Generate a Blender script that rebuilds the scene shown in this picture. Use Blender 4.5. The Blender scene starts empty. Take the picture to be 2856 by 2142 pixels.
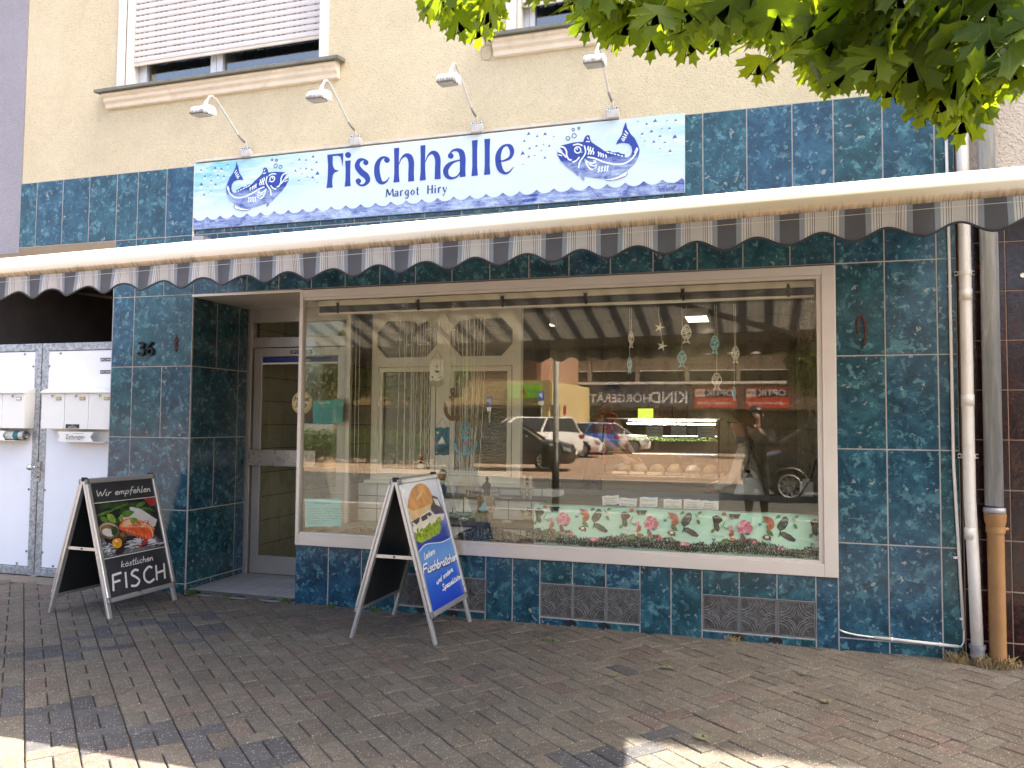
import bpy, bmesh, math, random
from mathutils import Vector, Matrix
R = math.radians
rng = random.Random(36)
scene = bpy.context.scene
COL = scene.collection

# ---------------------------------------------------------------- camera, sky, sun, exposure
cam_d = bpy.data.cameras.new('camera'); cam = bpy.data.objects.new('camera', cam_d); COL.objects.link(cam)
yaw, pitch, roll = 0.29788, 0.04906, 0.00848
FP = (3.44596, -5.49212, 1.42412)
fwd = Vector((-math.sin(yaw) * math.cos(pitch), math.cos(yaw) * math.cos(pitch), math.sin(pitch)))
rgt = Vector((math.cos(yaw), math.sin(yaw), 0)); upv = rgt.cross(fwd)
r2 = rgt * math.cos(roll) + upv * math.sin(roll); u2 = -rgt * math.sin(roll) + upv * math.cos(roll)
cam.matrix_world = Matrix(((r2.x, u2.x, -fwd.x, FP[0]), (r2.y, u2.y, -fwd.y, FP[1]), (r2.z, u2.z, -fwd.z, FP[2]), (0, 0, 0, 1)))
cam_d.sensor_fit = 'HORIZONTAL'; cam_d.sensor_width = 36.0; cam_d.lens = 2200.5 / 2856 * 36
cam_d.clip_start = 0.05; cam_d.clip_end = 2000
scene.camera = cam

SUNV = Vector((0.70, 0.13, 1.0)).normalized()
elev = math.asin(SUNV.z); azim = math.atan2(SUNV.x, SUNV.y)
world = bpy.data.worlds.new('World'); scene.world = world; world.use_nodes = True
wn = world.node_tree; wn.nodes.clear()
sky = wn.nodes.new('ShaderNodeTexSky'); sky.sky_type = 'NISHITA'; sky.sun_disc = False
sky.sun_elevation = elev; sky.sun_rotation = azim
sky.air_density = 0.7; sky.dust_density = 6.0; sky.ozone_density = 0.0
bg = wn.nodes.new('ShaderNodeBackground'); bg.inputs['Strength'].default_value = 0.15
wo = wn.nodes.new('ShaderNodeOutputWorld')
wn.links.new(sky.outputs[0], bg.inputs[0]); wn.links.new(bg.outputs[0], wo.inputs[0])
sun_d = bpy.data.lights.new('sun', 'SUN'); sun_d.energy = 5.0; sun_d.angle = R(0.5); sun_d.color = (1.0, 0.93, 0.82)
sun = bpy.data.objects.new('sun', sun_d); COL.objects.link(sun)
sun.rotation_euler = SUNV.to_track_quat('Z', 'Y').to_euler(); sun.location = (12, 3, 16)
vs = scene.view_settings
scene.display_settings.display_device = 'sRGB'
vs.view_transform = 'Standard'; vs.look = 'None'; vs.exposure = 2.58; vs.gamma = 1.0; vs.use_curve_mapping = False
scene.render.engine = 'CYCLES'
cy = scene.cycles
cy.max_bounces = 9; cy.diffuse_bounces = 4; cy.glossy_bounces = 4; cy.transmission_bounces = 4; cy.transparent_max_bounces = 16
cy.caustics_reflective = False; cy.caustics_refractive = False; cy.sample_clamp_indirect = 8.0
cy.use_denoising = True

# ---------------------------------------------------------------- helpers
ORG = {}                                   # world origin of every Empty made by thing()

def thing(name, label, cat, loc=(0, 0, 0), rot=0.0, group=None):
    o = bpy.data.objects.new(name, None); COL.objects.link(o)
    o.empty_display_size = 0.1; o.location = loc; o.rotation_euler = (0, 0, rot)
    o['label'] = label; o['category'] = cat
    if group: o['group'] = group
    ORG[o.name] = Vector(loc)
    return o

def tag(o, label, cat, group=None):
    o['label'] = label; o['category'] = cat
    if group: o['group'] = group
    return o

class MB:
    """collects simple solids and links them as ONE mesh object"""
    def __init__(s): s.v = []; s.f = []; s.m = []; s.col = None
    def add(s, vs, fs, mi=0):
        n = len(s.v); s.v.extend([tuple(p) for p in vs])
        for f in fs: s.f.append(tuple(i + n for i in f)); s.m.append(mi)
        return s
    def box(s, x0, x1, y0, y1, z0, z1, mi=0):
        if x0 > x1: x0, x1 = x1, x0
        if y0 > y1: y0, y1 = y1, y0
        if z0 > z1: z0, z1 = z1, z0
        return s.add([(x0, y0, z0), (x1, y0, z0), (x1, y1, z0), (x0, y1, z0), (x0, y0, z1), (x1, y0, z1), (x1, y1, z1), (x0, y1, z1)],
                     [(0, 3, 2, 1), (4, 5, 6, 7), (0, 1, 5, 4), (1, 2, 6, 5), (2, 3, 7, 6), (3, 0, 4, 7)], mi)
    def bar(s, p0, p1, w, h, up=(0, 0, 1), mi=0):
        p0 = Vector(p0); p1 = Vector(p1); d = (p1 - p0).normalized(); u = Vector(up)
        a = d.cross(u); a = a.normalized() if a.length > 1e-6 else Vector((1, 0, 0)); b = a.cross(d).normalized()
        a = a * w / 2; b = b * h / 2
        vs = [p0 - a - b, p0 + a - b, p0 + a + b, p0 - a + b, p1 - a - b, p1 + a - b, p1 + a + b, p1 - a + b]
        return s.add(vs, [(0, 1, 2, 3), (4, 7, 6, 5), (0, 4, 5, 1), (1, 5, 6, 2), (2, 6, 7, 3), (3, 7, 4, 0)], mi)
    def tube(s, pts, r, n=8, mi=0, caps=True):
        pts = [Vector(p) for p in pts]; rs = r if isinstance(r, (list, tuple)) else [r] * len(pts)
        base = len(s.v); ref = None
        for i, p in enumerate(pts):
            d = (pts[min(i + 1, len(pts) - 1)] - pts[max(i - 1, 0)]).normalized()
            if ref is None: ref = d.orthogonal().normalized()
            ref = (ref - d * ref.dot(d)).normalized(); b = d.cross(ref)
            for k in range(n):
                t = 2 * math.pi * k / n; s.v.append(tuple(p + (ref * math.cos(t) + b * math.sin(t)) * rs[i]))
        for i in range(len(pts) - 1):
            for k in range(n):
                a = base + i * n + k; c = base + i * n + (k + 1) % n
                s.f.append((a, c, c + n, a + n)); s.m.append(mi)
        if caps:
            s.f.append(tuple(base + k for k in reversed(range(n)))); s.m.append(mi)
            e = base + (len(pts) - 1) * n; s.f.append(tuple(e + k for k in range(n))); s.m.append(mi)
        return s
    def cyl(s, p0, p1, r, r1=None, n=16, mi=0): return s.tube([p0, p1], [r, r if r1 is None else r1], n, mi)
    def lathe(s, prof, c=(0, 0, 0), n=16, mi=0, sx=1, sy=1):
        base = len(s.v); c = Vector(c)
        for r, z in prof:
            for k in range(n):
                t = 2 * math.pi * k / n; s.v.append((c.x + r * sx * math.cos(t), c.y + r * sy * math.sin(t), c.z + z))
        for i in range(len(prof) - 1):
            for k in range(n):
                a = base + i * n + k; b = base + i * n + (k + 1) % n
                s.f.append((a, b, b + n, a + n)); s.m.append(mi)
        s.f.append(tuple(base + k for k in reversed(range(n)))); s.m.append(mi)
        e = base + (len(prof) - 1) * n; s.f.append(tuple(e + k for k in range(n))); s.m.append(mi)
        return s
    def ball(s, c, r, n=12, mi=0, sx=1, sy=1, sz=1):
        h = max(4, n // 2); pr = [(max(1e-4, r * math.sin(math.pi * i / h)), -r * sz * math.cos(math.pi * i / h)) for i in range(h + 1)]
        return s.lathe(pr, c, n, mi, sx, sy)
    def prism(s, poly, fn, c0, c1, mi=0):
        """extrude a 2-D outline; fn(a, b, c) -> xyz"""
        area = sum(poly[i][0] * poly[(i + 1) % len(poly)][1] - poly[(i + 1) % len(poly)][0] * poly[i][1] for i in range(len(poly)))
        if area < 0: poly = poly[::-1]
        n = len(poly); vs = [fn(a, b, c0) for a, b in poly] + [fn(a, b, c1) for a, b in poly]
        fs = [tuple(range(n)), tuple(reversed(range(n, 2 * n)))] + [(i, i + n, (i + 1) % n + n, (i + 1) % n) for i in range(n)]
        return s.add(vs, fs, mi)
    def ribbon(s, pts, w, fn, c0, c1, mi=0, sub=5, closed=False):
        """a pen stroke through pts (a, b[, width]) with rounded path, extruded from c0 to c1"""
        P = [(p[0], p[1], (p[2] if len(p) > 2 else w)) for p in pts]
        out = []
        n = len(P)
        segs = n if closed else n - 1
        g = lambda i: P[i % n] if closed else P[max(0, min(n - 1, i))]
        for i in range(segs):
            p0, p1, p2, p3 = g(i - 1), g(i), g(i + 1), g(i + 2)
            k = sub if n > 2 else 1
            for j in range(k):
                t = j / k
                out.append(tuple(0.5 * ((2 * b) + (c - a) * t + (2 * a - 5 * b + 4 * c - d) * t * t + (3 * b - a - 3 * c + d) * t ** 3)
                                 for a, b, c, d in zip(p0, p1, p2, p3)))
        if not closed: out.append(P[-1])
        m = len(out); L = []; Rr = []
        for i, (a, b, ww) in enumerate(out):
            if closed: q0, q1 = out[i - 1], out[(i + 1) % m]
            else: q0, q1 = out[max(0, i - 1)], out[min(m - 1, i + 1)]
            dx, dy = q1[0] - q0[0], q1[1] - q0[1]; l = math.hypot(dx, dy) or 1; nx, ny = -dy / l, dx / l
            h = max(ww, 1e-5) / 2
            L.append((a + nx * h, b + ny * h)); Rr.append((a - nx * h, b - ny * h))
        vs = []
        for i in range(m): vs += [fn(*L[i], c0), fn(*Rr[i], c0), fn(*L[i], c1), fn(*Rr[i], c1)]
        fs = []
        for i in range(m if closed else m - 1):
            a = 4 * i; b = 4 * ((i + 1) % m)
            fs += [(a, a + 1, b + 1, b), (a + 2, b + 2, b + 3, a + 3), (a, b, b + 2, a + 2), (a + 1, a + 3, b + 3, b + 1)]
        if not closed:
            e = 4 * (m - 1); fs += [(0, 2, 3, 1), (e, e + 1, e + 3, e + 2)]
        return s.add(vs, fs, mi)
    def mesh(s, name, mats, off=Vector((0, 0, 0)), smooth=False):
        me = bpy.data.meshes.new(name)
        me.from_pydata([(x - off.x, y - off.y, z - off.z) for x, y, z in s.v], [], s.f)
        for m in (mats if isinstance(mats, (list, tuple)) else [mats]): me.materials.append(m)
        me.polygons.foreach_set('material_index', s.m)
        if smooth: me.polygons.foreach_set('use_smooth', [True] * len(s.f))
        if s.col:
            at = me.color_attributes.new('tint', 'FLOAT_COLOR', 'CORNER')
            dat = []
            for f, c in zip(s.f, s.col): dat += list(c) * len(f)
            at.data.foreach_set('color', dat)
        me.update(); return me
    def build(s, name, mats, parent=None, smooth=False, bev=0, local=False, at=None, kind=None, auto=False):
        """verts are world coordinates unless local (then they are in the parent's frame)"""
        po = ORG.get(parent.name, Vector((0, 0, 0))) if parent is not None else Vector((0, 0, 0))
        if local: off = Vector((0, 0, 0)); wat = Vector(at) if at is not None else po
        else: off = wat = Vector(at) if at is not None else po
        me = s.mesh(name, mats, off, smooth or auto)
        if auto: me.set_sharp_from_angle(angle=R(38))
        o = bpy.data.objects.new(name, me); COL.objects.link(o)
        if parent is not None: o.parent = parent
        o.location = wat - po; ORG[o.name] = wat
        if bev:
            md = o.modifiers.new('bevel', 'BEVEL'); md.width = bev; md.segments = 2; md.limit_method = 'ANGLE'; md.angle_limit = R(40)
        if kind: o['kind'] = kind
        return o

def clone(o, parent, loc, name=None, rot=None, scale=None):
    c = o.copy(); COL.objects.link(c); c.parent = parent; c.location = loc
    if rot is not None: c.rotation_euler = rot
    if scale is not None: c.scale = scale
    return c

def dup(root, loc, rot=None, label=None):
    r = root.copy(); COL.objects.link(r); r.location = loc
    if rot is not None: r.rotation_euler = (0, 0, rot)
    if label: r['label'] = label
    for ch in list(root.children):
        c = ch.copy(); COL.objects.link(c); c.parent = r
        for g in list(ch.children):
            d = g.copy(); COL.objects.link(d); d.parent = c
    return r

FX = lambda y0: (lambda a, b, c: (a, y0 + c, b))          # facade-plane mapping: a = x, b = z, c = depth

# ---------------------------------------------------------------- materials
class NT:
    def __init__(s, name):
        s.mat = bpy.data.materials.new(name); s.mat.use_nodes = True; s.t = s.mat.node_tree
        s.t.nodes.clear(); s.out = s.t.nodes.new('ShaderNodeOutputMaterial'); s._co = {}
    def n(s, typ, **kw):
        x = s.t.nodes.new(typ)
        for k, v in kw.items(): setattr(x, k, v)
        return x
    def set(s, sock, val):
        if hasattr(val, 'is_output') or isinstance(val, bpy.types.NodeSocket): s.t.links.new(val, sock)
        elif isinstance(val, (tuple, list)) and len(val) == 3 and sock.type == 'RGBA': sock.default_value = (*val, 1)
        else: sock.default_value = val
    def co(s, which='Object'):
        if which not in s._co: s._co[which] = s.n('ShaderNodeTexCoord').outputs[which] if which != 'Position' else s.n('ShaderNodeNewGeometry').outputs['Position']
        return s._co[which]
    def rnd(s): return s.n('ShaderNodeObjectInfo').outputs['Random']
    def vadd(s, a, b):
        x = s.n('ShaderNodeVectorMath', operation='ADD'); s.set(x.inputs[0], a); s.set(x.inputs[1], b); return x.outputs[0]
    def vmul(s, a, b):
        x = s.n('ShaderNodeVectorMath', operation='MULTIPLY'); s.set(x.inputs[0], a); s.set(x.inputs[1], b); return x.outputs[0]
    def noise(s, scale, detail=4, rough=0.55, dist=0.0, co=None, out='Fac'):
        x = s.n('ShaderNodeTexNoise'); s.set(x.inputs['Vector'], co if co is not None else s.co())
        x.inputs['Scale'].default_value = scale; x.inputs['Detail'].default_value = detail
        x.inputs['Roughness'].default_value = rough; x.inputs['Distortion'].default_value = dist
        return x.outputs[out]
    def vor(s, scale, co=None, out='Distance', feature='F1'):
        x = s.n('ShaderNodeTexVoronoi', feature=feature); s.set(x.inputs['Vector'], co if co is not None else s.co()); x.inputs['Scale'].default_value = scale
        return x.outputs[out]
    def math(s, op, a, b=0.5, c=None, clamp=False):
        x = s.n('ShaderNodeMath', operation=op, use_clamp=clamp); s.set(x.inputs[0], a); s.set(x.inputs[1], b)
        if c is not None: s.set(x.inputs[2], c)
        return x.outputs[0]
    def sep(s, v):
        x = s.n('ShaderNodeSeparateXYZ'); s.set(x.inputs[0], v); return x.outputs
    def comb(s, x=0.0, y=0.0, z=0.0):
        c = s.n('ShaderNodeCombineXYZ'); s.set(c.inputs[0], x); s.set(c.inputs[1], y); s.set(c.inputs[2], z); return c.outputs[0]
    def ramp(s, fac, stops, interp='LINEAR'):
        x = s.n('ShaderNodeValToRGB'); s.set(x.inputs[0], fac); e = x.color_ramp.elements; x.color_ramp.interpolation = interp
        while len(e) > 1: e.remove(e[-1])
        for i, (p, c) in enumerate(stops):
            q = e[0] if i == 0 else e.new(p)
            q.position = p; q.color = (*c, 1) if isinstance(c, (tuple, list)) else (c, c, c, 1)
        return x.outputs[0]
    def mix(s, fac, a, b, mode='MIX'):
        x = s.n('ShaderNodeMix', data_type='RGBA', blend_type=mode); s.set(x.inputs[0], fac); s.set(x.inputs[6], a); s.set(x.inputs[7], b); return x.outputs[2]
    def bump(s, h, strength=0.3, dist=0.01, nrm=None):
        x = s.n('ShaderNodeBump'); s.set(x.inputs['Height'], h); x.inputs['Strength'].default_value = strength; x.inputs['Distance'].default_value = dist
        if nrm is not None: s.set(x.inputs['Normal'], nrm)
        return x.outputs[0]
    def pbsdf(s, col, rough=0.5, metal=0.0, normal=None, spec=0.5, coat=0.0, emit=None, estr=0.0, alpha=None):
        x = s.n('ShaderNodeBsdfPrincipled'); s.set(x.inputs['Base Color'], col); s.set(x.inputs['Roughness'], rough); s.set(x.inputs['Metallic'], metal)
        x.inputs['Specular IOR Level'].default_value = spec
        if coat: x.inputs['Coat Weight'].default_value = coat; x.inputs['Coat Roughness'].default_value = 0.08
        if normal is not None: s.set(x.inputs['Normal'], normal)
        if emit is not None: s.set(x.inputs['Emission Color'], emit); x.inputs['Emission Strength'].default_value = estr
        if alpha is not None: s.set(x.inputs['Alpha'], alpha)
        return x.outputs[0]
    def done(s, sh): s.t.links.new(sh, s.out.inputs[0]); return s.mat

MATS = {}
def mat(name, col, rough=0.5, metal=0.0, var=0.12, vs=6.0, bump=0.0, bs=80.0, spec=0.5, coat=0.0, dirt=0.0, dcol=(0.12, 0.1, 0.07), ds=3.0, emit=0.0):
    if name in MATS: return MATS[name]
    t = NT(name)
    c = col
    if var:
        f = t.noise(vs, 5)
        c = t.mix(1.0, col, t.ramp(f, [(0.25, 1 - var), (0.75, 1 + var)]), 'MULTIPLY')
    if dirt:
        f = t.ramp(t.noise(ds, 8, 0.65, 0.4), [(0.52, 0.0), (0.75, 1.0)]); c = t.mix(t.math('MULTIPLY', f, dirt), c, dcol)
    nm = t.bump(t.noise(bs, 4), bump, 0.004) if bump else None
    rr = t.ramp(t.noise(vs * 2.3, 4), [(0.3, max(0, rough - 0.07)), (0.7, min(1, rough + 0.07))]) if var else rough
    MATS[name] = t.done(t.pbsdf(c, rr, metal, nm, spec, coat, col if emit else None, emit))
    return MATS[name]

def stucco(name, col, bs=150.0, strength=0.55, var=0.1):
    t = NT(name); p = t.co('Position')
    g = t.noise(bs, 3, 0.6, 0.2, p); big = t.noise(1.3, 5, 0.6, 0.3, p); mid = t.noise(14, 4, 0.6, 0.0, p)
    c = t.mix(1.0, col, t.ramp(big, [(0.3, (1 - var, 1 - var * 1.05, 1 - var * 1.25)), (0.7, (1 + var * .35,) * 3)]), 'MULTIPLY')
    c = t.mix(1.0, c, t.ramp(mid, [(0.3, 0.955), (0.7, 1.03)]), 'MULTIPLY')
    c = t.mix(1.0, c, t.ramp(g, [(0.32, 0.80), (0.48, 1.0)]), 'MULTIPLY')
    h = t.math('ADD', t.ramp(g, [(0.3, 0.0), (0.6, 1.0)]), t.math('MULTIPLY', mid, 0.5))
    return t.done(t.pbsdf(c, 0.9, 0, t.bump(h, strength, 0.006), 0.2))

def tile_mat(name, deep, mid, lite, patch, fleck, rough=0.14):
    t = NT(name); r = t.rnd()
    off = t.comb(t.math('MULTIPLY', r, 37.0), t.math('MULTIPLY', r, 91.0), t.math('MULTIPLY', r, 53.0))
    co = t.vadd(t.co(), off)
    a = t.noise(7.5, 9, 0.68, 0.6, co)
    c = t.ramp(a, [(0.30, deep), (0.5, mid), (0.68, lite)])
    hue = t.ramp(t.math('FRACT', t.math('MULTIPLY', r, 7.31)), [(0.0, (0.9, 1.05, 0.94)), (0.5, (1, 1, 1)), (1.0, (0.95, 0.93, 1.22))])
    c = t.mix(1.0, c, hue, 'MULTIPLY')
    dk = t.ramp(t.noise(30, 5, 0.7, 0.8, co), [(0.54, 0.0), (0.64, 1.0)]); c = t.mix(t.math('MULTIPLY', dk, 0.7), c, deep)
    wob = t.vmul(t.vadd(t.noise(26, 4, 0.6, 0.0, co, 'Color'), (-.5, -.5, -.5)), (.05, .05, .05)); cw = t.vadd(co, wob)
    b = t.ramp(t.noise(9, 7, 0.66, 0.5, t.vadd(cw, (11.3, 4.1, 7.7))), [(0.56, 0.0), (0.63, 1.0)])
    c = t.mix(t.math('MULTIPLY', b, 0.45), c, patch)
    b2 = t.ramp(t.noise(21, 5, 0.6, 0.4, t.vadd(cw, (1.3, 14.1, 2.7))), [(0.585, 0.0), (0.62, 1.0)])
    c = t.mix(t.math('MULTIPLY', b2, 0.6), c, patch)
    e = t.ramp(t.noise(24, 3, 0.5, 0.3, t.vadd(cw, (3.3, 24.1, 17.7))), [(0.665, 0.0), (0.685, 1.0)])
    c = t.mix(t.math('MULTIPLY', e, 0.62), c, fleck)
    w = t.noise(46, 4, 0.6, 0.9, co)
    nm = t.bump(w, 0.16, 0.005)
    nm = t.bump(t.noise(6, 2, 0.5, 0, co), 0.12, 0.02, nm)
    return t.done(t.pbsdf(c, rough, 0, nm, 0.5))

M_tile = tile_mat('petrol_tile_glaze', (0.007, 0.028, 0.038), (0.016, 0.064, 0.088), (0.034, 0.122, 0.150), (0.115, 0.27, 0.30), (0.36, 0.37, 0.32))
M_redtile = tile_mat('oxblood_tile_glaze', (0.006, 0.003, 0.004), (0.014, 0.005, 0.006), (0.035, 0.009, 0.008), (0.05, 0.012, 0.01), (0.03, 0.012, 0.012), 0.10)
M_grout = mat('cement_grout', (0.42, 0.38, 0.34), 0.9, 0, 0.2, 20)
M_redgrout = mat('brown_grout', (0.34, 0.22, 0.16), 0.9)
M_yellow = stucco('cream_stucco', (0.71, 0.62, 0.425), 110.0, 0.75)
M_grey = stucco('lilac_grey_stucco', (0.34, 0.33, 0.37), 120, 0.5)
M_beige = stucco('pale_roughcast', (0.66, 0.58, 0.50), 60, 0.9)
M_render = mat('white_plaster_surround', (0.72, 0.68, 0.62), 0.85, 0, 0.08, 4, 0.35, 60, dirt=0.35, dcol=(0.36, 0.31, 0.25), ds=6)
M_sill = mat('cast_stone_sill', (0.76, 0.68, 0.55), 0.85, 0, 0.10, 5, 0.4, 50, dirt=0.3, dcol=(0.33, 0.26, 0.19), ds=9)
M_slate = mat('slate_sill_cap', (0.17, 0.17, 0.14), 0.8, 0, 0.2, 12, 0.4, 40)
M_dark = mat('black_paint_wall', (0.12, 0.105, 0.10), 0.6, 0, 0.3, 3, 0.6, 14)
M_alu = mat('anodised_aluminium', (0.66, 0.60, 0.53), 0.38, 0.35, 0.05, 3)
M_alud = mat('dark_aluminium', (0.42, 0.40, 0.38), 0.35, 0.5, 0.08, 3)
M_white = mat('white_enamel', (0.80, 0.79, 0.77), 0.35, 0, 0.04, 3)
M_cream = mat('cream_lacquer', (0.74, 0.70, 0.60), 0.4, 0, 0.05, 3)
M_panel = mat('white_sheet_panel', (0.78, 0.79, 0.82), 0.5, 0, 0.05, 1.5, dirt=0.12, dcol=(0.5, 0.45, 0.36), ds=2)
M_pvcw = mat('white_pvc', (0.80, 0.74, 0.66), 0.45, 0, 0.06, 4, dirt=0.35, dcol=(0.5, 0.43, 0.33), ds=12)
M_clay = mat('ochre_standpipe', (0.30, 0.155, 0.055), 0.55, 0, 0.15, 6, 0.2, 60, dirt=0.3, dcol=(0.12, 0.06, 0.03), ds=14)
M_black = mat('black_plastic', (0.012, 0.012, 0.013), 0.45, 0, 0.1)
M_rubber = mat('dark_rubber', (0.02, 0.02, 0.02), 0.8)
M_chrome = mat('bright_metal', (0.72, 0.72, 0.73), 0.18, 1.0, 0.0)
M_boardal = mat('satin_snap_frame', (0.58, 0.56, 0.54), 0.33, 0.7, 0.06, 4)
M_boardbk = mat('black_board_back', (0.018, 0.019, 0.019), 0.35, 0, 0.2, 3)
M_iron = mat('wrought_iron', (0.018, 0.014, 0.013), 0.6, 0.4, 0.3, 40, 0.5, 120)
M_rust = mat('rusty_iron', (0.075, 0.028, 0.018), 0.8, 0.2, 0.3, 40, 0.5, 120)
M_paper = mat('white_paper', (0.82, 0.81, 0.78), 0.8, 0, 0.03)
M_ink = mat('black_ink', (0.012, 0.012, 0.015), 0.6, 0, 0)
M_greyink = mat('grey_ink', (0.16, 0.17, 0.18), 0.6, 0, 0)
M_turqpaper = mat('turquoise_paper', (0.22, 0.56, 0.55), 0.75, 0, 0.03)
M_bluepaper = mat('cyan_paper', (0.05, 0.42, 0.47), 0.75, 0, 0.03)

def galv():
    t = NT('galvanised_steel'); v = t.vor(55, t.co('Position'), 'Color'); s_ = t.sep(v)
    c = t.ramp(s_[0], [(0, (0.24, 0.25, 0.26)), (1, (0.50, 0.52, 0.53))])
    c = t.mix(t.ramp(t.noise(5, 6, .6, .3, t.co('Position')), [(.5, 0.0), (.75, .55)]), c, (0.22, 0.21, 0.19))
    return t.done(t.pbsdf(c, 0.45, 0.55, None, 0.5))
M_galv = galv()
def zinc():
    t = NT('weathered_zinc'); p = t.co('Position'); pv = t.vmul(p, (30, 30, 2.5))
    f = t.noise(1.0, 6, 0.6, 0.8, pv); c = t.ramp(f, [(0.35, (0.34, 0.36, 0.37)), (0.55, (0.48, 0.50, 0.51)), (0.72, (0.66, 0.66, 0.63))])
    return t.done(t.pbsdf(c, 0.4, 0.4, t.bump(t.noise(18, 3, .5, 0, p), 0.15, 0.01), 0.5))
M_zinc = zinc()
M_zincd = mat('grey_zinc_collar', (0.30, 0.30, 0.32), 0.5, 0.5, 0.1)

def glass(name, tint=(0.90, 0.92, 0.84), fac=0.11, ripple=0.0, rough=0.0, rscale=(4, 4, 90)):
    t = NT(name)
    tr = t.n('ShaderNodeBsdfTransparent'); tr.inputs[0].default_value = (*tint, 1)
    gl = t.n('ShaderNodeBsdfGlossy'); gl.inputs['Roughness'].default_value = rough; gl.inputs['Color'].default_value = (1.0, 0.97, 0.90, 1)
    ge = t.n('ShaderNodeNewGeometry'); dp = t.n('ShaderNodeVectorMath', operation='DOT_PRODUCT'); t.set(dp.inputs[0], ge.outputs['Normal']); t.set(dp.inputs[1], ge.outputs['Incoming'])
    cs = t.math('ABSOLUTE', dp.outputs['Value'])                  # Schlick reflectance, the same on both faces of the sheet
    f0 = 0.04 + fac
    frs = t.math('ADD', t.math('MULTIPLY', t.math('POWER', t.math('SUBTRACT', 1.0, cs, clamp=True), 5.0), 1.0 - f0), f0, clamp=True)
    if ripple:
        nm = t.bump(t.noise(1.0, 3, 0.6, 0.6, t.vmul(t.co('Position'), rscale)), ripple, 0.004); t.set(gl.inputs['Normal'], nm)
    f = frs
    mx = t.n('ShaderNodeMixShader'); t.set(mx.inputs[0], f); t.t.links.new(tr.outputs[0], mx.inputs[1]); t.t.links.new(gl.outputs[0], mx.inputs[2])
    return t.done(mx.outputs[0])
M_glass = glass('shop_window_glass', (0.985, 0.985, 0.94), 0.018)
M_glassd = glass('door_glass', (0.97, 0.975, 0.92), 0.02)
M_glassu = glass('upstairs_window_glass', (0.55, 0.58, 0.60), 0.16)
M_glasso = glass('rippled_ornament_glass', (0.55, 0.53, 0.38), 0.10, 0.9)
M_glassc = glass('counter_glass', (0.95, 0.96, 0.95), 0.03)

def two(name, base, a, b):
    return base

def font_mesh(txt, size, align='CENTER', shear=0.0, bold=0.0, space=1.0):
    """flat outline of the built-in font as (verts, faces) in a 2-D plane"""
    cu = bpy.data.curves.new('lettering', 'FONT'); cu.body = txt; cu.size = size; cu.align_x = align; cu.shear = shear
    cu.offset = bold; cu.space_character = space; cu.resolution_u = 3; cu.fill_mode = 'FRONT'
    ob = bpy.data.objects.new('lettering', cu); COL.objects.link(ob)
    me = bpy.data.meshes.new_from_object(ob)
    vs = [tuple(v.co) for v in me.vertices]; fs = [tuple(p.vertices) for p in me.polygons]
    bpy.data.objects.remove(ob); bpy.data.curves.remove(cu); bpy.data.meshes.remove(me)
    return vs, fs
def put_text(mb, txt, size, fn, c, mi=0, **kw):
    vs, fs = font_mesh(txt, size, **kw); mb.add([fn(x, y, c) for x, y, _ in vs], fs, mi)

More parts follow.
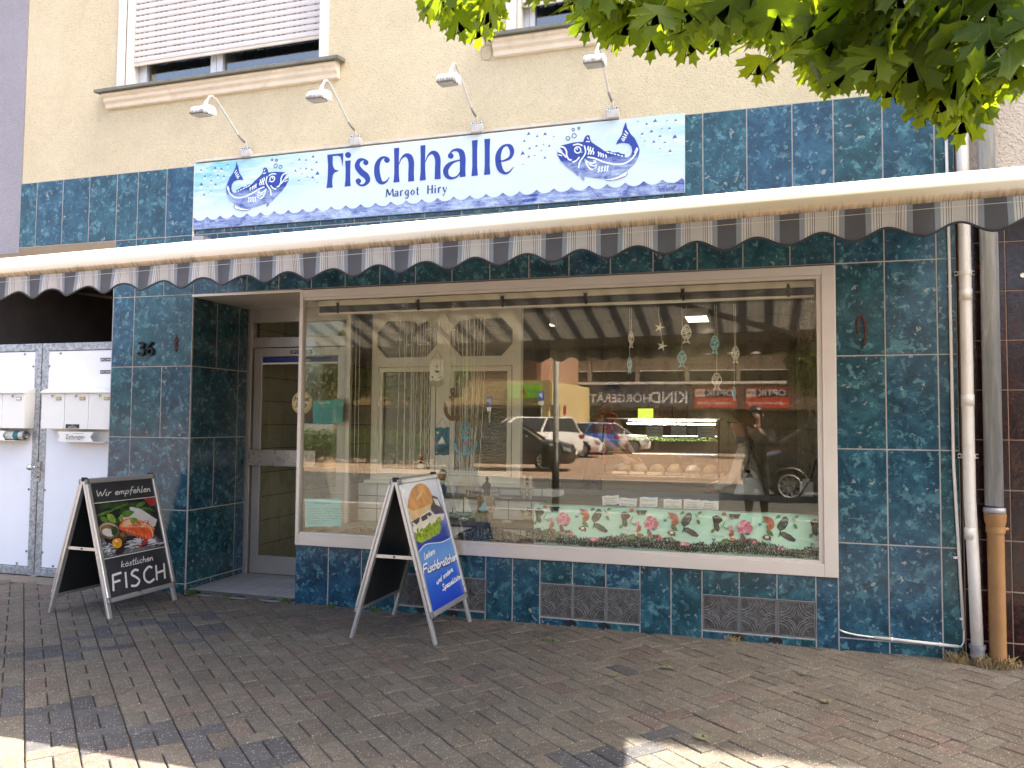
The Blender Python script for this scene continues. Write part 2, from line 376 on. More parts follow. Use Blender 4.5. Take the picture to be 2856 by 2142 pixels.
# single-stroke pen alphabet: x-height .5, cap height 1
PEN = {
 'W': (.85, [[(0, .95), (.2, .03), (.38, .7), (.55, .03), (.85, 1.02)]]),
 'i': (.2, [[(.05, .5), (.03, .12), (.1, 0), (.2, .08)], [(.09, .74), (.1, .70)]]),
 'r': (.28, [[(0, .5), (.03, 0)], [(.03, .3), (.12, .48), (.27, .47)]]),
 'e': (.36, [[(.02, .26), (.3, .3), (.25, .48), (.12, .5), (.01, .26), (.1, .02), (.24, .02), (.36, .12)]]),
 'm': (.55, [[(0, .5), (.02, 0)], [(.02, .3), (.14, .5), (.22, .4), (.22, 0)], [(.22, .3), (.36, .5), (.44, .4), (.44, .06), (.54, .03)]]),
 'n': (.36, [[(0, .5), (.02, 0)], [(.02, .3), (.15, .5), (.25, .4), (.25, .06), (.36, .03)]]),
 'p': (.38, [[(.04, .5), (0, -.42)], [(.03, .35), (.18, .5), (.33, .3), (.2, .03), (.02, .08)]]),
 'f': (.3, [[(.34, .92), (.24, 1.0), (.15, .85), (.08, -.3)], [(-.03, .48), (.28, .52)]]),
 'h': (.36, [[(.05, 1.0), (0, 0)], [(.02, .3), (.16, .5), (.26, .4), (.25, .06), (.36, .03)]]),
 'l': (.18, [[(.07, 1.0), (.03, .1), (.1, 0), (.18, .05)]]),
 'k': (.36, [[(.05, 1.0), (0, 0)], [(.3, .5), (.04, .26), (.33, 0)]]),
 'o': (.38, [[(.18, .5), (.02, .3), (.1, .02), (.28, .06), (.33, .32), (.18, .5), (.3, .46)]]),
 's': (.3, [[(.28, .44), (.14, .5), (.06, .38), (.22, .2), (.18, .02), (.0, .04)]]),
 't': (.26, [[(.12, .9), (.07, .12), (.13, 0), (.25, .06)], [(-.05, .6), (.26, .62)]]),
 'c': (.32, [[(.28, .44), (.16, .5), (.02, .28), (.1, .02), (.3, .08)]]),
 'a': (.38, [[(.3, .45), (.16, .5), (.02, .25), (.12, .02), (.27, .2), (.31, .48), (.29, .08), (.38, .04)]]),
 'u': (.38, [[(.02, .5), (.02, .1), (.12, .0), (.26, .15), (.28, .5), (.28, .08), (.38, .03)]]),
 'd': (.4, [[(.27, .45), (.14, .5), (.01, .25), (.1, .02), (.26, .2), (.33, 1.0), (.28, .08), (.38, .03)]]),
 'b': (.36, [[(.06, 1.0), (.01, .1), (.14, 0), (.3, .22), (.2, .48), (.04, .34)]]),
 'z': (.32, [[(.02, .48), (.28, .48), (.0, .02), (.3, .03)]]),
 'g': (.36, [[(.28, .45), (.14, .5), (.02, .26), (.12, .04), (.26, .2), (.29, .48), (.26, -.3), (.1, -.4), (.0, -.26)]]),
 'F': (.56, [[(.08, 1.0), (.02, 0)], [(.06, .97), (.56, 1.02)], [(.05, .52), (.45, .56)]]),
 'I': (.2, [[(.1, 1.0), (.06, 0)]]),
 'S': (.6, [[(.52, .92), (.3, 1.0), (.1, .78), (.34, .52), (.5, .26), (.3, .0), (.0, .06)]]),
 'C': (.66, [[(.62, .88), (.42, 1.0), (.12, .7), (.1, .25), (.34, -.01), (.66, .14)]]),
 'H': (.62, [[(.08, 1.0), (.02, 0)], [(.58, 1.02), (.52, -.02)], [(.05, .48), (.56, .54)]]),
 'L': (.4, [[(.12, 1.0), (.03, .05), (.4, .04)]]),
 ' ': (.26, []),
}
PEN['ö'] = (PEN['o'][0], PEN['o'][1] + [[(.1, .74), (.11, .69)], [(.25, .76), (.26, .71)]])
PEN['ä'] = (PEN['a'][0], PEN['a'][1] + [[(.1, .74), (.11, .69)], [(.25, .76), (.26, .71)]])
def pen_width(txt, size, gap=.06): return sum(PEN[c][0] + gap for c in txt) * size
def pen(mb, txt, x, y, size, w, fn, c0, c1, mi=0, slant=0.12, rise=0.0, gap=.06, arc=0.0, sx=1.0):
    cx = x; tot = pen_width(txt, size, gap) * sx
    for ch in txt:
        wd, strokes = PEN[ch]
        dy = rise * (cx - x) + arc * (1 - ((cx - x) / tot * 2 - 1) ** 2) * tot
        for s_ in strokes:
            mb.ribbon([(cx + (a + b * slant) * size * sx, y + dy + b * size) for a, b in s_], w, fn, c0, c1, mi, sub=4)
        cx += (wd + gap) * size * sx
# ---------------------------------------------------------------- ground
gm = MB(); gm.add([(-400, -400, -0.16), (400, -400, -0.16), (400, 400, -0.16), (-400, 400, -0.16)], [(0, 1, 2, 3)])
M_earth = mat('far_asphalt', (0.07, 0.068, 0.065), 0.9, 0, 0.2, 0.4)
gm.build('ground', M_earth, kind='structure')
M_asph = mat('road_asphalt', (0.055, 0.053, 0.052), 0.9, 0, 0.25, 3, 0.4, 120)
MB().box(-60, 60, -14.5, -7.15, -0.3, -0.12).build('road', M_asph, kind='structure')
M_plaza = mat('reddish_parking_paving', (0.26, 0.17, 0.115), 0.9, 0, 0.2, 1.2, 0.3, 60)
pz = MB(); pz.box(-60, 60, -36, -14.62, -0.3, -0.02); pz.build('parking_ground', M_plaza, kind='structure')
M_kerb = mat('granite_kerb', (0.30, 0.28, 0.26), 0.85, 0, 0.2, 8, 0.3, 60)
MB().box(-60, 60, -7.15, -7.0, -0.3, 0.004).build('kerb', M_kerb, kind='structure', bev=0.015)
MB().box(-60, 60, -14.62, -14.5, -0.3, -0.005).build('kerb', M_kerb, kind='structure', bev=0.015)
for i, y in enumerate((-22.5,)):
    lm = MB()
    for k in range(12): lm.box(-22 + k * 2.6, -21.9 + k * 2.6, y - 2.3, y + 2.3, -0.0200001, -0.016)
    lm.build('parking_marking', mat('worn_road_paint', (0.42, 0.38, 0.34), 0.8), kind='structure')

# pavement: sand bed plus one object per paver
M_bed = mat('joint_sand', (0.045, 0.037, 0.028), 0.95, 0, 0.35, 30, 0.3, 90)
pavement = MB().box(-60, 60, -7.0, 0.02, -0.3, -0.012).build('pavement', M_bed, kind='structure')
ORG['pavement'] = Vector((0, 0, 0)); pavement.location = (0, 0, 0)

def paver_mat(name, attr):
    t = NT(name)
    if attr:
        a = t.n('ShaderNodeAttribute'); a.attribute_name = 'tint'; c0 = a.outputs['Color']
    else: c0 = t.n('ShaderNodeObjectInfo').outputs['Color']
    p = t.co('Position')
    g = t.noise(170, 3, 0.7, 0.2, p); m_ = t.noise(22, 5, 0.65, 0.3, p); b = t.noise(2.2, 4, 0.6, 0.2, p)
    c = t.mix(1.0, c0, t.ramp(g, [(0.3, 0.55), (0.5, 1.0), (0.7, 1.3)]), 'MULTIPLY')
    c = t.mix(1.0, c, t.ramp(m_, [(0.3, 0.78), (0.7, 1.12)]), 'MULTIPLY')
    c = t.mix(1.0, c, t.ramp(b, [(0.3, 0.84), (0.7, 1.12)]), 'MULTIPLY')
    vv = t.vor(95, p); cc = t.sep(t.vor(95, p, 'Color'))
    sp = t.math('MULTIPLY', t.math('LESS_THAN', vv, 0.24), t.math('GREATER_THAN', cc[0], 0.66))
    c = t.mix(t.math('MULTIPLY', sp, 0.85), c, (0.52, 0.46, 0.38))
    h = t.math('ADD', t.math('MULTIPLY', g, 0.8), t.math('MULTIPLY', m_, 1.3))
    return t.done(t.pbsdf(c, 0.86, 0, t.bump(h, 0.75, 0.006), 0.3))
M_pav = paver_mat('granite_chip_concrete_paver', False); M_pavs = paver_mat('granite_chip_concrete_paver_far', True)
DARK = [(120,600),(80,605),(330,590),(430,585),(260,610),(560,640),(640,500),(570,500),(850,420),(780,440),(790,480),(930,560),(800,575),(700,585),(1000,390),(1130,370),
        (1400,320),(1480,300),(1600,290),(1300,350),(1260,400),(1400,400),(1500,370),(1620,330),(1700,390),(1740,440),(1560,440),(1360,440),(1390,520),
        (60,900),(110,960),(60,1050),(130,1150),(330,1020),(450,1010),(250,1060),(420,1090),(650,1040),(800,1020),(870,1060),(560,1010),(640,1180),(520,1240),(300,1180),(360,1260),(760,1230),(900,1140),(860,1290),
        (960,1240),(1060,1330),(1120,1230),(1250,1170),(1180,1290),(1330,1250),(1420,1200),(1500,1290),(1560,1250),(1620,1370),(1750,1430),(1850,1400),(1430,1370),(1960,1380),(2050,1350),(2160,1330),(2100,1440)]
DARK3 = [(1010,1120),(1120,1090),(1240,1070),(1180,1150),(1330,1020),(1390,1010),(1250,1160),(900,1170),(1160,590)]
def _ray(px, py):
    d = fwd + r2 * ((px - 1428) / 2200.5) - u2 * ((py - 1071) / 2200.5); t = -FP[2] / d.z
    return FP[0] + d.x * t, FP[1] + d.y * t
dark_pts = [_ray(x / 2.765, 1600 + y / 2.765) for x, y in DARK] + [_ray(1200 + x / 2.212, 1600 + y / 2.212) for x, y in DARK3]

ang = R(-41.2); ca, sa = math.cos(ang), math.sin(ang)          # laying direction measured on the joints
def paver_mesh(name, lx, ly):
    m = MB(); h = 0.0; b = 0.0035; g = 0.003
    x, y = lx / 2 - g, ly / 2 - g
    m.add([(-x, -y, -0.03), (x, -y, -0.03), (x, y, -0.03), (-x, y, -0.03), (-x, -y, h - b), (x, -y, h - b), (x, y, h - b), (-x, y, h - b),
           (-x + b, -y + b, h), (x - b, -y + b, h), (x - b, y - b, h), (-x + b, y - b, h)],
          [(0, 1, 5, 4), (1, 2, 6, 5), (2, 3, 7, 6), (3, 0, 4, 7), (4, 5, 9, 8), (5, 6, 10, 9), (6, 7, 11, 10), (7, 4, 8, 11), (8, 9, 10, 11)])
    return m
pm_a = paver_mesh('a', 0.2, 0.1); pm_b = paver_mesh('b', 0.1, 0.2)
me_a = pm_a.mesh('paver', M_pav); me_b = pm_b.mesh('paver', M_pav)
cands = []
for i in range(-60, 50):                                         # column i: 0.2 m wide strip along the laying direction
    w0 = -0.61 + 0.2 * i
    off = [0.0, 0.17, 0.08, 0.24][i % 4] + rng.uniform(-.01, .01)
    for j in range(-45, 45):
        s0 = j * 0.3 + off
        for kind, su, sv in (('x', 0.05, 0.0), ('l', 0.2, -0.05), ('l', 0.2, 0.05)):
            u = s0 + su; v = w0 + 0.1 + sv
            # axis along = (ca, sa); across = (-sa, ca) (v measured on the normal n = (0.659, 0.752))
            x = ca * u - sa * v; y = sa * u + ca * v
            if -7.0 < y < (0.07 if x > -1.9 else -.12) and not (-1.06 < x < .0 and y > -.015) and -6.5 < x < 8.5: cands.append((x, y, kind))
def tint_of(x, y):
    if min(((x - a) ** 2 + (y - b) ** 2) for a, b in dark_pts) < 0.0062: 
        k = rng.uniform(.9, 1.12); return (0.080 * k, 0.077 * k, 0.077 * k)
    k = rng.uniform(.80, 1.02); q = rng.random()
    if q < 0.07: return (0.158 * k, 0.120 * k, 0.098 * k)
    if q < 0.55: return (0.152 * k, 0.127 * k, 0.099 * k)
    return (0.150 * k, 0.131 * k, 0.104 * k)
def vis(x, y):
    d = Vector((x, y, 0)) - Vector(FP); z = d.dot(fwd)
    if z < 0.2: return None
    return 1428 + 2200.5 * d.dot(r2) / z, 1071 - 2200.5 * d.dot(u2) / z, z
scored = []
for c in cands:
    q = vis(c[0], c[1])
    inside = q is not None and -60 < q[0] < 2916 and q[1] < 2200
    scored.append((q[2] if inside else 99 + abs(c[1]), c))
scored.sort(key=lambda a: a[0])
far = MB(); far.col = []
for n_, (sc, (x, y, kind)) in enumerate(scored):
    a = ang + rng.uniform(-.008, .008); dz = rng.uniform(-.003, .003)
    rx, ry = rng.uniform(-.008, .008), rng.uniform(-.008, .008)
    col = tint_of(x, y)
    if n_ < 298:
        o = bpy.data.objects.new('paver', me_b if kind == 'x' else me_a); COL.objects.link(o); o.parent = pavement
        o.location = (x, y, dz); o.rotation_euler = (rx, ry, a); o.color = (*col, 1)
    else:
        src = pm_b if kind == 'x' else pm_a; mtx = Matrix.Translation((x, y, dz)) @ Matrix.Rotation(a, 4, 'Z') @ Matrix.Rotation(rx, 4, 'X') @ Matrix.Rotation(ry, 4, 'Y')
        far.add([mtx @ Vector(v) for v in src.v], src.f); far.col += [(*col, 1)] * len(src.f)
far.build('paver', M_pavs, pavement, kind='stuff')
# ---------------------------------------------------------------- the shop building
shop = thing('shop_building', 'cream rendered building with petrol blue tiled shop front and big display window', 'building', (0, 0, 0))
def holed(mb, x0, x1, z0, z1, yf, yb, holes, mi=0, axis='y'):
    xs = sorted({x0, x1, *[h[0] for h in holes], *[h[1] for h in holes]}); zs = sorted({z0, z1, *[h[2] for h in holes], *[h[3] for h in holes]})
    P = (lambda a, c, b: (a, c, b)) if axis == 'y' else (lambda a, c, b: (c, a, b))
    for i in range(len(xs) - 1):
        for j in range(len(zs) - 1):
            cx, cz = (xs[i] + xs[i + 1]) / 2, (zs[j] + zs[j + 1]) / 2
            if any(h[0] < cx < h[1] and h[2] < cz < h[3] for h in holes): continue
            a, b, c, d = xs[i], xs[i + 1], zs[j], zs[j + 1]
            mb.add([P(a, yf, c), P(b, yf, c), P(b, yf, d), P(a, yf, d)], [(0, 1, 2, 3)], mi)
            mb.add([P(a, yb, c), P(b, yb, c), P(b, yb, d), P(a, yb, d)], [(3, 2, 1, 0)], mi)
    for h in [(x0, x1, z0, z1)] + list(holes):
        a, b, c, d = h
        mb.add([P(a, yf, c), P(a, yb, c), P(a, yb, d), P(a, yf, d)], [(0, 1, 2, 3)], mi)
        mb.add([P(b, yf, c), P(b, yb, c), P(b, yb, d), P(b, yf, d)], [(3, 2, 1, 0)], mi)
        mb.add([P(a, yf, d), P(b, yf, d), P(b, yb, d), P(a, yb, d)], [(3, 2, 1, 0)], mi)
        mb.add([P(a, yf, c), P(b, yf, c), P(b, yb, c), P(a, yb, c)], [(0, 1, 2, 3)], mi)
    return mb
UW = [(-1.83, 0.11, 4.33, 5.75), (1.77, 2.38, 4.33, 5.75)]
UW2 = [(a, b, c + 2.9, d + 2.9) for a, b, c, d in UW]
w = MB(); holed(w, -2.95, 4.66, 3.572, 10.4, 0.004, 0.30, UW + UW2); w.build('wall', M_yellow, shop)
b = MB(); b.box(-2.95, -1.875, .0032, .30, 2.977, 3.572); b.box(-1.875, 4.66, .0032, .30, 2.478, 3.572)
b.box(-1.874, -1.0432, 0.0032, 0.30, -0.1, 2.478); b.box(-1.85, -1.0432, 0.301, 0.90, -0.1, 3.4)
b.box(0.0, .85, 0.0032, 0.035, -0.1, 0.453)
for a_, c_ in ((1.57, 1.98), (2.69, 3.105), (3.82, 3.955)): b.box(a_, c_, 0.0032, 0.035, -0.1, 0.453)
for a_, c_ in ((.85, 1.57), (1.98, 2.69), (3.105, 3.82)): b.box(a_, c_, 0.0032, 0.035, .285, 0.453); b.box(a_, c_, 0.0032, 0.035, -.1, .049)
b.box(0.0, 0.035, 0.036, 0.8, -0.1, 0.453); b.box(3.955, 4.66, 0.0032, 0.30, -0.1, 2.478)
b.build('tile_bed', M_grout, shop)
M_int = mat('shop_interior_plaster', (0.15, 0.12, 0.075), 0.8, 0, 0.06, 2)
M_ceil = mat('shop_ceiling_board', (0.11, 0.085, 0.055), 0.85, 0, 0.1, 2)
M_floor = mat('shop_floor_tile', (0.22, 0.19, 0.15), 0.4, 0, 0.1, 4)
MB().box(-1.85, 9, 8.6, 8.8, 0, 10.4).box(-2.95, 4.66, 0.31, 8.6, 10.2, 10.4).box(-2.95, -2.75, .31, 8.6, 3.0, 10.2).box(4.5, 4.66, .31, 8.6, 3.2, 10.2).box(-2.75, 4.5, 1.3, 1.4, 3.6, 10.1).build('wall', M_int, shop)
rf = MB(); rf.prism([(-0.5, 10.4), (4.4, 13.6), (9.3, 10.4), (9.3, 10.55), (4.4, 13.85), (-0.5, 10.55)], lambda a, b_, c: (c, a, b_), -14, 26)
rf.build('roof', mat('clay_roof', (0.25, 0.09, 0.06), 0.85, 0, 0.2, 8), shop)
# room
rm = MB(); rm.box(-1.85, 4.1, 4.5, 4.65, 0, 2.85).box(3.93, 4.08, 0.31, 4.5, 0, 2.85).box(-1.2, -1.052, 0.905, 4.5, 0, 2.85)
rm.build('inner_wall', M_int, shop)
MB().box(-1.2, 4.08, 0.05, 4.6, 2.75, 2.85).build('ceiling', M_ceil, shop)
MB().box(-1.2, 4.08, 0.81, 4.6, -0.1, 0.02).build('floor', M_floor, shop)
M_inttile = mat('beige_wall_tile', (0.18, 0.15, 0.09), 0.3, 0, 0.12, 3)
def tile_grid(mb, fn, a0, a1, b0, b1, da, db, t=0.006, g=0.004):
    na = max(1, round((a1 - a0) / da)); nb = max(1, round((b1 - b0) / db)); da = (a1 - a0) / na; db = (b1 - b0) / nb
    for i in range(na):
        for j in range(nb): mb.add([fn(a0 + i * da + g, b0 + j * db + g, 0), fn(a0 + (i + 1) * da - g, b0 + j * db + g, 0), fn(a0 + (i + 1) * da - g, b0 + (j + 1) * db - g, 0), fn(a0 + i * da + g, b0 + (j + 1) * db - g, 0),
                                   fn(a0 + i * da + g, b0 + j * db + g, t), fn(a0 + (i + 1) * da - g, b0 + j * db + g, t), fn(a0 + (i + 1) * da - g, b0 + (j + 1) * db - g, t), fn(a0 + i * da + g, b0 + (j + 1) * db - g, t)],
                                  [(4, 5, 6, 7), (0, 1, 5, 4), (1, 2, 6, 5), (2, 3, 7, 6), (3, 0, 4, 7)])
    return mb
tg = MB(); tile_grid(tg, lambda a, b_, c: (a, 4.499 - c, b_), 1.6, 3.92, 0.02, 2.75, 0.2, 0.2); tile_grid(tg, lambda a, b_, c: (3.929 - c, a, b_), 0.35, 4.49, 0.02, 2.75, 0.2, 0.2)
tg.build('inner_wall_tile', M_inttile, shop, kind='stuff')
tg = MB(); tile_grid(tg, lambda a, b_, c: (-1.051 + c, a, b_), 0.95, 4.49, 0.02, 2.75, 0.2, 0.22); tg.build('inner_wall_tile', mat('brightened_entrance_tile', (.55, .49, .36), .3, 0, .06, 3), shop, kind='stuff')  # same wall tile in a lighter colour, so the dim entrance looks better lit

# glazed tiles, one object each
def tile(x0, x1, z0, z1, m=M_tile, parent=shop, plane='y', c0=0.012, c1=0.0, g=0.0042, name='tile'):
    cx, cz = (x0 + x1) / 2, (z0 + z1) / 2; hx, hz = (x1 - x0) / 2 - g / 1, (z1 - z0) / 2 - g; b_ = 0.002
    f = c1; d = (c0 - c1); s = 1 if d > 0 else -1
    V = [(-hx, d, -hz), (hx, d, -hz), (hx, d, hz), (-hx, d, hz), (-hx, b_ * s, -hz), (hx, b_ * s, -hz), (hx, b_ * s, hz), (-hx, b_ * s, hz),
         (-hx + b_, 0, -hz + b_), (hx - b_, 0, -hz + b_), (hx - b_, 0, hz - b_), (-hx + b_, 0, hz - b_)]
    F = [(0, 1, 5, 4), (1, 2, 6, 5), (2, 3, 7, 6), (3, 0, 4, 7), (4, 5, 9, 8), (5, 6, 10, 9), (6, 7, 11, 10), (7, 4, 8, 11), (8, 9, 10, 11)]
    jx, jz = rng.uniform(-.0022, .0022), rng.uniform(-.0022, .0022)         # hand-set: never quite flush
    V = [(a, y + a * jx + c * jz, c) for a, y, c in V]
    mb = MB()
    if plane == 'y': mb.add(V, F); at = (cx, f, cz)
    else: mb.add([(y, a, c) for a, y, c in V], [tuple(reversed(q)) for q in F] if s < 0 else F); at = (f, cx, cz)
    o = mb.build(name, m, parent, local=True, at=at)
    return o
ROW = [0.0, 0.075, 0.675, 1.275, 1.875, 2.478]
def cols(xs, z0, z1, **k):
    for a, c in zip(xs, xs[1:]): tile(a, c, z0, z1, **k)
cols([-2.99, -2.77, -2.47, -2.17, -1.87, -1.645, -1.345, -1.05, -.75, -.45, -.15, .15, .45, .75, 1.05, 1.35, 1.65, 1.95, 2.25, 2.55, 2.85, 3.12, 3.41, 3.70, 3.955, 4.25, 4.55, 4.66], 2.98, 3.572)
cols([-1.87, -1.645, -1.345, -1.045, -.82, -.52, -.22, .08, .38, .68, .98, 1.28, 1.58, 1.88, 2.18, 2.48, 2.78, 3.08, 3.38, 3.68, 3.955, 4.25, 4.55, 4.66], 2.478, 2.98)
for i in range(5):
    xs = [-1.87, -1.645, -1.34, -1.04] if i not in (2, 4) else [-1.87, -1.645, -1.04]
    cols(xs, ROW[i] if i else -.02, ROW[i + 1])
    cols([3.955, 4.25, 4.55, 4.66], ROW[i] if i else -.02, ROW[i + 1])
    ys = [0.013, .32, .63, .765] if i in (0, 2, 4) else [0.013, .63, .765]
    cols(ys, ROW[i] if i else -.02, ROW[i + 1], plane='x', c0=-1.052, c1=-1.04)
GB = [0.85, 1.09, 1.33, 1.57, 1.775, 1.98, 2.217, 2.454, 2.69, 2.90, 3.105, 3.345, 3.582, 3.82, 3.955]
cols([-0.012, 0.28, 0.565, 0.85], -.02, .453)
for i in range(14):
    a, c = GB[i], GB[i + 1]
    if i in (0, 1, 2, 5, 6, 7, 10, 11, 12):
        tile(a, c, .285, .453)
    else: tile(a, c, -.02, .453)
for a, c in ((.85, 1.57), (1.98, 2.69), (3.105, 3.82)):
    for q in (a, a + (c - a) / 3, a + 2 * (c - a) / 3): tile(q, q + (c - a) / 3, -.02, .048)
# corner trims
MB().box(-1.043, -1.037, -0.002, 0.006, 0, 2.47).build('corner_trim', M_grout, shop)
# glass blocks
def gblock_mat():
    t = NT('glass_block'); p = t.co('Position')
    c = t.ramp(t.noise(16, 5, .65, .8, p), [(.3, (0.030, 0.030, 0.029)), (.5, (0.060, 0.059, 0.056)), (.7, (0.115, 0.113, 0.108))])
    return t.done(t.pbsdf(c, 0.10, 0, t.bump(t.noise(38, 4, .65, 1.2, p), 0.55, 0.008), 0.9))
M_gb = gblock_mat(); M_gbj = mat('grey_block_mortar', (0.26, 0.25, 0.24), 0.8)
M_gbr = mat('glass_block_rib', (.15, .147, .142), .08, 0, .5, 30, .4, 50, .9)
def glass_block(x0, x1, z0, z1):
    m = MB(); g = .006; cx, cz, hw, hh = (x0 + x1) / 2, (z0 + z1) / 2, (x1 - x0) / 2 - g, (z1 - z0) / 2 - g
    m.box(-hw, hw, 0.010, 0.05, -hh, hh)
    f = lambda a, b_, c: (a, .010 + c, b_)
    for k in (.34, .50):                                      # concave diamond pressed into the middle
        pts = []
        for c4 in range(4):
            a0 = c4 * math.pi / 2; tip = (math.cos(a0) * k, math.sin(a0) * k); nx_ = (math.cos(a0 + math.pi / 2) * k, math.sin(a0 + math.pi / 2) * k)
            pts += [tip, ((tip[0] + nx_[0]) * .34, (tip[1] + nx_[1]) * .34)]
        m.ribbon([(a * hw * 1.5, b_ * hh * 1.5) for a, b_ in pts], .0055, f, -.004, .004, 1, sub=3, closed=True)
    for sx in (-1, 1):                                        # quarter arcs round the four corners
        for sz in (-1, 1):
            for q in (.70, .86):
                m.ribbon([(sx * hw * (1 - q * math.cos(t * math.pi / 12)), sz * hh * (1 - q * math.sin(t * math.pi / 12))) for t in range(7)], .0055, f, -.004, .004, 1, sub=2)
    for a, c, e, h in ((-hw, hw, hh - .006, hh), (-hw, hw, -hh, -hh + .006)): m.box(a, c, .006, .0105, e, h, 1)
    for a, c in ((-hw, -hw + .006), (hw - .006, hw)): m.box(a, c, .0062, .0105, -hh + .006, hh - .006, 1)
    return m.build('glass_block', [M_gb, M_gbr], shop, local=True, at=(cx, 0, cz), auto=True)
for i in (0, 1, 2, 5, 6, 7, 10, 11, 12): glass_block(GB[i], GB[i + 1], .05, .285)
for a, c in ((.85, 1.57), (1.98, 2.69), (3.105, 3.82)):
    MB().box(a, c, .014, .05, .046, .287).build('block_mortar', M_gbj, shop)
    for k in (1, 2):
        x = a + (c - a) * k / 3 - .01
        m = MB(); m.ribbon([(x + .04 * math.cos(t * math.pi / 6), .012 + .03 * math.sin(t * math.pi / 6)) for t in range(7)], .008, FX(0), -.006, .004, sub=2)
        m.prism([(x + .036 * math.cos(t * math.pi / 6), .010 + .026 * math.sin(t * math.pi / 6)) for t in range(7)], FX(0), -.003, .004, 1)
        m.build('vent', [M_iron, M_black], shop)
# entrance: soffit, threshold tiles
MB().box(-1.045, -0.012, -0.012, 0.79, 2.452, 2.474).build('soffit', M_alu, shop, bev=.003)
MB().box(-1.039, -0.013, 0.01, 0.81, -0.05, 0.018).build('threshold', M_gbj, shop)
M_ftile = mat('pale_grey_floor_tile', (0.33, 0.33, 0.34), 0.35, 0, 0.08, 6)
for i in range(4):
    for j in range(3):
        x0 = -1.04 + i * .257; y0 = .012 + j * .262
        MB().box(-.125, .125, -.127, .127, -.006, .006).build('floor_tile', M_ftile, shop, local=True, at=(x0 + .128, y0 + .13, .0245), bev=.0015)
MB().box(-1.04, -0.012, -0.004, 0.012, 0.008, 0.032).build('threshold_edge', M_chrome, shop)

# display window
def frame_bars(mb, x0, x1, z0, z1, wl, wr, wb, wt, y0, y1):
    mb.box(x0, x0 + wl, y0, y1, z0, z1); mb.box(x1 - wr, x1, y0, y1, z0, z1)
    mb.box(x0 + wl, x1 - wr, y0, y1, z0, z0 + wb); mb.box(x0 + wl, x1 - wr, y0, y1, z1 - wt, z1); return mb
m = MB(); frame_bars(m, -0.006, 3.955, .453, 2.466, .030, .085, .085, .06, -.022, .03)
win = m.build('shop_window', M_alu, shop, bev=.003)
m = MB(); frame_bars(m, 0.0235, 3.87, .538, 2.406, .003, .03, .018, .022, -.010, .028); m.build('glazing_bead', M_alu, win, bev=.002)
MB().box(0.026, 3.845, .006, .012, .55, 2.39).build('pane', M_glass, win)
m = MB(); m.box(-.012, .014, .031, .80, .453, .53).box(-.012, .014, .031, .80, 2.40, 2.452).box(-.012, .026, .76, .80, .53, 2.40); sw = m.build('side_window', M_alu, shop, bev=.002)
MB().box(-.004, .002, .032, .76, .53, 2.40).build('pane', M_glassd, sw)
# door
DY = .80
m = MB(); m.box(-1.038, -1.0, DY - .03, DY + .03, .03, 2.452).box(-1.0, -.014, DY - .03, DY + .03, 2.33, 2.452).box(-1.0, -.014, DY - .02, DY + .03, 2.10, 2.19).box(-.03, -.014, DY - .03, DY + .03, .03, 2.33)
m.box(-.985, -.90, DY - .012, DY + .028, .035, 2.092).box(-.115, -.032, DY - .012, DY + .028, .035, 2.092).box(-.90, -.115, DY - .012, DY + .028, 2.015, 2.092).box(-.90, -.115, DY - .012, DY + .028, .035, .195)
door = m.build('door', M_alud, shop, bev=.003)
MB().box(-.90, -.115, DY, DY + .006, .195, 2.015).build('pane', M_glassd, door)
MB().box(-1.0, -.03, DY, DY + .006, 2.19, 2.33).build('pane', M_glassd, door)
MB().box(-1.0, -.30, DY - .055, DY - .03, 1.01, 1.16).build('push_bar', mat('brushed_steel', (0.46, 0.42, 0.38), .3, .6), door, bev=.006)
MB().box(-.90, -.115, DY - .004, DY - .001, 1.962, 2.007).build('blue_strip', mat('ultramarine_film', (0.012, 0.03, 0.20), .4), door)
MB().box(-.90, -.115, DY - .004, DY - .001, 1.943, 1.958).build('white_strip', M_white, door)
m = MB(); m.box(-.60, -.38, DY - .016, DY - .013, 2.035, 2.068); put_text(m, '20*C+M+B+20', .032, FX(DY - .0165), 0, 1)
for i in range(1): pass
m.v = m.v[:8] + [(x - .49, y, z + 2.041) for x, y, z in m.v[8:]]; m.build('blessing_sticker', [M_black, M_paper], door)
def disc(mb, cx, cz, r, y, d, mi=0, n=28, sx=1): return mb.prism([(cx + sx * r * math.cos(2 * math.pi * k / n), cz + r * math.sin(2 * math.pi * k / n)) for k in range(n)], FX(y), -d, 0, mi)
m = MB(); disc(m, -.48, 1.59, .106, DY, .001, 0); disc(m, -.48, 1.59, .098, DY - .001, .0006, 1); disc(m, -.485, 1.595, .084, DY - .0016, .0006, 2)
k0 = len(m.v); put_text(m, 'Heimat', .062, lambda a, b_, c: (a - .485, DY - .0026, b_ + 1.605), 0, 3, shear=.3, bold=.0015, space=.85); put_text(m, 'Shop', .066, lambda a, b_, c: (a - .49, DY - .0026, b_ + 1.548), 0, 3, shear=.3, bold=.0015, space=.9)
m.build('round_sticker', [mat('sticker_rim', (0.70, 0.52, 0.22), .5), mat('sticker_yellow', (0.76, 0.56, 0.22), .5), mat('sticker_cream', (0.86, 0.74, 0.48), .5), M_ink], door)
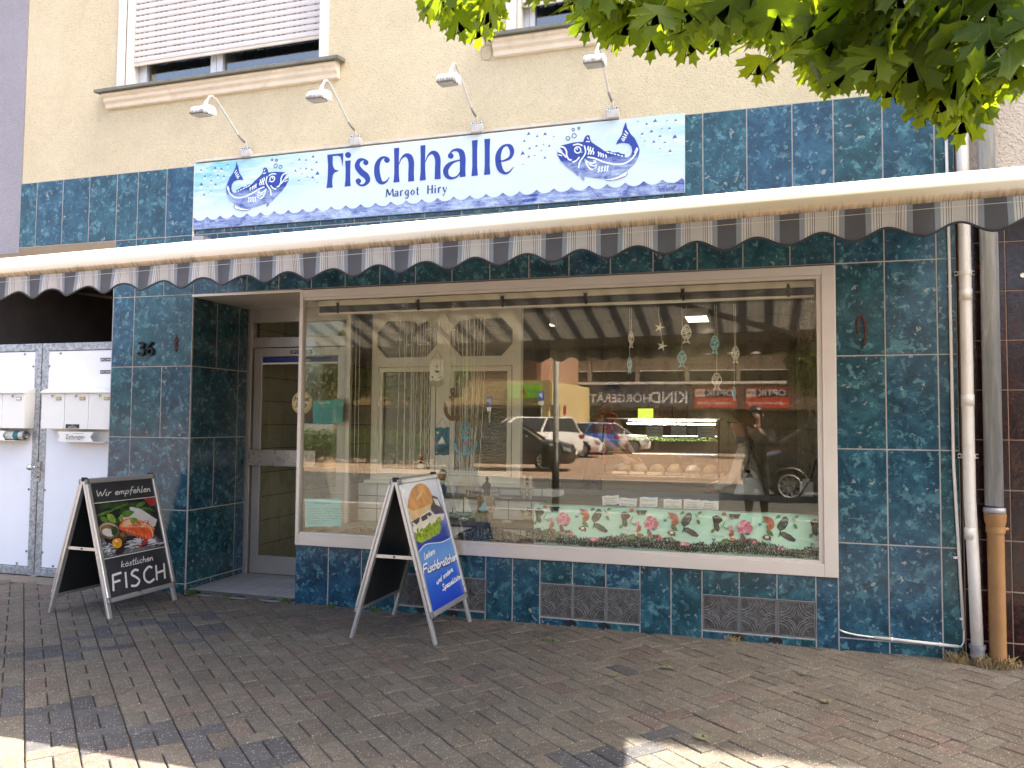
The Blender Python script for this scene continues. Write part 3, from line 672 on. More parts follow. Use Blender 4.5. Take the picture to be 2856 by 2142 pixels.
# hardware on the tiles
def figure_curve(mb, pts, w, x, z, s): mb.ribbon([(x + a * s, z + b_ * s) for a, b_ in pts], w, FX(0), -.022, 0, sub=6)
m = MB(); figure_curve(m, [(.05, .95), (.3, 1.0), (.52, .82), (.36, .58), (.22, .55), (.45, .5), (.6, .26), (.42, .02), (.12, .02), (0, .16)], .016, -1.575, 1.975, .105)
n3 = m.build('house_number', M_iron, shop)
m = MB(); figure_curve(m, [(.5, 1.0), (.18, .72), (.05, .35), (.2, .03), (.48, .03), (.6, .28), (.42, .5), (.18, .42), (.08, .25)], .016, -1.485, 1.975, .105)
m.build('house_number', M_iron, shop)
m = MB(); m.prism([(-1.21, 2.10), (-1.195, 2.14), (-1.18, 2.10), (-1.168, 2.085), (-1.185, 2.075), (-1.175, 2.045), (-1.19, 2.03), (-1.178, 2.02), (-1.195, 1.99), (-1.212, 2.02), (-1.2, 2.03), (-1.215, 2.045), (-1.205, 2.075), (-1.222, 2.085)], FX(0), -.006, 0)
disc(m, -1.195, 2.06, .007, -.006, .006); m.build('iron_plate', M_rust, shop)
m = MB(); m.ribbon([(4.09, 2.1), (4.105, 2.13), (4.13, 2.09), (4.135, 2.0), (4.125, 1.94)], .014, FX(0), -.012, 0); m.ribbon([(4.09, 2.1), (4.085, 2.05), (4.1, 2.02)], .012, FX(0), -.012, 0); m.build('iron_hook', M_rust, shop)
m = MB(); m.ribbon([(1.50, 4.255), (1.57, 4.255), (1.57, 4.16), (1.50, 4.16)], .008, FX(.004), -.004, .01, closed=True, sub=2); m.build('junction_cover', mat('cover_edge', (.5, .38, .24), .9), shop)

# upper windows
def upper_window(x0, x1, zb, zt, seen):
    s = MB(); sw_ = .08
    s.box(x0 - sw_, x0, -.006, .012, zb, zt + sw_).box(x1, x1 + sw_, -.006, .012, zb, zt + sw_).box(x0, x1, -.006, .012, zt, zt + sw_)
    s.box(x0, x0 + .012, .012, .16, zb, zt).box(x1 - .012, x1, .012, .16, zb, zt)
    wd = s.build('window', M_render, shop)
    sl = MB(); prof = [(.004, zb), (-.085, zb - .065), (-.085, zb - .085), (-.06, zb - .095), (-.06, zb - .125), (-.035, zb - .14), (-.03, zb - .175), (.004, zb - .18)]
    sl.prism(prof, lambda a, b_, c: (c, a, b_), x0 - .17, x1 + .19); sl.build('sill', M_sill, wd, bev=.006)
    cp = MB(); cp.prism([(.16, zb + .018), (-.12, zb - .035), (-.12, zb - .063), (.003, zb - .045), (.16, zb)], lambda a, b_, c: (c, a, b_), x0 - .215, x1 + .235); cp.build('sill_cap', M_slate, wd, bev=.004)
    fr = MB(); y0, y1 = .16, .22
    frame_bars(fr, x0 + .012, x1 - .012, zb, zt, .045, .045, .06, .06, y0, y1)
    if x1 - x0 > 1: fr.box(-1.06, -1.0, y0, y1, zb + .06, zt - .06); fr.box(-.99, -.93, y0 - .008, y1, zb + .06, zt - .06)
    fr.box(x0 + .06, x0 + .10, y0 - .008, y1, zb + .06, zt - .06)
    fr.build('frame', mat('white_window_frame', (.62, .65, .70), .4), wd, bev=.003)
    MB().box(x0 + .05, x1 - .05, .185, .19, zb + .05, zt - .05).build('pane', M_glassu, wd)
    cu = MB(); n = int((x1 - x0) / .02); 
    pts = [(x0 + .03 + (x1 - x0 - .06) * k / n, .30 + .018 * math.sin(k * 1.05) + .008 * math.sin(k * .37)) for k in range(n + 1)]
    for k in range(n):
        a, c = pts[k], pts[k + 1]; cu.add([(a[0], a[1], zb), (c[0], c[1], zb), (c[0], c[1], zt), (a[0], a[1], zt)], [(0, 1, 2, 3)])
    cu.build('curtain', mat('grey_net_curtain', (.16, .17, .20), .9), wd, smooth=True)
    if seen:
        shb = zb + .235; pitch_ = .054
        M_sh = mat('pale_shutter_pvc', (.62, .60, .585), .5, 0, .05, 3)
        sm = MB(); L = x1 - x0 - .03
        prof = [(0, 0), (-.009, .006), (-.011, .024), (-.009, .042), (-.002, .050), (.004, .050), (.004, 0)]
        sm.prism(prof, lambda a, b_, c: (c, a, b_), -L / 2, L / 2); me = sm.mesh('shutter_slat', M_sh)
        k = 0; z = shb + .028
        while z < zt:
            o = bpy.data.objects.new('shutter_slat', me); COL.objects.link(o); o.parent = wd
            o.location = Vector(((x0 + x1) / 2, .10, z)) - ORG[wd.name]; z += pitch_
        MB().box(x0 + .015, x1 - .015, .092, .108, shb, shb + .026).build('shutter_end_bar', mat('shutter_rail', (.62, .57, .48), .4), wd, bev=.002)
        sl2 = MB(); z = shb + .028
        while z < zt:
            for q in range(int(L / .05)):
                if q % 4 != 3: sl2.box(x0 + .03 + q * .05, x0 + .052 + q * .05, .0925, .1005, z + .0495, z + .0545)
            z += pitch_
        sl2.build('shutter_vent_slot', mat('slot_shadow', (.22, .17, .15), .8), wd, kind='stuff')
    return wd
upper_window(*UW[0], True); w2 = upper_window(*UW[1], True)
for h in UW2: upper_window(*h, False)

# ---------------------------------------------------------------- neighbouring houses
left = thing('grey_house', 'lilac grey rendered house beside the cream facade over a dark gateway', 'building', (-4.2, 0, 0))
m = MB(); m.box(-9, -2.953, -.004, .3, 2.93, 10.4).box(-9, -3.95, -.004, .3, -.1, 2.93); m.build('wall', M_grey, left)
MB().box(-3.95, -1.876, -.002, .3, 2.88, 2.975).build('lintel', mat('brown_lintel', (.26, .20, .13), .85), left)
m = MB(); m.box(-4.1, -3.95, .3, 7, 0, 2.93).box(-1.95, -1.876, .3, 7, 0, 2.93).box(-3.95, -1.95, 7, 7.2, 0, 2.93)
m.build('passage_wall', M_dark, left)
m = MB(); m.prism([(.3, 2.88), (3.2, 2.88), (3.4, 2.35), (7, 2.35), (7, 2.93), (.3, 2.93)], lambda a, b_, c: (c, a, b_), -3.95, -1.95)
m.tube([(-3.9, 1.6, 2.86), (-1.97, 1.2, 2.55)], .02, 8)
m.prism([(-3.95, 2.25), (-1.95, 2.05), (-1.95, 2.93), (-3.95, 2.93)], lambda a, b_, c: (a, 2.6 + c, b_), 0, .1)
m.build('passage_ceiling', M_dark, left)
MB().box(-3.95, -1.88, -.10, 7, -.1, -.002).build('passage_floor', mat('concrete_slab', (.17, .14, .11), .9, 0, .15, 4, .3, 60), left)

right = thing('tiled_house', 'house clad in dark oxblood tiles with pale roughcast above beside the drainpipes', 'building', (5.6, 0, 0))
m = MB(); m.box(4.672, 14, -.004, .3, 2.86, 10.4); m.build('wall', M_beige, right)
m = MB(); m.box(4.672, 14, .0032, .3, -.1, 2.86); m.build('tile_bed', M_redgrout, right)
MB().box(5.46, 14, .31, 8.6, -.1, 10.2).build('wall', M_beige, right)
xs = [4.675, 4.93, 5.23, 5.53, 5.83, 6.13, 6.43]
for i in range(10):
    z0 = -.18 + i * .305
    for a, c in zip(xs, xs[1:]): tile(a, c, max(-.02, z0), min(2.86, z0 + .305), m=M_redtile, parent=right, g=.003)
m = MB(); m.ribbon([(5.03, 1.03), (5.06, 1.04), (5.09, 1.03)], .012, FX(0), -.03, 0); disc(m, 5.02, 2.35, .014, 0, .012); disc(m, 5.05, 1.035, .022, -.01, .02); m.build('wall_hook', M_cream, right)
# ---------------------------------------------------------------- gate, letter boxes
gate = thing('passage_gate', 'galvanised double gate with white sheet panels closing the dark passage', 'gate', (-2.795, 0.16, 0))
m = MB()
for x0, x1 in ((-4.0, -2.80), (-2.79, -1.88)):
    frame_bars(m, x0, x1, .005, 2.115, .075, .075, .075, .07, .14, .20)
m.build('gate_frame', M_galv, gate, bev=.006)
MB().box(-2.83, -2.77, .13, .2, -.03, .006).build('floor_plate', M_galv, gate)
for x0, x1 in ((-3.92, -2.878), (-2.722, -1.95)):
    MB().box(x0, x1, .146, .152, .085, 2.04).build('panel', M_panel, gate, bev=.001)
M_bolt = mat('zinc_bolt', (.25, .25, .24), .4, .8)
bm_ = MB(); bm_.ball((0, 0, 0), .011, 8, 0, 1, .8, 1); bme = bm_.mesh('bolt', M_bolt)
for x, z in ((-3.0, 2.02), (-2.893, 1.905), (-2.58, 2.02), (-2.705, 1.905), (-2.893, .78), (-2.707, .78), (-2.893, .22), (-2.707, .22), (-3.0, .105), (-2.58, .105)):
    o = bpy.data.objects.new('bolt', bme); COL.objects.link(o); o.parent = gate; o.location = Vector((x, .142, z)) - ORG[gate.name]
m = MB(); m.box(-2.785, -2.755, .128, .14, .945, 1.03).box(-2.785, -2.758, .128, .14, .855, .925).tube([(-2.772, .13, .895), (-2.772, .12, .895)], .008, 10, 1); m.build('lock_plate', [mat('lock_metal', (.42, .40, .36), .35, .8), M_black], gate)
m = MB(); m.tube([(-2.78, .13, .985), (-2.80, .085, .985)], .010, 10); m.ball((-2.81, .07, .985), .028, 14); m.build('door_knob', M_chrome, gate, smooth=True)
for z in (1.955, 1.845):
    m = MB(); m.box(-2.13, -1.96, .1445, .146, z - .016, z + .016); k0 = len(m.v); put_text(m, '20*C+M+B+20', .028, lambda a, b_, c: (a - 2.045, .144, b_ + z - .010), 0, 1); m.build('blessing_sticker', [M_black, M_paper], gate)
M_box = mat('white_letter_box', (.76, .75, .70), .4, 0, .04, 3)
def letter_box(x, label, tagm, extra=None):
    t = thing('letter_box', label, 'letter box', (x, .09, 1.335), group=None)
    m = MB(); m.box(x - .130, x + .130, .03, .142, 1.335, 1.655); m.build('body', M_box, t, bev=.004)
    m = MB(); m.prism([(.012, 1.652), (.012, 1.668), (.07, 1.69), (.145, 1.70), (.145, 1.655)], lambda a, b_, c: (c, a, b_), x - .131, x + .131); m.build('lid', M_box, t, bev=.003)
    m = MB(); m.cyl((x - .005, .03, 1.628), (x - .005, .022, 1.628), .013, n=14); m.cyl((x - .005, .022, 1.628), (x - .005, .020, 1.628), .006, n=10, mi=1); m.build('lock', [M_chrome, M_black], t, auto=True)
    m = MB(); m.box(x + .035, x + .095, .026, .03, 1.59, 1.62); m.box(x + .041, x + .089, .0245, .026, 1.596, 1.614, 1); m.build('name_plate', [mat('brass_frame', (.30, .25, .15), .4, .7), tagm], t)
    if extra: extra(x, t)
    return t
M_tagy = mat('yellowed_tag', (.55, .45, .20), .6); 
def adv(x, t):
    m = MB(); m.box(x - .11, x + .04, .0265, .0295, 1.343, 1.378)
    for s_, z in (('KEIN', 1.3645), ('WERBEMATERIAL', 1.349)):
        put_text(m, s_, .0125, lambda a, b_, c: (a - .035 + x, .026, b_ + z), 0, 1)
    m.build('sticker', [M_black, M_paper], t)
letter_box(-2.527, 'white letter box beside the middle gate post, above the newspaper tray end', M_tagy)
letter_box(-2.262, 'white letter box carrying the black KEIN WERBEMATERIAL sticker', M_tagy, adv)
letter_box(-1.998, 'white letter box half hidden by the blue tiled pillar', M_tagy)
letter_box(-2.985, 'white letter box on the outer gate leaf, above the rolled newspaper', M_paper)
letter_box(-3.25, 'white letter box at the picture edge on the outer gate leaf', M_paper)
def news_tray(x0, x1, label, txt):
    t = thing('newspaper_holder', label, 'newspaper holder', ((x0 + x1) / 2, .09, 1.22))
    m = MB(); n = 8; w = .02
    for xa, xb in ((x0, x0 + .38),):
        pl = [(xa, 1.225), (xb + .012, 1.225)] + [(xb + .012 - .026 * math.sin(math.pi * k / n), 1.235 + .068 * k / n) for k in range(n + 1)] + [(xb + .012, 1.312), (xa, 1.312)] + [(xa + .022 * math.sin(math.pi * k / n), 1.303 - .068 * k / n) for k in range(n + 1)]
        m.prism(pl, FX(.03), 0, .002)
    m.box(x0, x1, .03, .142, 1.222, 1.226).box(x0 + .01, x1, .138, .142, 1.226, 1.318)
    m.build('tray', M_box, t)
    if txt:
        m = MB(); put_text(m, 'Zeitungen', .052, lambda a, b_, c: (a + x0 + .195, .0285, b_ + 1.252), 0, 0); m.box(x0 + .10, x0 + .29, .028, .0295, 1.241, 1.243).box(x0 + .17, x0 + .29, .028, .0295, 1.297, 1.299); m.build('lettering', M_ink, t)
    return t
news_tray(-2.46, -1.955, 'open white newspaper tray lettered Zeitungen under the letter boxes', True)
news_tray(-3.46, -2.96, 'white newspaper tray on the outer gate leaf holding a rolled newspaper', False)
m = MB()
for k, r in enumerate((.040, .033, .026)):
    m.tube([(-3.3, .085, 1.272), (-2.885, .085, 1.272)], r, 14, mi=1 if k == 1 else 0, caps=False)
m.tube([(-3.3, .085, 1.272), (-2.90, .085, 1.272)], .012, 10, 0)
m.cyl((-3.0, .085, 1.272), (-2.94, .085, 1.272), .0405, n=14, mi=2)
tag(m.build('rolled_newspaper', [mat('newsprint', (.52, .52, .48), .9, 0, .4, 60), M_greyink, mat('teal_print', (.03, .16, .17), .7)], smooth=True), 'rolled newspaper sticking out of the white tray', 'newspaper')

# ---------------------------------------------------------------- pipes on the joint of the houses
m = MB(); pts = [(4.70, -.045, 10.2), (4.70, -.045, 1.0), (4.712, -.05, .6), (4.722, -.06, .09)]
t = thing('white_downpipe', 'white painted plastic downpipe with pipe clips standing on the paving', 'downpipe', (4.72, -.06, 0))
m.tube(pts, .034, 18); m.build('pipe', M_pvcw, t, smooth=True)
for z in (2.2, 1.55, .74, 2.75): MB().tube([(4.7 + max(0, .9 - z) * .02, -.046, z), (4.7 + max(0, .9 - z) * .02, -.046, z + .07)], .0365, 18).build('socket', M_pvcw, t, smooth=True)
for z in (2.36, 1.23):
    m = MB(); m.tube([(4.70, -.045, z), (4.70, -.045, z + .028)], .038, 18).box(4.645, 4.755, -.03, -.022, z, z + .028)
    for x in (4.652, 4.748): m.cyl((x, -.03, z + .014), (x, -.036, z + .014), .008, n=10, mi=1)
    m.build('pipe_clip', [M_pvcw, M_iron], t, auto=True)
m = MB(); m.tube([(4.722, -.06, .0), (4.722, -.06, .10)], .039, 18); m.tube([(4.722, -.06, .092), (4.722, -.06, .115)], .045, 18); m.build('foot_collar', M_zincd, t, auto=True)
t = thing('zinc_downpipe', 'weathered zinc downpipe ending in an ochre standpipe by the dark tiles', 'downpipe', (4.84, -.07, 0))
MB().tube([(4.825, -.07, 10.2), (4.825, -.07, .95)], .05, 20).build('pipe', M_zinc, t, smooth=True)
MB().tube([(4.825, -.07, 2.91), (4.825, -.07, 2.925)], .0525, 20).build('seam_ring', M_zinc, t, smooth=True)
MB().lathe([(.056, .905), (.060, .91), (.060, .935), (.053, .94)], (4.825, -.07, 0), 20).build('end_ring', M_zincd, t, smooth=True)
m = MB(); m.lathe([(.046, -.02), (.046, .80), (.050, .83), (.058, .86), (.060, .905)], (4.828, -.07, 0), 20); m.lathe([(.052, .79), (.052, .825)], (4.828, -.07, 0), 20); m.tube([(4.875, -.07, .81), (4.90, -.04, .81)], .01, 8); m.build('standpipe', M_clay, t, auto=True)
t = thing('cable_conduit', 'thin white cable conduit clipped down the tile edge and along the wall foot', 'conduit', (4.6, -.02, 0))
m = MB(); m.tube([(4.615, -.012, 3.4), (4.62, -.012, 2.4), (4.622, -.013, 1.2), (4.64, -.014, .7), (4.66, -.015, .19)], .0095, 10); m.build('pipe', M_pvcw, t, smooth=True)
m = MB(); m.tube([(4.16, -.012, .097), (4.63, -.012, .082)], .009, 10); m.build('pipe', M_pvcw, t, smooth=True)
m = MB(); m.tube([(3.955, -.006, .125), (3.99, -.008, .112), (4.06, -.01, .101), (4.18, -.012, .096)], .0055, 8); m.tube([(4.62, -.012, .082), (4.645, -.013, .085), (4.66, -.014, .11), (4.661, -.015, .2)], .005, 8); m.build('cable', M_cream, t, smooth=True)
for p, hv in (((4.26, .094), 0), ((4.53, .085), 0), ((4.622, .62), 1), ((4.652, .25), 1), ((4.62, 2.3), 1)):
    m = MB(); s_ = .013
    m.box(p[0] - s_, p[0] + s_, -.026, -.001, p[1] - s_, p[1] + s_) if False else m.tube([(p[0] - s_ * (1 - hv) * .5, -.012, p[1] - s_ * hv * .5), (p[0] + s_ * (1 - hv) * .5, -.012, p[1] + s_ * hv * .5)], .0125, 10); m.build('clip', M_white, t)
tag(MB().box(-1.058, -1.046, -.012, .0, 2.9, 3.59).build('sign_edge_conduit', M_pvcw), 'narrow white cable trunking beside the shop sign end', 'conduit')

# ---------------------------------------------------------------- shop sign
ray = lambda px, py: fwd + r2 * ((px - 1428) / 2200.5) - u2 * ((py - 1071) / 2200.5)
def on_sign(px, py):
    d = ray(px, py); t = (-0.022 - FP[1]) / d.y; return FP[0] + d.x * t, FP[2] + d.z * t
SA = lambda x, y: on_sign(540 + x / 3.16, 300 + y / 3.16)
SB = lambda x, y: on_sign(1250 + x / 3.16, 300 + y / 3.16)
sign = thing('shop_sign', 'long white painted sign board with two blue fish and waves', 'sign', (0.975, -.02, 3.02))
def sign_mat():
    t = NT('sign_print'); p = t.co('Position'); s_ = t.sep(p); x, z = s_[0], s_[2]
    st = t.noise(1.0, 6, .65, .4, t.vmul(p, (2.6, 1, 15)))
    wash = t.noise(1.0, 5, .6, .5, t.vmul(p, (1.6, 1, 5)))
    gl = t.ramp(x, [(0, 0)]) if False else None
    lft = t.math('SUBTRACT', 1.0, t.math('DIVIDE', t.math('ADD', x, 1.05), 1.5), clamp=True)
    rgt_ = t.math('DIVIDE', t.math('SUBTRACT', x, 2.15), 2.2, clamp=True)
    f = t.math('MULTIPLY', t.math('ADD', lft, rgt_), t.ramp(st, [(.36, 0.0), (.54, 1.0)]))
    f = t.math('MULTIPLY', f, t.ramp(wash, [(.34, .25), (.6, 1.0)]))
    f = t.math('MULTIPLY', f, t.ramp(t.math('SUBTRACT', z, 3.0), [(.16, 0.0), (.32, 1.0)]))
    c = t.mix(t.math('MULTIPLY', f, 1.25, clamp=True), t.mix(t.math('MULTIPLY', t.ramp(st, [(.4, 0), (.7, 1)]), .22), (.62, .71, .745), (.46, .63, .70)), (.11, .50, .56))
    c = t.mix(t.math('MULTIPLY', t.ramp(t.noise(7, 7, .7, .3, p), [(.56, 0.0), (.7, 1.0)]), .10), c, (.45, .45, .42))
    return t.done(t.pbsdf(c, .42, 0, None, .4))
def blue_mat(name, fade):
    t = NT(name); p = t.co('Position'); z = t.sep(p)[2]
    scr = t.noise(1.0, 8, .75, .6, t.vmul(p, (9, 1, 55))); pat = t.noise(6, 5, .7, .8, p)
    dn = t.ramp(t.math('SUBTRACT', z, 3.0), fade)
    f = t.math('MULTIPLY', dn, t.ramp(t.math('ADD', t.math('MULTIPLY', scr, .6), t.math('MULTIPLY', pat, .5)), [(.44, 0.0), (.66, 1.0)]))
    c = t.mix(f, (.008, .032, .27), (.50, .61, .76))
    c = t.mix(t.math('MULTIPLY', t.noise(40, 5, .7, 0, p), .12), c, (.25, .35, .6))
    return t.done(t.pbsdf(c, .42, 0, None, .4))
M_sign = sign_mat()
M_blue = blue_mat('sign_blue', [(.0, 0), (.2, 0)]); M_fish = blue_mat('fish_blue', [(.13, 1.0), (.29, .75), (.32, .0)]); M_wave = blue_mat('wave_blue', [(.0, 1.0), (.085, 1.0), (.125, .15)])
MB().box(-1.045, 3.0, -.020, -.002, 3.018, 3.578).build('board', M_sign, sign, bev=.002)
T = .0022
def letter(polys, strokes, name='letter', f=SA, m_=M_blue, lst=()):
    m = MB()
    for p in polys: m.prism([f(*q) for q in p], FX(-.0205), -T, 0)
    for s_ in strokes:
        pts = []
        for q in s_:
            a = f(q[0], q[1]); c = f(q[0] + q[2], q[1]); pts.append((a[0], a[1], abs(c[0] - a[0])))
        m.ribbon(pts, .01, FX(-.0205), -T * .9, 0, sub=8)
    return m.build(name, m_, sign)
def circ(x, y, r, n=18): return [(x + r * math.cos(2 * math.pi * k / n), y + r * math.sin(2 * math.pi * k / n)) for k in range(n)]
letter([[(1178, 416), (1318, 401), (1317, 460), (1312, 516), (1305, 470), (1293, 432), (1268, 423), (1226, 428), (1224, 480), (1228, 515), (1243, 545), (1282, 556), (1246, 570), (1228, 592), (1221, 640), (1221, 675), (1226, 703), (1171, 709), (1178, 660), (1183, 590), (1185, 500)]], [])
letter([[(1336, 470), (1384, 465), (1380, 540), (1380, 640), (1384, 690), (1332, 696), (1338, 640), (1340, 540)], circ(1361, 418, 26)], [])
letter([circ(1518, 484, 23), circ(1452, 648, 24)], [[(1534, 478, 12), (1500, 457, 16), (1458, 468, 34), (1442, 515, 44), (1475, 565, 48), (1522, 605, 48), (1534, 645, 40), (1508, 678, 22), (1470, 684, 14), (1440, 664, 14)]])
letter([circ(1704, 462, 25)], [[(1718, 452, 12), (1690, 437, 14), (1650, 450, 26), (1620, 500, 44), (1616, 570, 50), (1632, 635, 46), (1662, 664, 26), (1700, 650, 14), (1725, 612, 5)]])
letter([[(1766, 358), (1812, 353), (1808, 440), (1808, 580), (1814, 655), (1761, 661), (1769, 580), (1769, 440)]], [[(1810, 500, 5), (1830, 450, 12), (1865, 420, 26), (1900, 432, 44), (1918, 480, 48), (1917, 560, 48), (1917, 650, 52)]])
letter([[(1999, 335), (2043, 330), (2040, 420), (2041, 560), (2046, 637), (1993, 644), (2001, 560), (2002, 420)]], [[(2043, 478, 5), (2064, 428, 12), (2098, 397, 26), (2134, 410, 44), (2152, 460, 48), (2151, 540, 48), (2151, 630, 52)]])
letter([circ(22, 425, 25)], [[(10, 412, 10), (38, 380, 16), (80, 372, 26), (115, 395, 46), (128, 450, 50), (127, 540, 48), (128, 610, 50)], [(110, 462, 10), (50, 478, 18), (2, 510, 40), (-22, 555, 46), (-8, 605, 34), (35, 622, 18), (80, 605, 14), (112, 560, 10)]], f=SB)
letter([[(209, 291), (260, 284), (255, 370), (255, 520), (261, 597), (205, 604), (213, 520), (213, 370)]], [], f=SB)
letter([[(319, 278), (370, 273), (366, 360), (366, 510), (371, 588), (316, 593), (323, 510), (323, 360)]], [], f=SB)
letter([], [[(445, 474, 8), (495, 466, 14), (545, 440, 26), (563, 390, 38), (548, 345, 36), (515, 330, 18), (475, 350, 26), (443, 410, 46), (441, 480, 50), (460, 545, 44), (500, 578, 22), (540, 565, 14), (577, 522, 4)]], f=SB)
# owner's name in the same face, smaller
def small_letters():
    x0, zb, xh, ch = .735, 3.158, .042, .066
    W = {'M': (.072, [[(0, 0, .2), (.1, 1.5, .2)], [(.1, 1.5, .3), (.5, .3, .3)], [(.9, 1.5, .15), (.5, .3, .15)], [(.9, 1.5, .3), (1.0, 0, .3)]]),
         'a': (.042, [[(.1, .8, .14), (.45, 1.0, .14), (.75, .8, .25), (.78, 0, .25)], [(.7, .58, .12), (.15, .4, .25), (.2, .02, .2), (.7, .2, .1)]]),
         'r': (.034, [[(.2, 1.0, .28), (.2, 0, .28)], [(.25, .7, .1), (.6, 1.0, .2), (.85, .95, .25)]]),
         'g': (.044, [[(.8, .95, .1), (.45, 1.0, .15), (.15, .55, .27), (.45, .05, .15), (.75, .35, .12)], [(.8, 1.0, .25), (.8, -.2, .25), (.45, -.5, .14), (.1, -.38, .2)]]),
         'o': (.046, [[(.5, 1.0, .12), (.15, .5, .28), (.5, .0, .12), (.85, .5, .28), (.5, 1.0, .12)]]),
         't': (.032, [[(.4, 1.4, .26), (.4, .1, .26), (.8, .02, .12)], [(0, .95, .12), (.8, .98, .12)]]),
         'H': (.058, [[(.15, 1.55, .3), (.15, 0, .3)], [(.85, 1.55, .3), (.85, 0, .3)], [(.15, .8, .13), (.85, .8, .13)]]),
         'i': (.022, [[(.4, 1.0, .28), (.4, 0, .28)], [(.4, 1.45, .28), (.4, 1.25, .28)]]),
         'y': (.042, [[(.1, 1.0, .28), (.48, .1, .24)], [(.95, 1.0, .12), (.4, -.35, .12), (.05, -.45, .2)]]), ' ': (.05, [])}
    tot = sum(W[c][0] + .012 for c in 'Margot Hiry'); k = .515 / tot; x = x0
    for c in 'Margot Hiry':
        w, st = W[c]; m = MB()
        for s_ in st: m.ribbon([(x + a * w * k, zb + b_ * xh, ww * .036) for a, b_, ww in s_], .01, FX(-.0205), -T, 0, sub=5)
        if st: m.build('letter', M_fishn, sign)
        x += (w + .012) * k
M_fishn = mat('navy_print', (.012, .04, .20), .45, 0, .1)
small_letters()
# fish: traced once in the board's own plane, the other one is its mirror image
FISH = [(975, 345), (1002, 333), (1060, 318), (1110, 307), (1150, 303), (1190, 302), (1198, 275), (1212, 250), (1232, 241), (1247, 248), (1252, 280), (1264, 304), (1300, 330), (1345, 358), (1380, 386), (1420, 380), (1450, 395), (1500, 393), (1520, 405), (1558, 412), (1556, 440), (1585, 438), (1610, 418), (1622, 385), (1616, 345), (1592, 318), (1545, 310), (1510, 314), (1480, 326), (1492, 293), (1515, 262), (1532, 235), (1542, 185), (1566, 125), (1576, 175), (1605, 228), (1645, 272), (1676, 335), (1687, 370), (1676, 435), (1640, 500), (1580, 550), (1500, 600), (1425, 624), (1340, 626), (1230, 610), (1200, 605), (1200, 645), (1178, 630), (1158, 595), (1138, 600), (1118, 575), (1075, 545), (1030, 510), (990, 468), (964, 420), (962, 385), (1000, 396), (1010, 385), (990, 360)]
LINES = [([(978, 345), (1020, 352), (1042, 385), (1045, 425), (1065, 458), (1088, 462)], 13), ([(968, 388), (1005, 402), (1040, 440)], 12), ([(1200, 335), (1212, 390), (1195, 430), (1160, 480), (1150, 535)], 12),
         ([(1228, 438), (1290, 448), (1380, 482), (1480, 500), (1560, 490), (1620, 450), (1655, 400), (1672, 360)], 13), ([(1640, 400), (1665, 350)], 7), ([(1095, 482), (1130, 468), (1158, 435)], 12), ([(1100, 333), (1145, 322), (1185, 336)], 11),
         ([(970, 415), (1005, 425)], 9), ([(1205, 455), (1222, 500), (1250, 540), (1280, 545)], 12), ([(1205, 455), (1240, 485), (1280, 490), (1305, 478)], 11), ([(1240, 500), (1290, 515), (1310, 500)], 10), ([(1290, 540), (1310, 520)], 9), ([(1280, 468), (1305, 474)], 9),
         ([(1560, 205), (1585, 235)], 9), ([(1548, 232), (1575, 252)], 9), ([(1535, 255), (1570, 268)], 9), ([(1525, 275), (1560, 280)], 9), ([(1532, 292), (1555, 293)], 8), ([(1215, 300), (1250, 300)], 9), ([(1225, 262), (1238, 280)], 7)]
for i, x in enumerate((1238, 1258, 1280)): LINES.append(([(x, 340 + i * 8), (x - 7, 365 + i * 6), (x + 4, 385 + i * 6), (x - 4, 415)], 11))
for i, x in enumerate((1325, 1345, 1365, 1390)): LINES.append(([(x - 4, 390 + i * 8), (x + 4, 405 + i * 9), (x, 432 + i * 4)], 11))
for i, x in enumerate((1335, 1362, 1388, 1412)): LINES.append(([(x, 520 - i * 3), (x - 8, 540 - i), (x - 4, 555), (x - 16, 572 - i * 4)], 11))
for i in range(5): LINES.append(([(1395 + i * 32, 390 + i * 8), (1420 + i * 30, 400 + i * 8)], 9))
FINW = [(1385, 628), (1430, 626), (1500, 604), (1575, 560), (1570, 600), (1530, 615), (1490, 632), (1430, 642), (1398, 640)]
def fish(mirror):
    g = (lambda p: (1.96 - p[0], p[1])) if mirror else (lambda p: p)      # mirror about the board's centre line
    tr = lambda q: g(SB(*q))
    m = MB(); m.prism([tr(q) for q in FISH], FX(-.0205), -T, 0)
    o = m.build('fish', M_fish, sign)
    m = MB()
    for pts, w in LINES: m.ribbon([tr(q) for q in pts], w / 3.16 * .0026, FX(-.0205), -T * 1.6, -T * .5, sub=4)
    m.ribbon([tr(q) for q in circ(1142, 374, 27, 12)], .0085, FX(-.0205), -T * 1.6, -T * .5, closed=True, sub=3); m.prism([tr(q) for q in circ(1137, 366, 8, 8)], FX(-.0205), -T * 1.6, -T * .5); m.prism([tr(q) for q in circ(1178, 393, 5, 8)], FX(-.0205), -T * 1.6, -T * .5)
    m.prism([tr(q) for q in FINW], FX(-.0206), -T * 1.7, -T * .5)
    m.build('white_line', mat('sign_white', (.74, .82, .87), .42, 0, .05), o)
    m = MB(); m.ribbon([tr(q) for q in FINW], .0028, FX(-.0205), -T * 1.9, -T * .5, closed=True, sub=2); m.build('fin_edge', M_fishn, o)
    m = MB()
    for x, y, r in ((1055, 270, 17), (1110, 248, 19), (1102, 194, 12), (1152, 181, 10)): m.ribbon([tr(q) for q in circ(x, y, r, 12)], .0042, FX(-.0205), -T, 0, closed=True, sub=2)
    m.build('bubble', M_fishn, sign)
fish(False); fish(True)
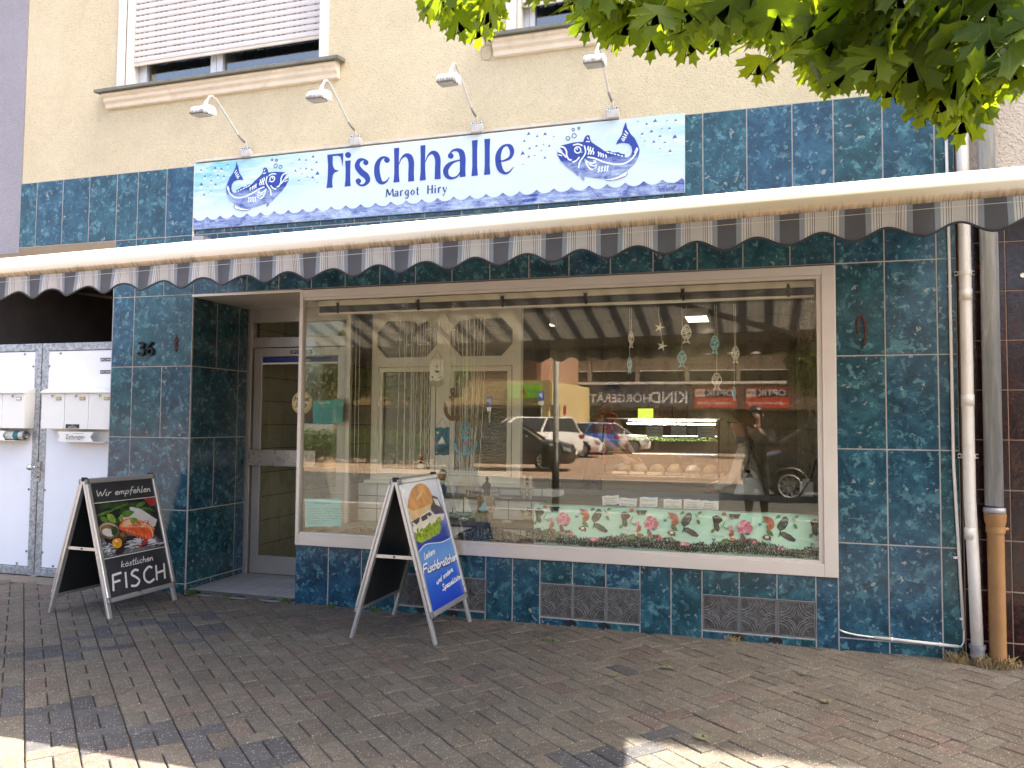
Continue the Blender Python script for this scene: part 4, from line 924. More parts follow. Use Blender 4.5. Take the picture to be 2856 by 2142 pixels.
def drops(lst, f, sgn):
    for x, y, r in lst:
        m = MB(); a = f(x, y); k = r / 3.16 * .0026
        m.prism([(a[0] + k * p * sgn, a[1] + k * q) for p, q in ((.1, 1.6), (.75, .7), (.95, -.2), (.6, -.95), (0, -1.2), (-.6, -.95), (-.9, -.2), (-.55, .5))], FX(-.0205), -T * .6, 0)
        m.prism([(a[0] + k * p * sgn, a[1] + k * q) for p, q in ((.1, 1.6), (.75, .7), (.9, -.1), (.35, .25), (-.2, .3), (-.7, -.1), (-.5, .55))], FX(-.0205), -T, 0, 1)
        m.build('droplet', [M_dropw, M_fishn2], sign)
M_dropw = mat('drop_white', (.80, .88, .92), .4, 0, 0); M_fishn2 = mat('drop_blue', (.03, .10, .30), .45, 0, .2)
drops([(65, 560, 15), (120, 543, 7), (188, 548, 22), (243, 552, 17), (300, 513, 12), (98, 617, 17), (150, 601, 9), (212, 610, 16), (265, 617, 16), (153, 655, 16), (65, 693, 24), (125, 705, 9), (192, 690, 17), (250, 668, 9), (152, 743, 11), (90, 780, 17),
       (868, 495, 8), (930, 470, 17), (988, 472, 14), (1050, 445, 19), (1080, 493, 15), (895, 567, 14), (940, 545, 9), (990, 548, 14), (1040, 557, 15), (955, 590, 9), (1000, 620, 11), (1045, 628, 17), (1088, 598, 26), (925, 653, 13), (1088, 668, 9)], SA, 1)
drops([(713, 245, 20), (787, 263, 14), (857, 247, 20), (932, 263, 10), (673, 305, 15), (720, 370, 15), (780, 348, 14), (842, 333, 9), (893, 348, 15), (822, 387, 10), (660, 420, 24), (713, 443, 14), (765, 430, 10), (855, 453, 15), (660, 507, 9),
       (1675, 128, 9), (1752, 155, 15), (1828, 132, 20), (1930, 123, 10), (2008, 122, 15), (1885, 195, 10), (1953, 195, 15), (1795, 222, 17), (1713, 243, 16), (1870, 262, 15), (1735, 303, 10), (1815, 313, 16), (1912, 315, 12), (2002, 275, 24), (1868, 368, 9), (1958, 395, 17)], SB, -1)
wv = [(-1.043, 3.02)]; P_ = .1295; x = -1.043; pk = -.908
n = 0
xx = -1.043
while xx < 2.998:
    ph = ((xx - pk) / P_) % 1.0; d = abs(ph - .5) * 2             # 0 trough .. 1 crest
    wv.append((xx, 3.090 + .032 * d ** 2.2)); xx += P_ / 16
wv += [(2.998, 3.095), (2.998, 3.02)]
for a, b_ in zip(wv[1:-1], wv[2:-1]): pass
m = MB(); m.prism(wv, FX(-.0205), -T * .8, 0); m.build('wave', M_wave, sign)
m = MB(); put_text(m, 'czaja', .036, lambda a, b_, c: (2.905 + a, -.0235, 3.05 + b_ + a * .2), 0, 0, shear=.2); m.ribbon([(2.835, 3.02), (2.83, 3.06), (2.81, 3.085), (2.86, 3.095), (2.95, 3.088), (2.99, 3.10)], .002, FX(-.0205), -T, 0); m.build('maker_mark', M_ink, sign)
for x in (-.72, .1, .95, 1.8, 2.62):
    m = MB(); disc(m, x, 3.047, .006, -.022, .003, n=10); m.build('screw', M_bolt, sign)

# cable rail and the four sign lamps
t = thing('cable_rail', 'long pale cable rail running along the sign top edge between lamps', 'cable rail', (1.0, -.01, 3.6))
MB().box(-1.04, 2.52, -.022, .004, 3.590, 3.612).build('rail', mat('pale_trunking', (.62, .57, .48), .5, 0, .1, 4, dirt=.4), t, bev=.003)
MB().box(-1.0, 2.5, -.006, .006, 3.579, 3.589).build('shadow_gap', mat('rust_brown_strip', (.22, .15, .08), .9, 0, .3, 10), t)
def lamp(x, lab):
    t = thing('sign_lamp', lab, 'lamp', (x, 0, 3.62), group='swan neck lamps above the sign')
    m = MB(); m.box(x - .045, x + .045, -.05, .004, 3.585, 3.645); m.build('base_box', mat('grey_lamp_base', (.50, .48, .45), .5, 0, .1, 9, dirt=.4), t, bev=.006)
    for s_ in (-1, 1):
        m = MB(); m.cyl((x + s_ * .03, -.046, 3.655), (x + s_ * .03, -.028, 3.655), .012, n=12); m.cyl((x + s_ * .03, -.05, 3.655), (x + s_ * .03, -.046, 3.655), .005, n=8, mi=1); m.build('cap_screw', [M_chrome, M_black], t, auto=True)
    path = [(x, -.03, 3.64), (x, -.035, 3.685), (x - .004, -.055, 3.705), (x - .008, -.10, 3.72), (x - .012, -.135, 3.74), (x - .015, -.24, 3.815), (x - .02, -.36, 3.895), (x - .02, -.41, 3.925), (x - .02, -.45, 3.932), (x - .02, -.48, 3.915), (x - .02, -.51, 3.87), (x - .02, -.52, 3.84)]
    MB().tube(path, .0085, 10).build('arm', mat('white_lamp_arm', (.66, .63, .58), .4, 0, .08, 8, dirt=.25), t, smooth=True)
    m = MB(); m.tube([path[2], path[3], path[4]], .0098, 10); m.build('joint_sleeve', mat('scuffed_grey', (.30, .29, .27), .6, 0, .3, 30), t, smooth=True)
    m = MB(); m.tube([(x - .02, -.512, 3.865), (x - .02, -.528, 3.82)], [.013, .018], 10); m.build('neck', M_white, t, smooth=True)
    hx = x - .03; prof = [(-.468, 3.775), (-.475, 3.805), (-.505, 3.826), (-.545, 3.822), (-.585, 3.80), (-.612, 3.765), (-.620, 3.738), (-.612, 3.736), (-.50, 3.752)]
    m = MB(); m.prism(prof, lambda a, b_, c: (c, a, b_), hx - .062, hx + .062); m.prism([(-.462, 3.772), (-.47, 3.81), (-.50, 3.83), (-.48, 3.75)], lambda a, b_, c: (c, a, b_), hx + .0621, hx + .066)
    m.build('shade', M_lampw, t, bev=.004)
    m = MB(); m.prism([(-.505, 3.7505), (-.607, 3.7355), (-.600, 3.728), (-.508, 3.742)], lambda a, b_, c: (c, a, b_), hx - .055, hx + .055); m.build('lamp_glass', mat('lamp_glass', (.30, .29, .27), .2), t)
def lampw():
    t = NT('mossy_white_lamp'); p = t.co('Position'); z = t.sep(p)[2]
    n_ = t.noise(1.0, 6, .7, .5, t.vmul(p, (70, 70, 14)))
    f = t.ramp(t.math('ADD', t.math('MULTIPLY', t.math('SUBTRACT', 3.815, z), 9.0), t.math('SUBTRACT', n_, .5)), [(.36, 0), (.62, 1)])
    return t.done(t.pbsdf(t.mix(t.math('MULTIPLY', f, .85), (.74, .73, .72), (.10, .085, .05)), .45, 0, None, .4))
M_lampw = lampw()
for x, l in ((-.53, 'white swan neck lamp above the left hand fish of the sign'), (.47, 'white swan neck lamp over the first letters of the sign'), (1.48, 'white swan neck lamp over the last letters of the sign'), (2.5, 'white swan neck lamp above the fish at the sign end near the tree')):
    lamp(x, l)

# ---------------------------------------------------------------- awning
XL, XR, EY = -1.15, 4.66, -2.36
awn = thing('awning', 'extended grey striped awning with cream front bar over the shop front', 'awning', (1.75, 0, 2.85))
tilt = lambda x: .0165 * (x - 2.0)
PER, PH = .2262, 3.35
def fabric_mat():
    t = NT('striped_awning_fabric'); p = t.co('Position'); x = t.sep(p)[0]
    u = t.math('FRACT', t.math('ADD', t.math('DIVIDE', t.math('SUBTRACT', x, PH), PER), 100.5))    # .5 = centre of the dark stripe
    fine = t.math('FRACT', t.math('MULTIPLY', u, 62.0))
    D, B, L, K, C = (.125, .123, .132), (.30, .325, .36), (.68, .64, .60), (.15, .14, .13), (.61, .57, .53)
    st = [(0, C), (.09, L), (.105, K), (.115, L), (.14, K), (.15, L), (.175, K), (.186, L), (.22, K), (.228, L), (.26, B), (.345, D), (.655, B), (.74, L), (.772, K), (.78, L), (.814, K), (.825, L), (.85, K), (.86, L), (.885, K), (.895, L), (.91, C)]
    c = t.ramp(u, st, 'CONSTANT')
    pin = t.math('MULTIPLY', t.math('GREATER_THAN', fine, .62), t.math('GREATER_THAN', t.math('ABSOLUTE', t.math('SUBTRACT', u, .5)), .15))
    c = t.mix(t.math('MULTIPLY', pin, .25), c, (.20, .19, .18))
    c = t.mix(1.0, c, t.ramp(t.noise(4, 6, .65, .3, p), [(.3, .82), (.7, 1.06)]), 'MULTIPLY')
    w = t.noise(700, 2, .5, 0, p)
    b = t.n('ShaderNodeBsdfPrincipled'); t.set(b.inputs['Base Color'], c); b.inputs['Roughness'].default_value = .9; b.inputs['Specular IOR Level'].default_value = .15
    t.set(b.inputs['Normal'], t.bump(w, .25, .001))
    tr = t.n('ShaderNodeBsdfTranslucent'); t.set(tr.inputs[0], t.mix(1.0, c, (.9, .86, .8), 'MULTIPLY'))
    mx = t.n('ShaderNodeMixShader'); mx.inputs[0].default_value = .22; t.t.links.new(b.outputs[0], mx.inputs[1]); t.t.links.new(tr.outputs[0], mx.inputs[2])
    return t.done(mx.outputs[0])
M_fab = fabric_mat()
def bar_mat():
    t = NT('cream_awning_bar'); p = t.co('Position'); s_ = t.sep(p); x, z = s_[0], s_[2]
    zz = t.math('SUBTRACT', t.math('SUBTRACT', z, 2.177), t.math('MULTIPLY', t.math('SUBTRACT', x, 2.0), .0165))
    st = t.noise(1.0, 5, .75, .3, t.vmul(p, (48, 4, 5))); big = t.noise(2.0, 5, .6, .4, p)
    edge = t.math('ADD', t.math('SUBTRACT', .036, zz), t.math('MULTIPLY', t.math('SUBTRACT', st, .5), .055))
    edge = t.math('ADD', edge, t.math('MULTIPLY', t.math('SUBTRACT', big, .5), .05))
    f = t.math('MULTIPLY', t.ramp(edge, [(.0, 0.0), (.03, 1.0)]), t.ramp(t.noise(1.0, 4, .7, .2, t.vmul(p, (120, 4, 9))), [(.38, .25), (.6, 1.0)]))
    fringe = t.ramp(t.math('ADD', zz, t.math('MULTIPLY', t.math('SUBTRACT', st, .5), .05)), [(.0, 0.0), (.065, 0.0), (.066, .0)])
    c = t.mix(t.ramp(zz, [(.0, 1.0), (.085, .0)]), (.72, .66, .55), (.60, .46, .30))  # tan towards the bottom stands in for warm light bounced off the ground
    c = t.mix(t.math('MULTIPLY', f, .92), c, (.060, .045, .025))
    sp = t.ramp(t.noise(60, 6, .7, .6, p), [(.68, 0), (.74, 1)]); c = t.mix(t.math('MULTIPLY', sp, .5), c, (.25, .17, .08))
    return t.done(t.pbsdf(c, .38, 0, None, .45))
M_bar = bar_mat()
# front bar
prof = [(-2.300, 2.182), (-2.375, 2.178), (-2.405, 2.188), (-2.422, 2.205), (-2.424, 2.235), (-2.412, 2.265), (-2.390, 2.288), (-2.360, 2.300), (-2.325, 2.302), (-2.300, 2.292)]
m = MB(); NX = 12
for k in range(NX + 1):
    x = XL + (XR - XL) * k / NX; m.v += [(x, a, b_ + tilt(x)) for a, b_ in prof]
L = len(prof)
for k in range(NX):
    for j in range(L): m.f.append((k * L + j, k * L + (j + 1) % L, (k + 1) * L + (j + 1) % L, (k + 1) * L + j)); m.m.append(0)
m.f += [tuple(range(L)), tuple(reversed(range(NX * L, NX * L + L)))]; m.m += [0, 0]
m.build('front_bar', M_bar, awn, auto=True)
m = MB(); NXF, NYF = 60, 8
def fz(x, t_): return 2.86 + (2.285 + tilt(x) - 2.86) * t_ - .022 * math.sin(math.pi * t_) * (1 + .15 * math.sin(x * 5))
for i in range(NXF + 1):
    x = XL + .03 + (XR - XL - .06) * i / NXF
    for j in range(NYF + 1): m.v.append((x, -.10 + (-2.30 + .10) * j / NYF, fz(x, j / NYF)))
for i in range(NXF):
    for j in range(NYF): a = i * (NYF + 1) + j; m.f.append((a, a + 1, a + NYF + 2, a + NYF + 1)); m.m.append(0)
m.build('canopy_fabric', M_fab, awn, smooth=True)
def val_bottom(x): return 2.088 + tilt(x) - .021 * math.cos(2 * math.pi * (x - PH) / PER)
def val_y(x, t_): return -2.402 - .010 * math.sin(2 * math.pi * (x - PH) / PER + .6) * t_ - .006 * math.sin(x * 3.1) * t_ - .004 * math.sin(x * 41) * t_
m = MB(); N = 400
for i in range(N + 1):
    x = XL + .03 + (XR - XL - .06) * i / N
    for j in range(4):
        t_ = j / 3; z1 = 2.186 + tilt(x); m.v.append((x, val_y(x, t_), z1 + (val_bottom(x) - z1) * t_))
for i in range(N):
    for j in range(3): a = i * 4 + j; m.f.append((a, a + 1, a + 5, a + 4)); m.m.append(0)
m.build('valance', M_fab, awn, smooth=True)
m = MB(); m.tube([(XL + .03 + (XR - XL - .06) * i / N, val_y(XL + .03 + (XR - XL - .06) * i / N, 1) - .001, val_bottom(XL + .03 + (XR - XL - .06) * i / N)) for i in range(N + 1)], .0045, 5); m.build('edge_binding', mat('charcoal_binding', (.035, .034, .036), .9), awn, smooth=True)
m = MB(); m.tube([(XL + .03 + (XR - XL - .06) * i / 60, val_y(XL + .03 + (XR - XL - .06) * i / 60, .3) - .0015, 2.186 - .022 + tilt(XL + (XR - XL) * i / 60)) for i in range(61)], .0009, 4); m.build('stitched_seam', M_cream, awn)
m = MB(); m.tube([(XL, -.09, 2.86), (XR, -.09, 2.86)], .045, 12); m.build('roller_tube', M_alud, awn, smooth=True)
for x in (-.9, 1.75, 4.4): MB().box(x - .05, x + .05, -.14, -.001, 2.79, 2.93).build('wall_bracket', M_alud, awn, bev=.004)
for x0, x1 in ((-.6, .75), (4.1, 2.75)):
    m = MB(); m.bar((x0, -.14, 2.78), (x1, -1.22, 2.50), .05, .06); a = m.build('folding_arm', M_alud, awn, bev=.006)
    m = MB(); m.bar((x1, -1.22, 2.46), (x0 + .25 * (1 if x1 > x0 else -1), -2.29, 2.225 + tilt(x0)), .04, .05); m.build('folding_arm', M_alud, awn, bev=.006)
    MB().cyl((x1, -1.22, 2.42), (x1, -1.22, 2.54), .035, n=12).build('elbow_joint', M_alud, awn, auto=True)

# ---------------------------------------------------------------- A-boards
def homog(src, dst):
    A = []; B_ = []
    for (x, y), (u, v) in zip(src, dst):
        A.append([x, y, 1, 0, 0, 0, -u * x, -u * y]); B_.append(u); A.append([0, 0, 0, x, y, 1, -v * x, -v * y]); B_.append(v)
    n = 8                                                     # plain Gauss elimination
    Mx = [r + [b] for r, b in zip(A, B_)]
    for i in range(n):
        p = max(range(i, n), key=lambda k: abs(Mx[k][i])); Mx[i], Mx[p] = Mx[p], Mx[i]
        for k in range(n):
            if k != i:
                f = Mx[k][i] / Mx[i][i]; Mx[k] = [a - f * b for a, b in zip(Mx[k], Mx[i])]
    h = [Mx[i][n] / Mx[i][i] for i in range(n)]
    return lambda x, y: ((h[0] * x + h[1] * y + h[2]) / (h[6] * x + h[7] * y + 1), (h[3] * x + h[4] * y + h[5]) / (h[6] * x + h[7] * y + 1))
PW, PHT = .60, .845
def aboard(label, loc, hgt, spread, rot=0.0):
    t = thing('pavement_sign', label, 'A-board', loc, rot)
    sides = {}
    for s_ in (1, -1):
        ap = Vector((.018 * s_, 0, hgt)); ft = Vector((spread / 2 * s_, 0, 0)); d = (ft - ap).normalized(); Ln = (ft - ap).length
        nrm = Vector((-d.z * s_, 0, d.x * s_)) * (1 if s_ > 0 else 1)
        nrm = Vector((abs(d.z), 0, abs(d.x))); nrm.x *= s_
        def fn(a, b_, c, ap=ap, d=d, nrm=nrm): return tuple(ap + d * b_ + nrm * c + Vector((0, a, 0)))     # a = width, b = down the slope, c = outwards
        sides[s_] = (fn, Ln)
        pn = MB(); hw = PW / 2 + .035
        def bx(mb, a0, a1, b0, b1, c0, c1, mi=0):
            vs = [fn(a, b_, c) for c in (c0, c1) for a, b_ in ((a0, b0), (a1, b0), (a1, b1), (a0, b1))]
            return mb.add(vs, [(0, 3, 2, 1), (4, 5, 6, 7), (0, 1, 5, 4), (1, 2, 6, 5), (2, 3, 7, 6), (3, 0, 4, 7)] if s_ < 0 else [(0, 1, 2, 3), (4, 7, 6, 5), (0, 4, 5, 1), (1, 5, 6, 2), (2, 6, 7, 3), (3, 7, 4, 0)], mi)
        b0, b1 = .0, PHT + .07
        fr = MB(); bx(fr, -hw, hw, b0, b0 + .035, -.004, .016); bx(fr, -hw, hw, b1 - .035, b1, -.004, .016); bx(fr, -hw, -hw + .035, b0 + .035, b1 - .035, -.004, .016); bx(fr, hw - .035, hw, b0 + .035, b1 - .035, -.004, .016)
        f_ = fr.build('snap_frame', M_boardal, t, local=True, bev=.007)
        bk = MB(); bx(bk, -hw + .03, hw - .03, b0 + .03, b1 - .03, -.006, .002); bk.build('back_sheet', M_boardbk, t, local=True)
        for q in (-1, 1):
            lg = MB(); a0, a1 = (hw - .034) * q, hw * q
            bx(lg, min(a0, a1), max(a0, a1), .012, Ln, -.026, -.005); lg.build('leg', M_boardal, t, local=True, bev=.003)
            for bb in (b0, b1 - .036):
                cp = MB(); bx(cp, min(hw * q, (hw - .036) * q) - .001, max(hw * q, (hw - .036) * q) + .001, bb - .001, bb + .037, -.003, .0165); cp.build('corner_cap', mat('grey_corner_cap', (.20, .20, .20), .4, .4), t, local=True, bev=.009)
    for q in (-1, 1):
        hw = PW / 2 + .035; a = (hw - .017) * q
        p0 = Vector(sides[1][0](a, .52, -.016)); p1 = Vector(sides[-1][0](a, .52, -.016))
        MB().bar(p0, p1, .004, .022).build('spreader_bar', M_boardal, t, local=True)
        mid = (p0 + p1) / 2; MB().cyl(mid + Vector((0, -.006, 0)), mid + Vector((0, .006, 0)), .007, n=8).build('spreader_pin', M_iron, t, local=True)
        MB().tube([(-.02, a, hgt + .002), (.02, a, hgt + .002)], .012, 10).build('hinge', M_rubber, t, local=True)
    return t, sides[1][0]
def poster(t, fn, src, draw):
    H = homog(src, [(0, PHT), (PW, PHT), (0, 0), (PW, 0)])
    g = lambda a, b_, c: fn(a - PW / 2, .035 + PHT - b_, .0025 - c)         # a right, b up, negative c = nearer the viewer
    po = MB(); return H, g
def flat(H, g, lst, mats, name, parent):
    m = MB(); lay = 0
    for mi, poly in lst:
        lay += 1; m.prism([H(*p) for p in poly], g, -.0004 - lay * .00012, 0.0, mi)
    return m.build(name, mats, parent, local=True)
def oval(x, y, rx, ry, rot=0, n=22, j=0.0): return [(x + math.cos(rot) * rx * math.cos(2 * math.pi * k / n) - math.sin(rot) * ry * math.sin(2 * math.pi * k / n) + rng.uniform(-j, j), y + math.sin(rot) * rx * math.cos(2 * math.pi * k / n) + math.cos(rot) * ry * math.sin(2 * math.pi * k / n) + rng.uniform(-j, j)) for k in range(n)]
def leafp(x0, y0, x1, y1, w): 
    dx, dy = x1 - x0, y1 - y0; return [(x0 + dx * q + dy * w * s_ * math.sin(math.pi * q ** .8), y0 + dy * q - dx * w * s_ * math.sin(math.pi * q ** .8)) for s_, qs in ((1, (0, .15, .3, .5, .7, .85, 1)), (-1, (.85, .7, .5, .3, .15))) for q in qs]
PR = dict(var=.25, vs=18)
P_slate = mat('print_slate', (.028, .030, .036), .45, 0, .35, 7); P_black = mat('print_black', (.010, .010, .012), .45, 0, .3, 9); P_grey = mat('print_grey', (.11, .115, .125), .45, 0, .5, 6)
P_cream = mat('print_parchment', (.60, .58, .55), .5, 0, .12, 14); P_green = mat('print_leaf', (.085, .19, .025), .5, 0, .5, 20); P_dkgreen = mat('print_herb', (.025, .055, .012), .5, 0, .7, 45)
P_lime = mat('print_lime', (.22, .36, .04), .5, 0, .4, 25); P_red = mat('print_red', (.30, .025, .02), .4, 0, .35, 12); P_salmon = mat('print_salmon', (.62, .085, .022), .45, 0, .4, 22); P_salmonl = mat('print_salmon_light', (.72, .26, .12), .45, 0, .4, 26); P_fat = mat('print_fat', (.74, .47, .30), .5, 0, .2)
P_amber = mat('print_amber', (.20, .10, .04), .4, 0, .5, 18); P_yel = mat('print_yellow', (.66, .30, .02), .4, 0, .3, 9); P_salt = mat('print_white', (.74, .74, .74), .5, 0, .1)
P_brown = mat('print_brown', (.07, .030, .014), .4, 0, .5, 14)
boardL, fnL = aboard('open A-board with black Wir empfehlen köstlichen FISCH poster by the tiled pillar', (-1.245, -.53, -.012), .995, .60, R(-2))
H, g = poster(boardL, fnL, [(98, 195), (722, 112), (410, 1265), (1030, 1080)], None)
pr = MB(); pr.prism([(0, 0), (PW, 0), (PW, PHT), (0, PHT)], g, -.0004, .0); po = pr.build('poster', P_slate, boardL, local=True)
L = [(1, [(140, 380), (770, 282), (920, 744), (300, 897)]), (2, [(240, 690), (420, 640), (700, 560), (905, 700), (880, 745), (300, 890), (265, 790)]), (1, [(290, 700), (520, 660), (800, 650), (820, 700), (700, 760), (560, 720), (500, 830), (440, 850), (330, 760)]),
     (5, oval(275, 385, 70, 42, -.2, 16, 9)), (5, oval(420, 380, 90, 34, -.3, 18, 10)), (4, leafp(180, 495, 380, 420, .06)), (4, leafp(340, 430, 520, 350, .05)), (5, oval(560, 365, 60, 25, -.3, 12, 6)), (3, [(545, 385), (640, 400), (818, 492), (806, 552), (700, 600), (520, 560), (440, 470), (470, 420)]),
     (5, oval(480, 430, 60, 30, -.4, 14, 9)), (7, [(660, 302), (700, 290), (705, 330), (680, 320)]), (7, oval(748, 325, 50, 40)), (4, leafp(590, 385, 690, 330, .2)), (4, leafp(640, 395, 770, 400, .12)), (5, leafp(660, 400, 785, 455, .08)), (5, leafp(690, 395, 800, 420, .07)), (5, leafp(735, 390, 750, 345, .1)),
     (4, leafp(445, 470, 582, 430, .24)), (6, leafp(300, 468, 405, 545, .26)), (4, leafp(232, 500, 330, 545, .22)), (6, leafp(470, 470, 405, 548, .22)), (5, leafp(395, 500, 440, 560, .3)),
     (8, [(432, 575), (470, 510), (560, 484), (640, 505), (722, 524), (802, 578), (792, 640), (782, 686), (700, 682), (600, 655), (500, 625), (440, 605)]), (9, [(470, 525), (560, 486), (640, 507), (722, 526), (800, 578), (740, 575), (660, 570), (560, 580), (480, 590), (445, 575)]), (10, [(480, 530), (550, 490), (600, 500), (570, 540), (500, 580), (470, 570)]), (10, [(640, 540), (700, 530), (720, 560), (660, 575)])]
for i in range(7): L.append((10, leafp(500 + i * 42, 598 + i * 9, 535 + i * 38, 622 + i * 9, .09)))
for i in range(6): L.append((10, leafp(722 + i * 10, 560 + i * 4, 775 + i * 3, 580 + i * 17, .04)))
L += [(6, oval(575, 512, 38, 24, .2, 14, 6)), (4, oval(590, 505, 26, 16, .2, 10, 5))]
for i in range(26): L.append((7, oval(rng.uniform(520, 740), rng.uniform(500, 565), 5, 5, 0, 6)))
L += [(11, oval(328, 622, 105, 78, .1)), (15, oval(328, 612, 97, 64, .1)), (11, oval(328, 622, 88, 52, .1)), (3, oval(322, 642, 66, 36, .2)), (5, oval(385, 625, 34, 44, .2, 12, 5)), (14, oval(474, 664, 46, 42)), (11, oval(470, 655, 24, 22)), (12, oval(425, 737, 48, 49)), (1, oval(422, 745, 5, 6)), (13, oval(412, 718, 12, 8)),
      (7, [(616, 746), (650, 738), (690, 696), (722, 690), (734, 706), (716, 734), (672, 758), (636, 757)])]
for cx, cy, sx, sy, n_ in ((350, 800, 75, 50, 80), (630, 705, 40, 32, 70), (570, 750, 70, 40, 30), (775, 710, 40, 30, 50), (860, 720, 30, 12, 6)):
    for i in range(n_): r_ = rng.uniform(1.5, 4.5); L.append((13, oval(rng.gauss(cx, sx * .5), rng.gauss(cy, sy * .5), r_, r_, 0, 5)))
L = [(mi, p) for mi, p in L]
flat(H, g, [(mi - 1, p) for mi, p in L], [P_black, P_grey, P_cream, P_green, P_dkgreen, P_lime, P_red, P_salmon, P_salmonl, P_fat, P_amber, P_yel, P_salt, P_brown, mat('print_glass_rim', (.38, .33, .27), .4)], 'food_picture', po)
def ptxt(m, H, g, txt, p0, p1, w, c=-.001, slant=.15, gap=.06, arc=0.0, mi=0, d=.0006, h=60):
    a = H(*p0); b_ = H(*p1); tp = H(p0[0], p0[1] - h); size = tp[1] - a[1]; sx = (b_[0] - a[0]) / (pen_width(txt, size, gap)); pen(m, txt, a[0], a[1], size, w, g, c - d, c, mi, slant, (b_[1] - a[1]) / max(1e-4, b_[0] - a[0]), gap, arc, sx); return size
M_chalk = mat('chalk_white_print', (.74, .73, .70), .5, 0, .05)
for a, b_ in (((140, 380), (770, 281)), ((300, 898), (920, 744))): m = MB(); m.ribbon([H(*a), H(*b_)], .005, g, -.012, -.0085); m.build('white_rule', M_chalk, po, local=True)
for txt, p0, p1, w_, sl, gp, hh_ in (('Wir empfehlen', (165, 315), (722, 232), .0060, .2, .06, 62), ('köstlichen', (488, 965), (815, 875), .0058, .15, .06, 62), ('FISCH', (425, 1198), (985, 1035), .0170, .05, .12, 162)):
    m = MB(); ptxt(m, H, g, txt, p0, p1, w_, -.0085, sl, gp, h=hh_); m.build('lettering', M_chalk, po, local=True)

boardR, fnR = aboard('open A-board with blue Fischbrötchen poster standing before the display window', (1.19, -.415, 0), 1.045, .63, R(0))
H, g = poster(boardR, fnR, [(536, 195), (792, 128), (822, 1268), (1040, 1080)], None)
def sea_print():
    t = NT('print_sky_to_blue'); p = t.co('Position'); z = t.sep(p)[2]
    c = t.ramp(t.math('SUBTRACT', t.math('MULTIPLY', z, 1.0), .15), [(.05, (.012, .04, .42)), (.22, (.03, .12, .55)), (.34, (.08, .22, .58)), (.40, (.02, .045, .30)), (.52, (.03, .06, .32)), (.62, (.30, .33, .50)), (.75, (.62, .64, .72)), (.88, (.72, .73, .78))])
    return t.done(t.pbsdf(c, .28, 0, None, .4))
pr = MB(); pr.prism([(0, 0), (PW, 0), (PW, PHT), (0, PHT)], g, -.0004, 0); po = pr.build('poster', sea_print(), boardR, local=True)
P_bun = mat('print_bun', (.60, .28, .075), .45, 0, .35, 9); P_bund = mat('print_bun_light', (.70, .47, .22), .45, 0, .2, 10); P_her = mat('print_herring', (.055, .038, .05), .35, 0, .8, 30); P_sauce = mat('print_sauce', (.74, .68, .55), .45, 0, .15, 14); P_let = mat('print_lettuce', (.26, .36, .025), .5, 0, .7, 40); P_swave = mat('print_light_blue', (.10, .27, .62), .35, 0, .06)
L = [(5, [(690, 790), (700, 765), (735, 710), (790, 690), (850, 676), (905, 640), (925, 612), (965, 770), (900, 800), (820, 850), (740, 900), (722, 880)]),
     (4, [(652, 640), (700, 600), (740, 560), (830, 500), (852, 540), (842, 600), (775, 652), (715, 697), (664, 676)]), (3, [(610, 500), (690, 455), (750, 400), (800, 440), (868, 430), (862, 480), (800, 520), (742, 545), (722, 605), (682, 622), (642, 590), (622, 540)]),
     (2, [(768, 275), (810, 290), (842, 360), (868, 425), (840, 425), (800, 440), (770, 400), (765, 340)]), (3, [(778, 300), (815, 310), (838, 372), (800, 352)]), (2, [(775, 365), (830, 380), (850, 420), (790, 410)]),
     (2, [(630, 520), (690, 470), (700, 500), (660, 555), (640, 560)]), (2, [(700, 470), (760, 420), (780, 440), (750, 480), (712, 510)]), (3, leafp(640, 520, 700, 600, .12)), (3, leafp(690, 490, 740, 580, .12)), (3, leafp(745, 450, 790, 520, .12)),
     (0, [(598, 340), (608, 270), (622, 225), (650, 190), (680, 176), (712, 184), (745, 220), (768, 270), (778, 335), (765, 385), (735, 425), (690, 470), (650, 500), (622, 500), (606, 465), (600, 400)]), (1, [(604, 400), (640, 420), (700, 395), (765, 350), (764, 386), (735, 425), (690, 470), (650, 500), (622, 500), (606, 465)]), (1, leafp(660, 330, 700, 230, .10))]
for i in range(50):
    x = rng.uniform(660, 840); y = 690 - (x - 655) * .75 + rng.uniform(-70, 10); L.append((4, leafp(x, y, x + rng.uniform(-6, 10), y - 32, .16)))
flat(H, g, L, [P_bun, P_bund, P_her, P_sauce, P_let, P_swave], 'food_picture', po)
M_wprint = mat('white_print', (.82, .84, .88), .4, 0, .03)
m = MB(); m.ribbon([H(*q) for q in ((690, 790), (700, 765), (735, 710), (790, 690), (850, 676), (905, 640), (925, 612))], .005, g, -.009, -.0082); m.build('white_rule', M_wprint, po, local=True)
for txt, p0, p1, w_, gp, hh_ in (('Leckere', (738, 835), (812, 772), .009, .06, 60), ('Fischbrötchen', (738, 965), (972, 806), .0115, .03, 85), ('und andere', (838, 1032), (945, 905), .0078, .06, 52), ('Spezialitäten', (880, 1080), (1008, 955), .0078, .06, 52)):
    m = MB(); ptxt(m, H, g, txt, p0, p1, w_, -.0085, .2, gp, h=hh_); m.build('lettering', M_wprint, po, local=True)
m = MB(); ptxt(m, H, g, 'Fischbrötchen', (742, 973), (976, 814), .0115, -.0079, .2, .03, h=85); m.build('letter_shadow', mat('navy_shadow_print', (.012, .02, .13), .4, 0, 0), po, local=True)
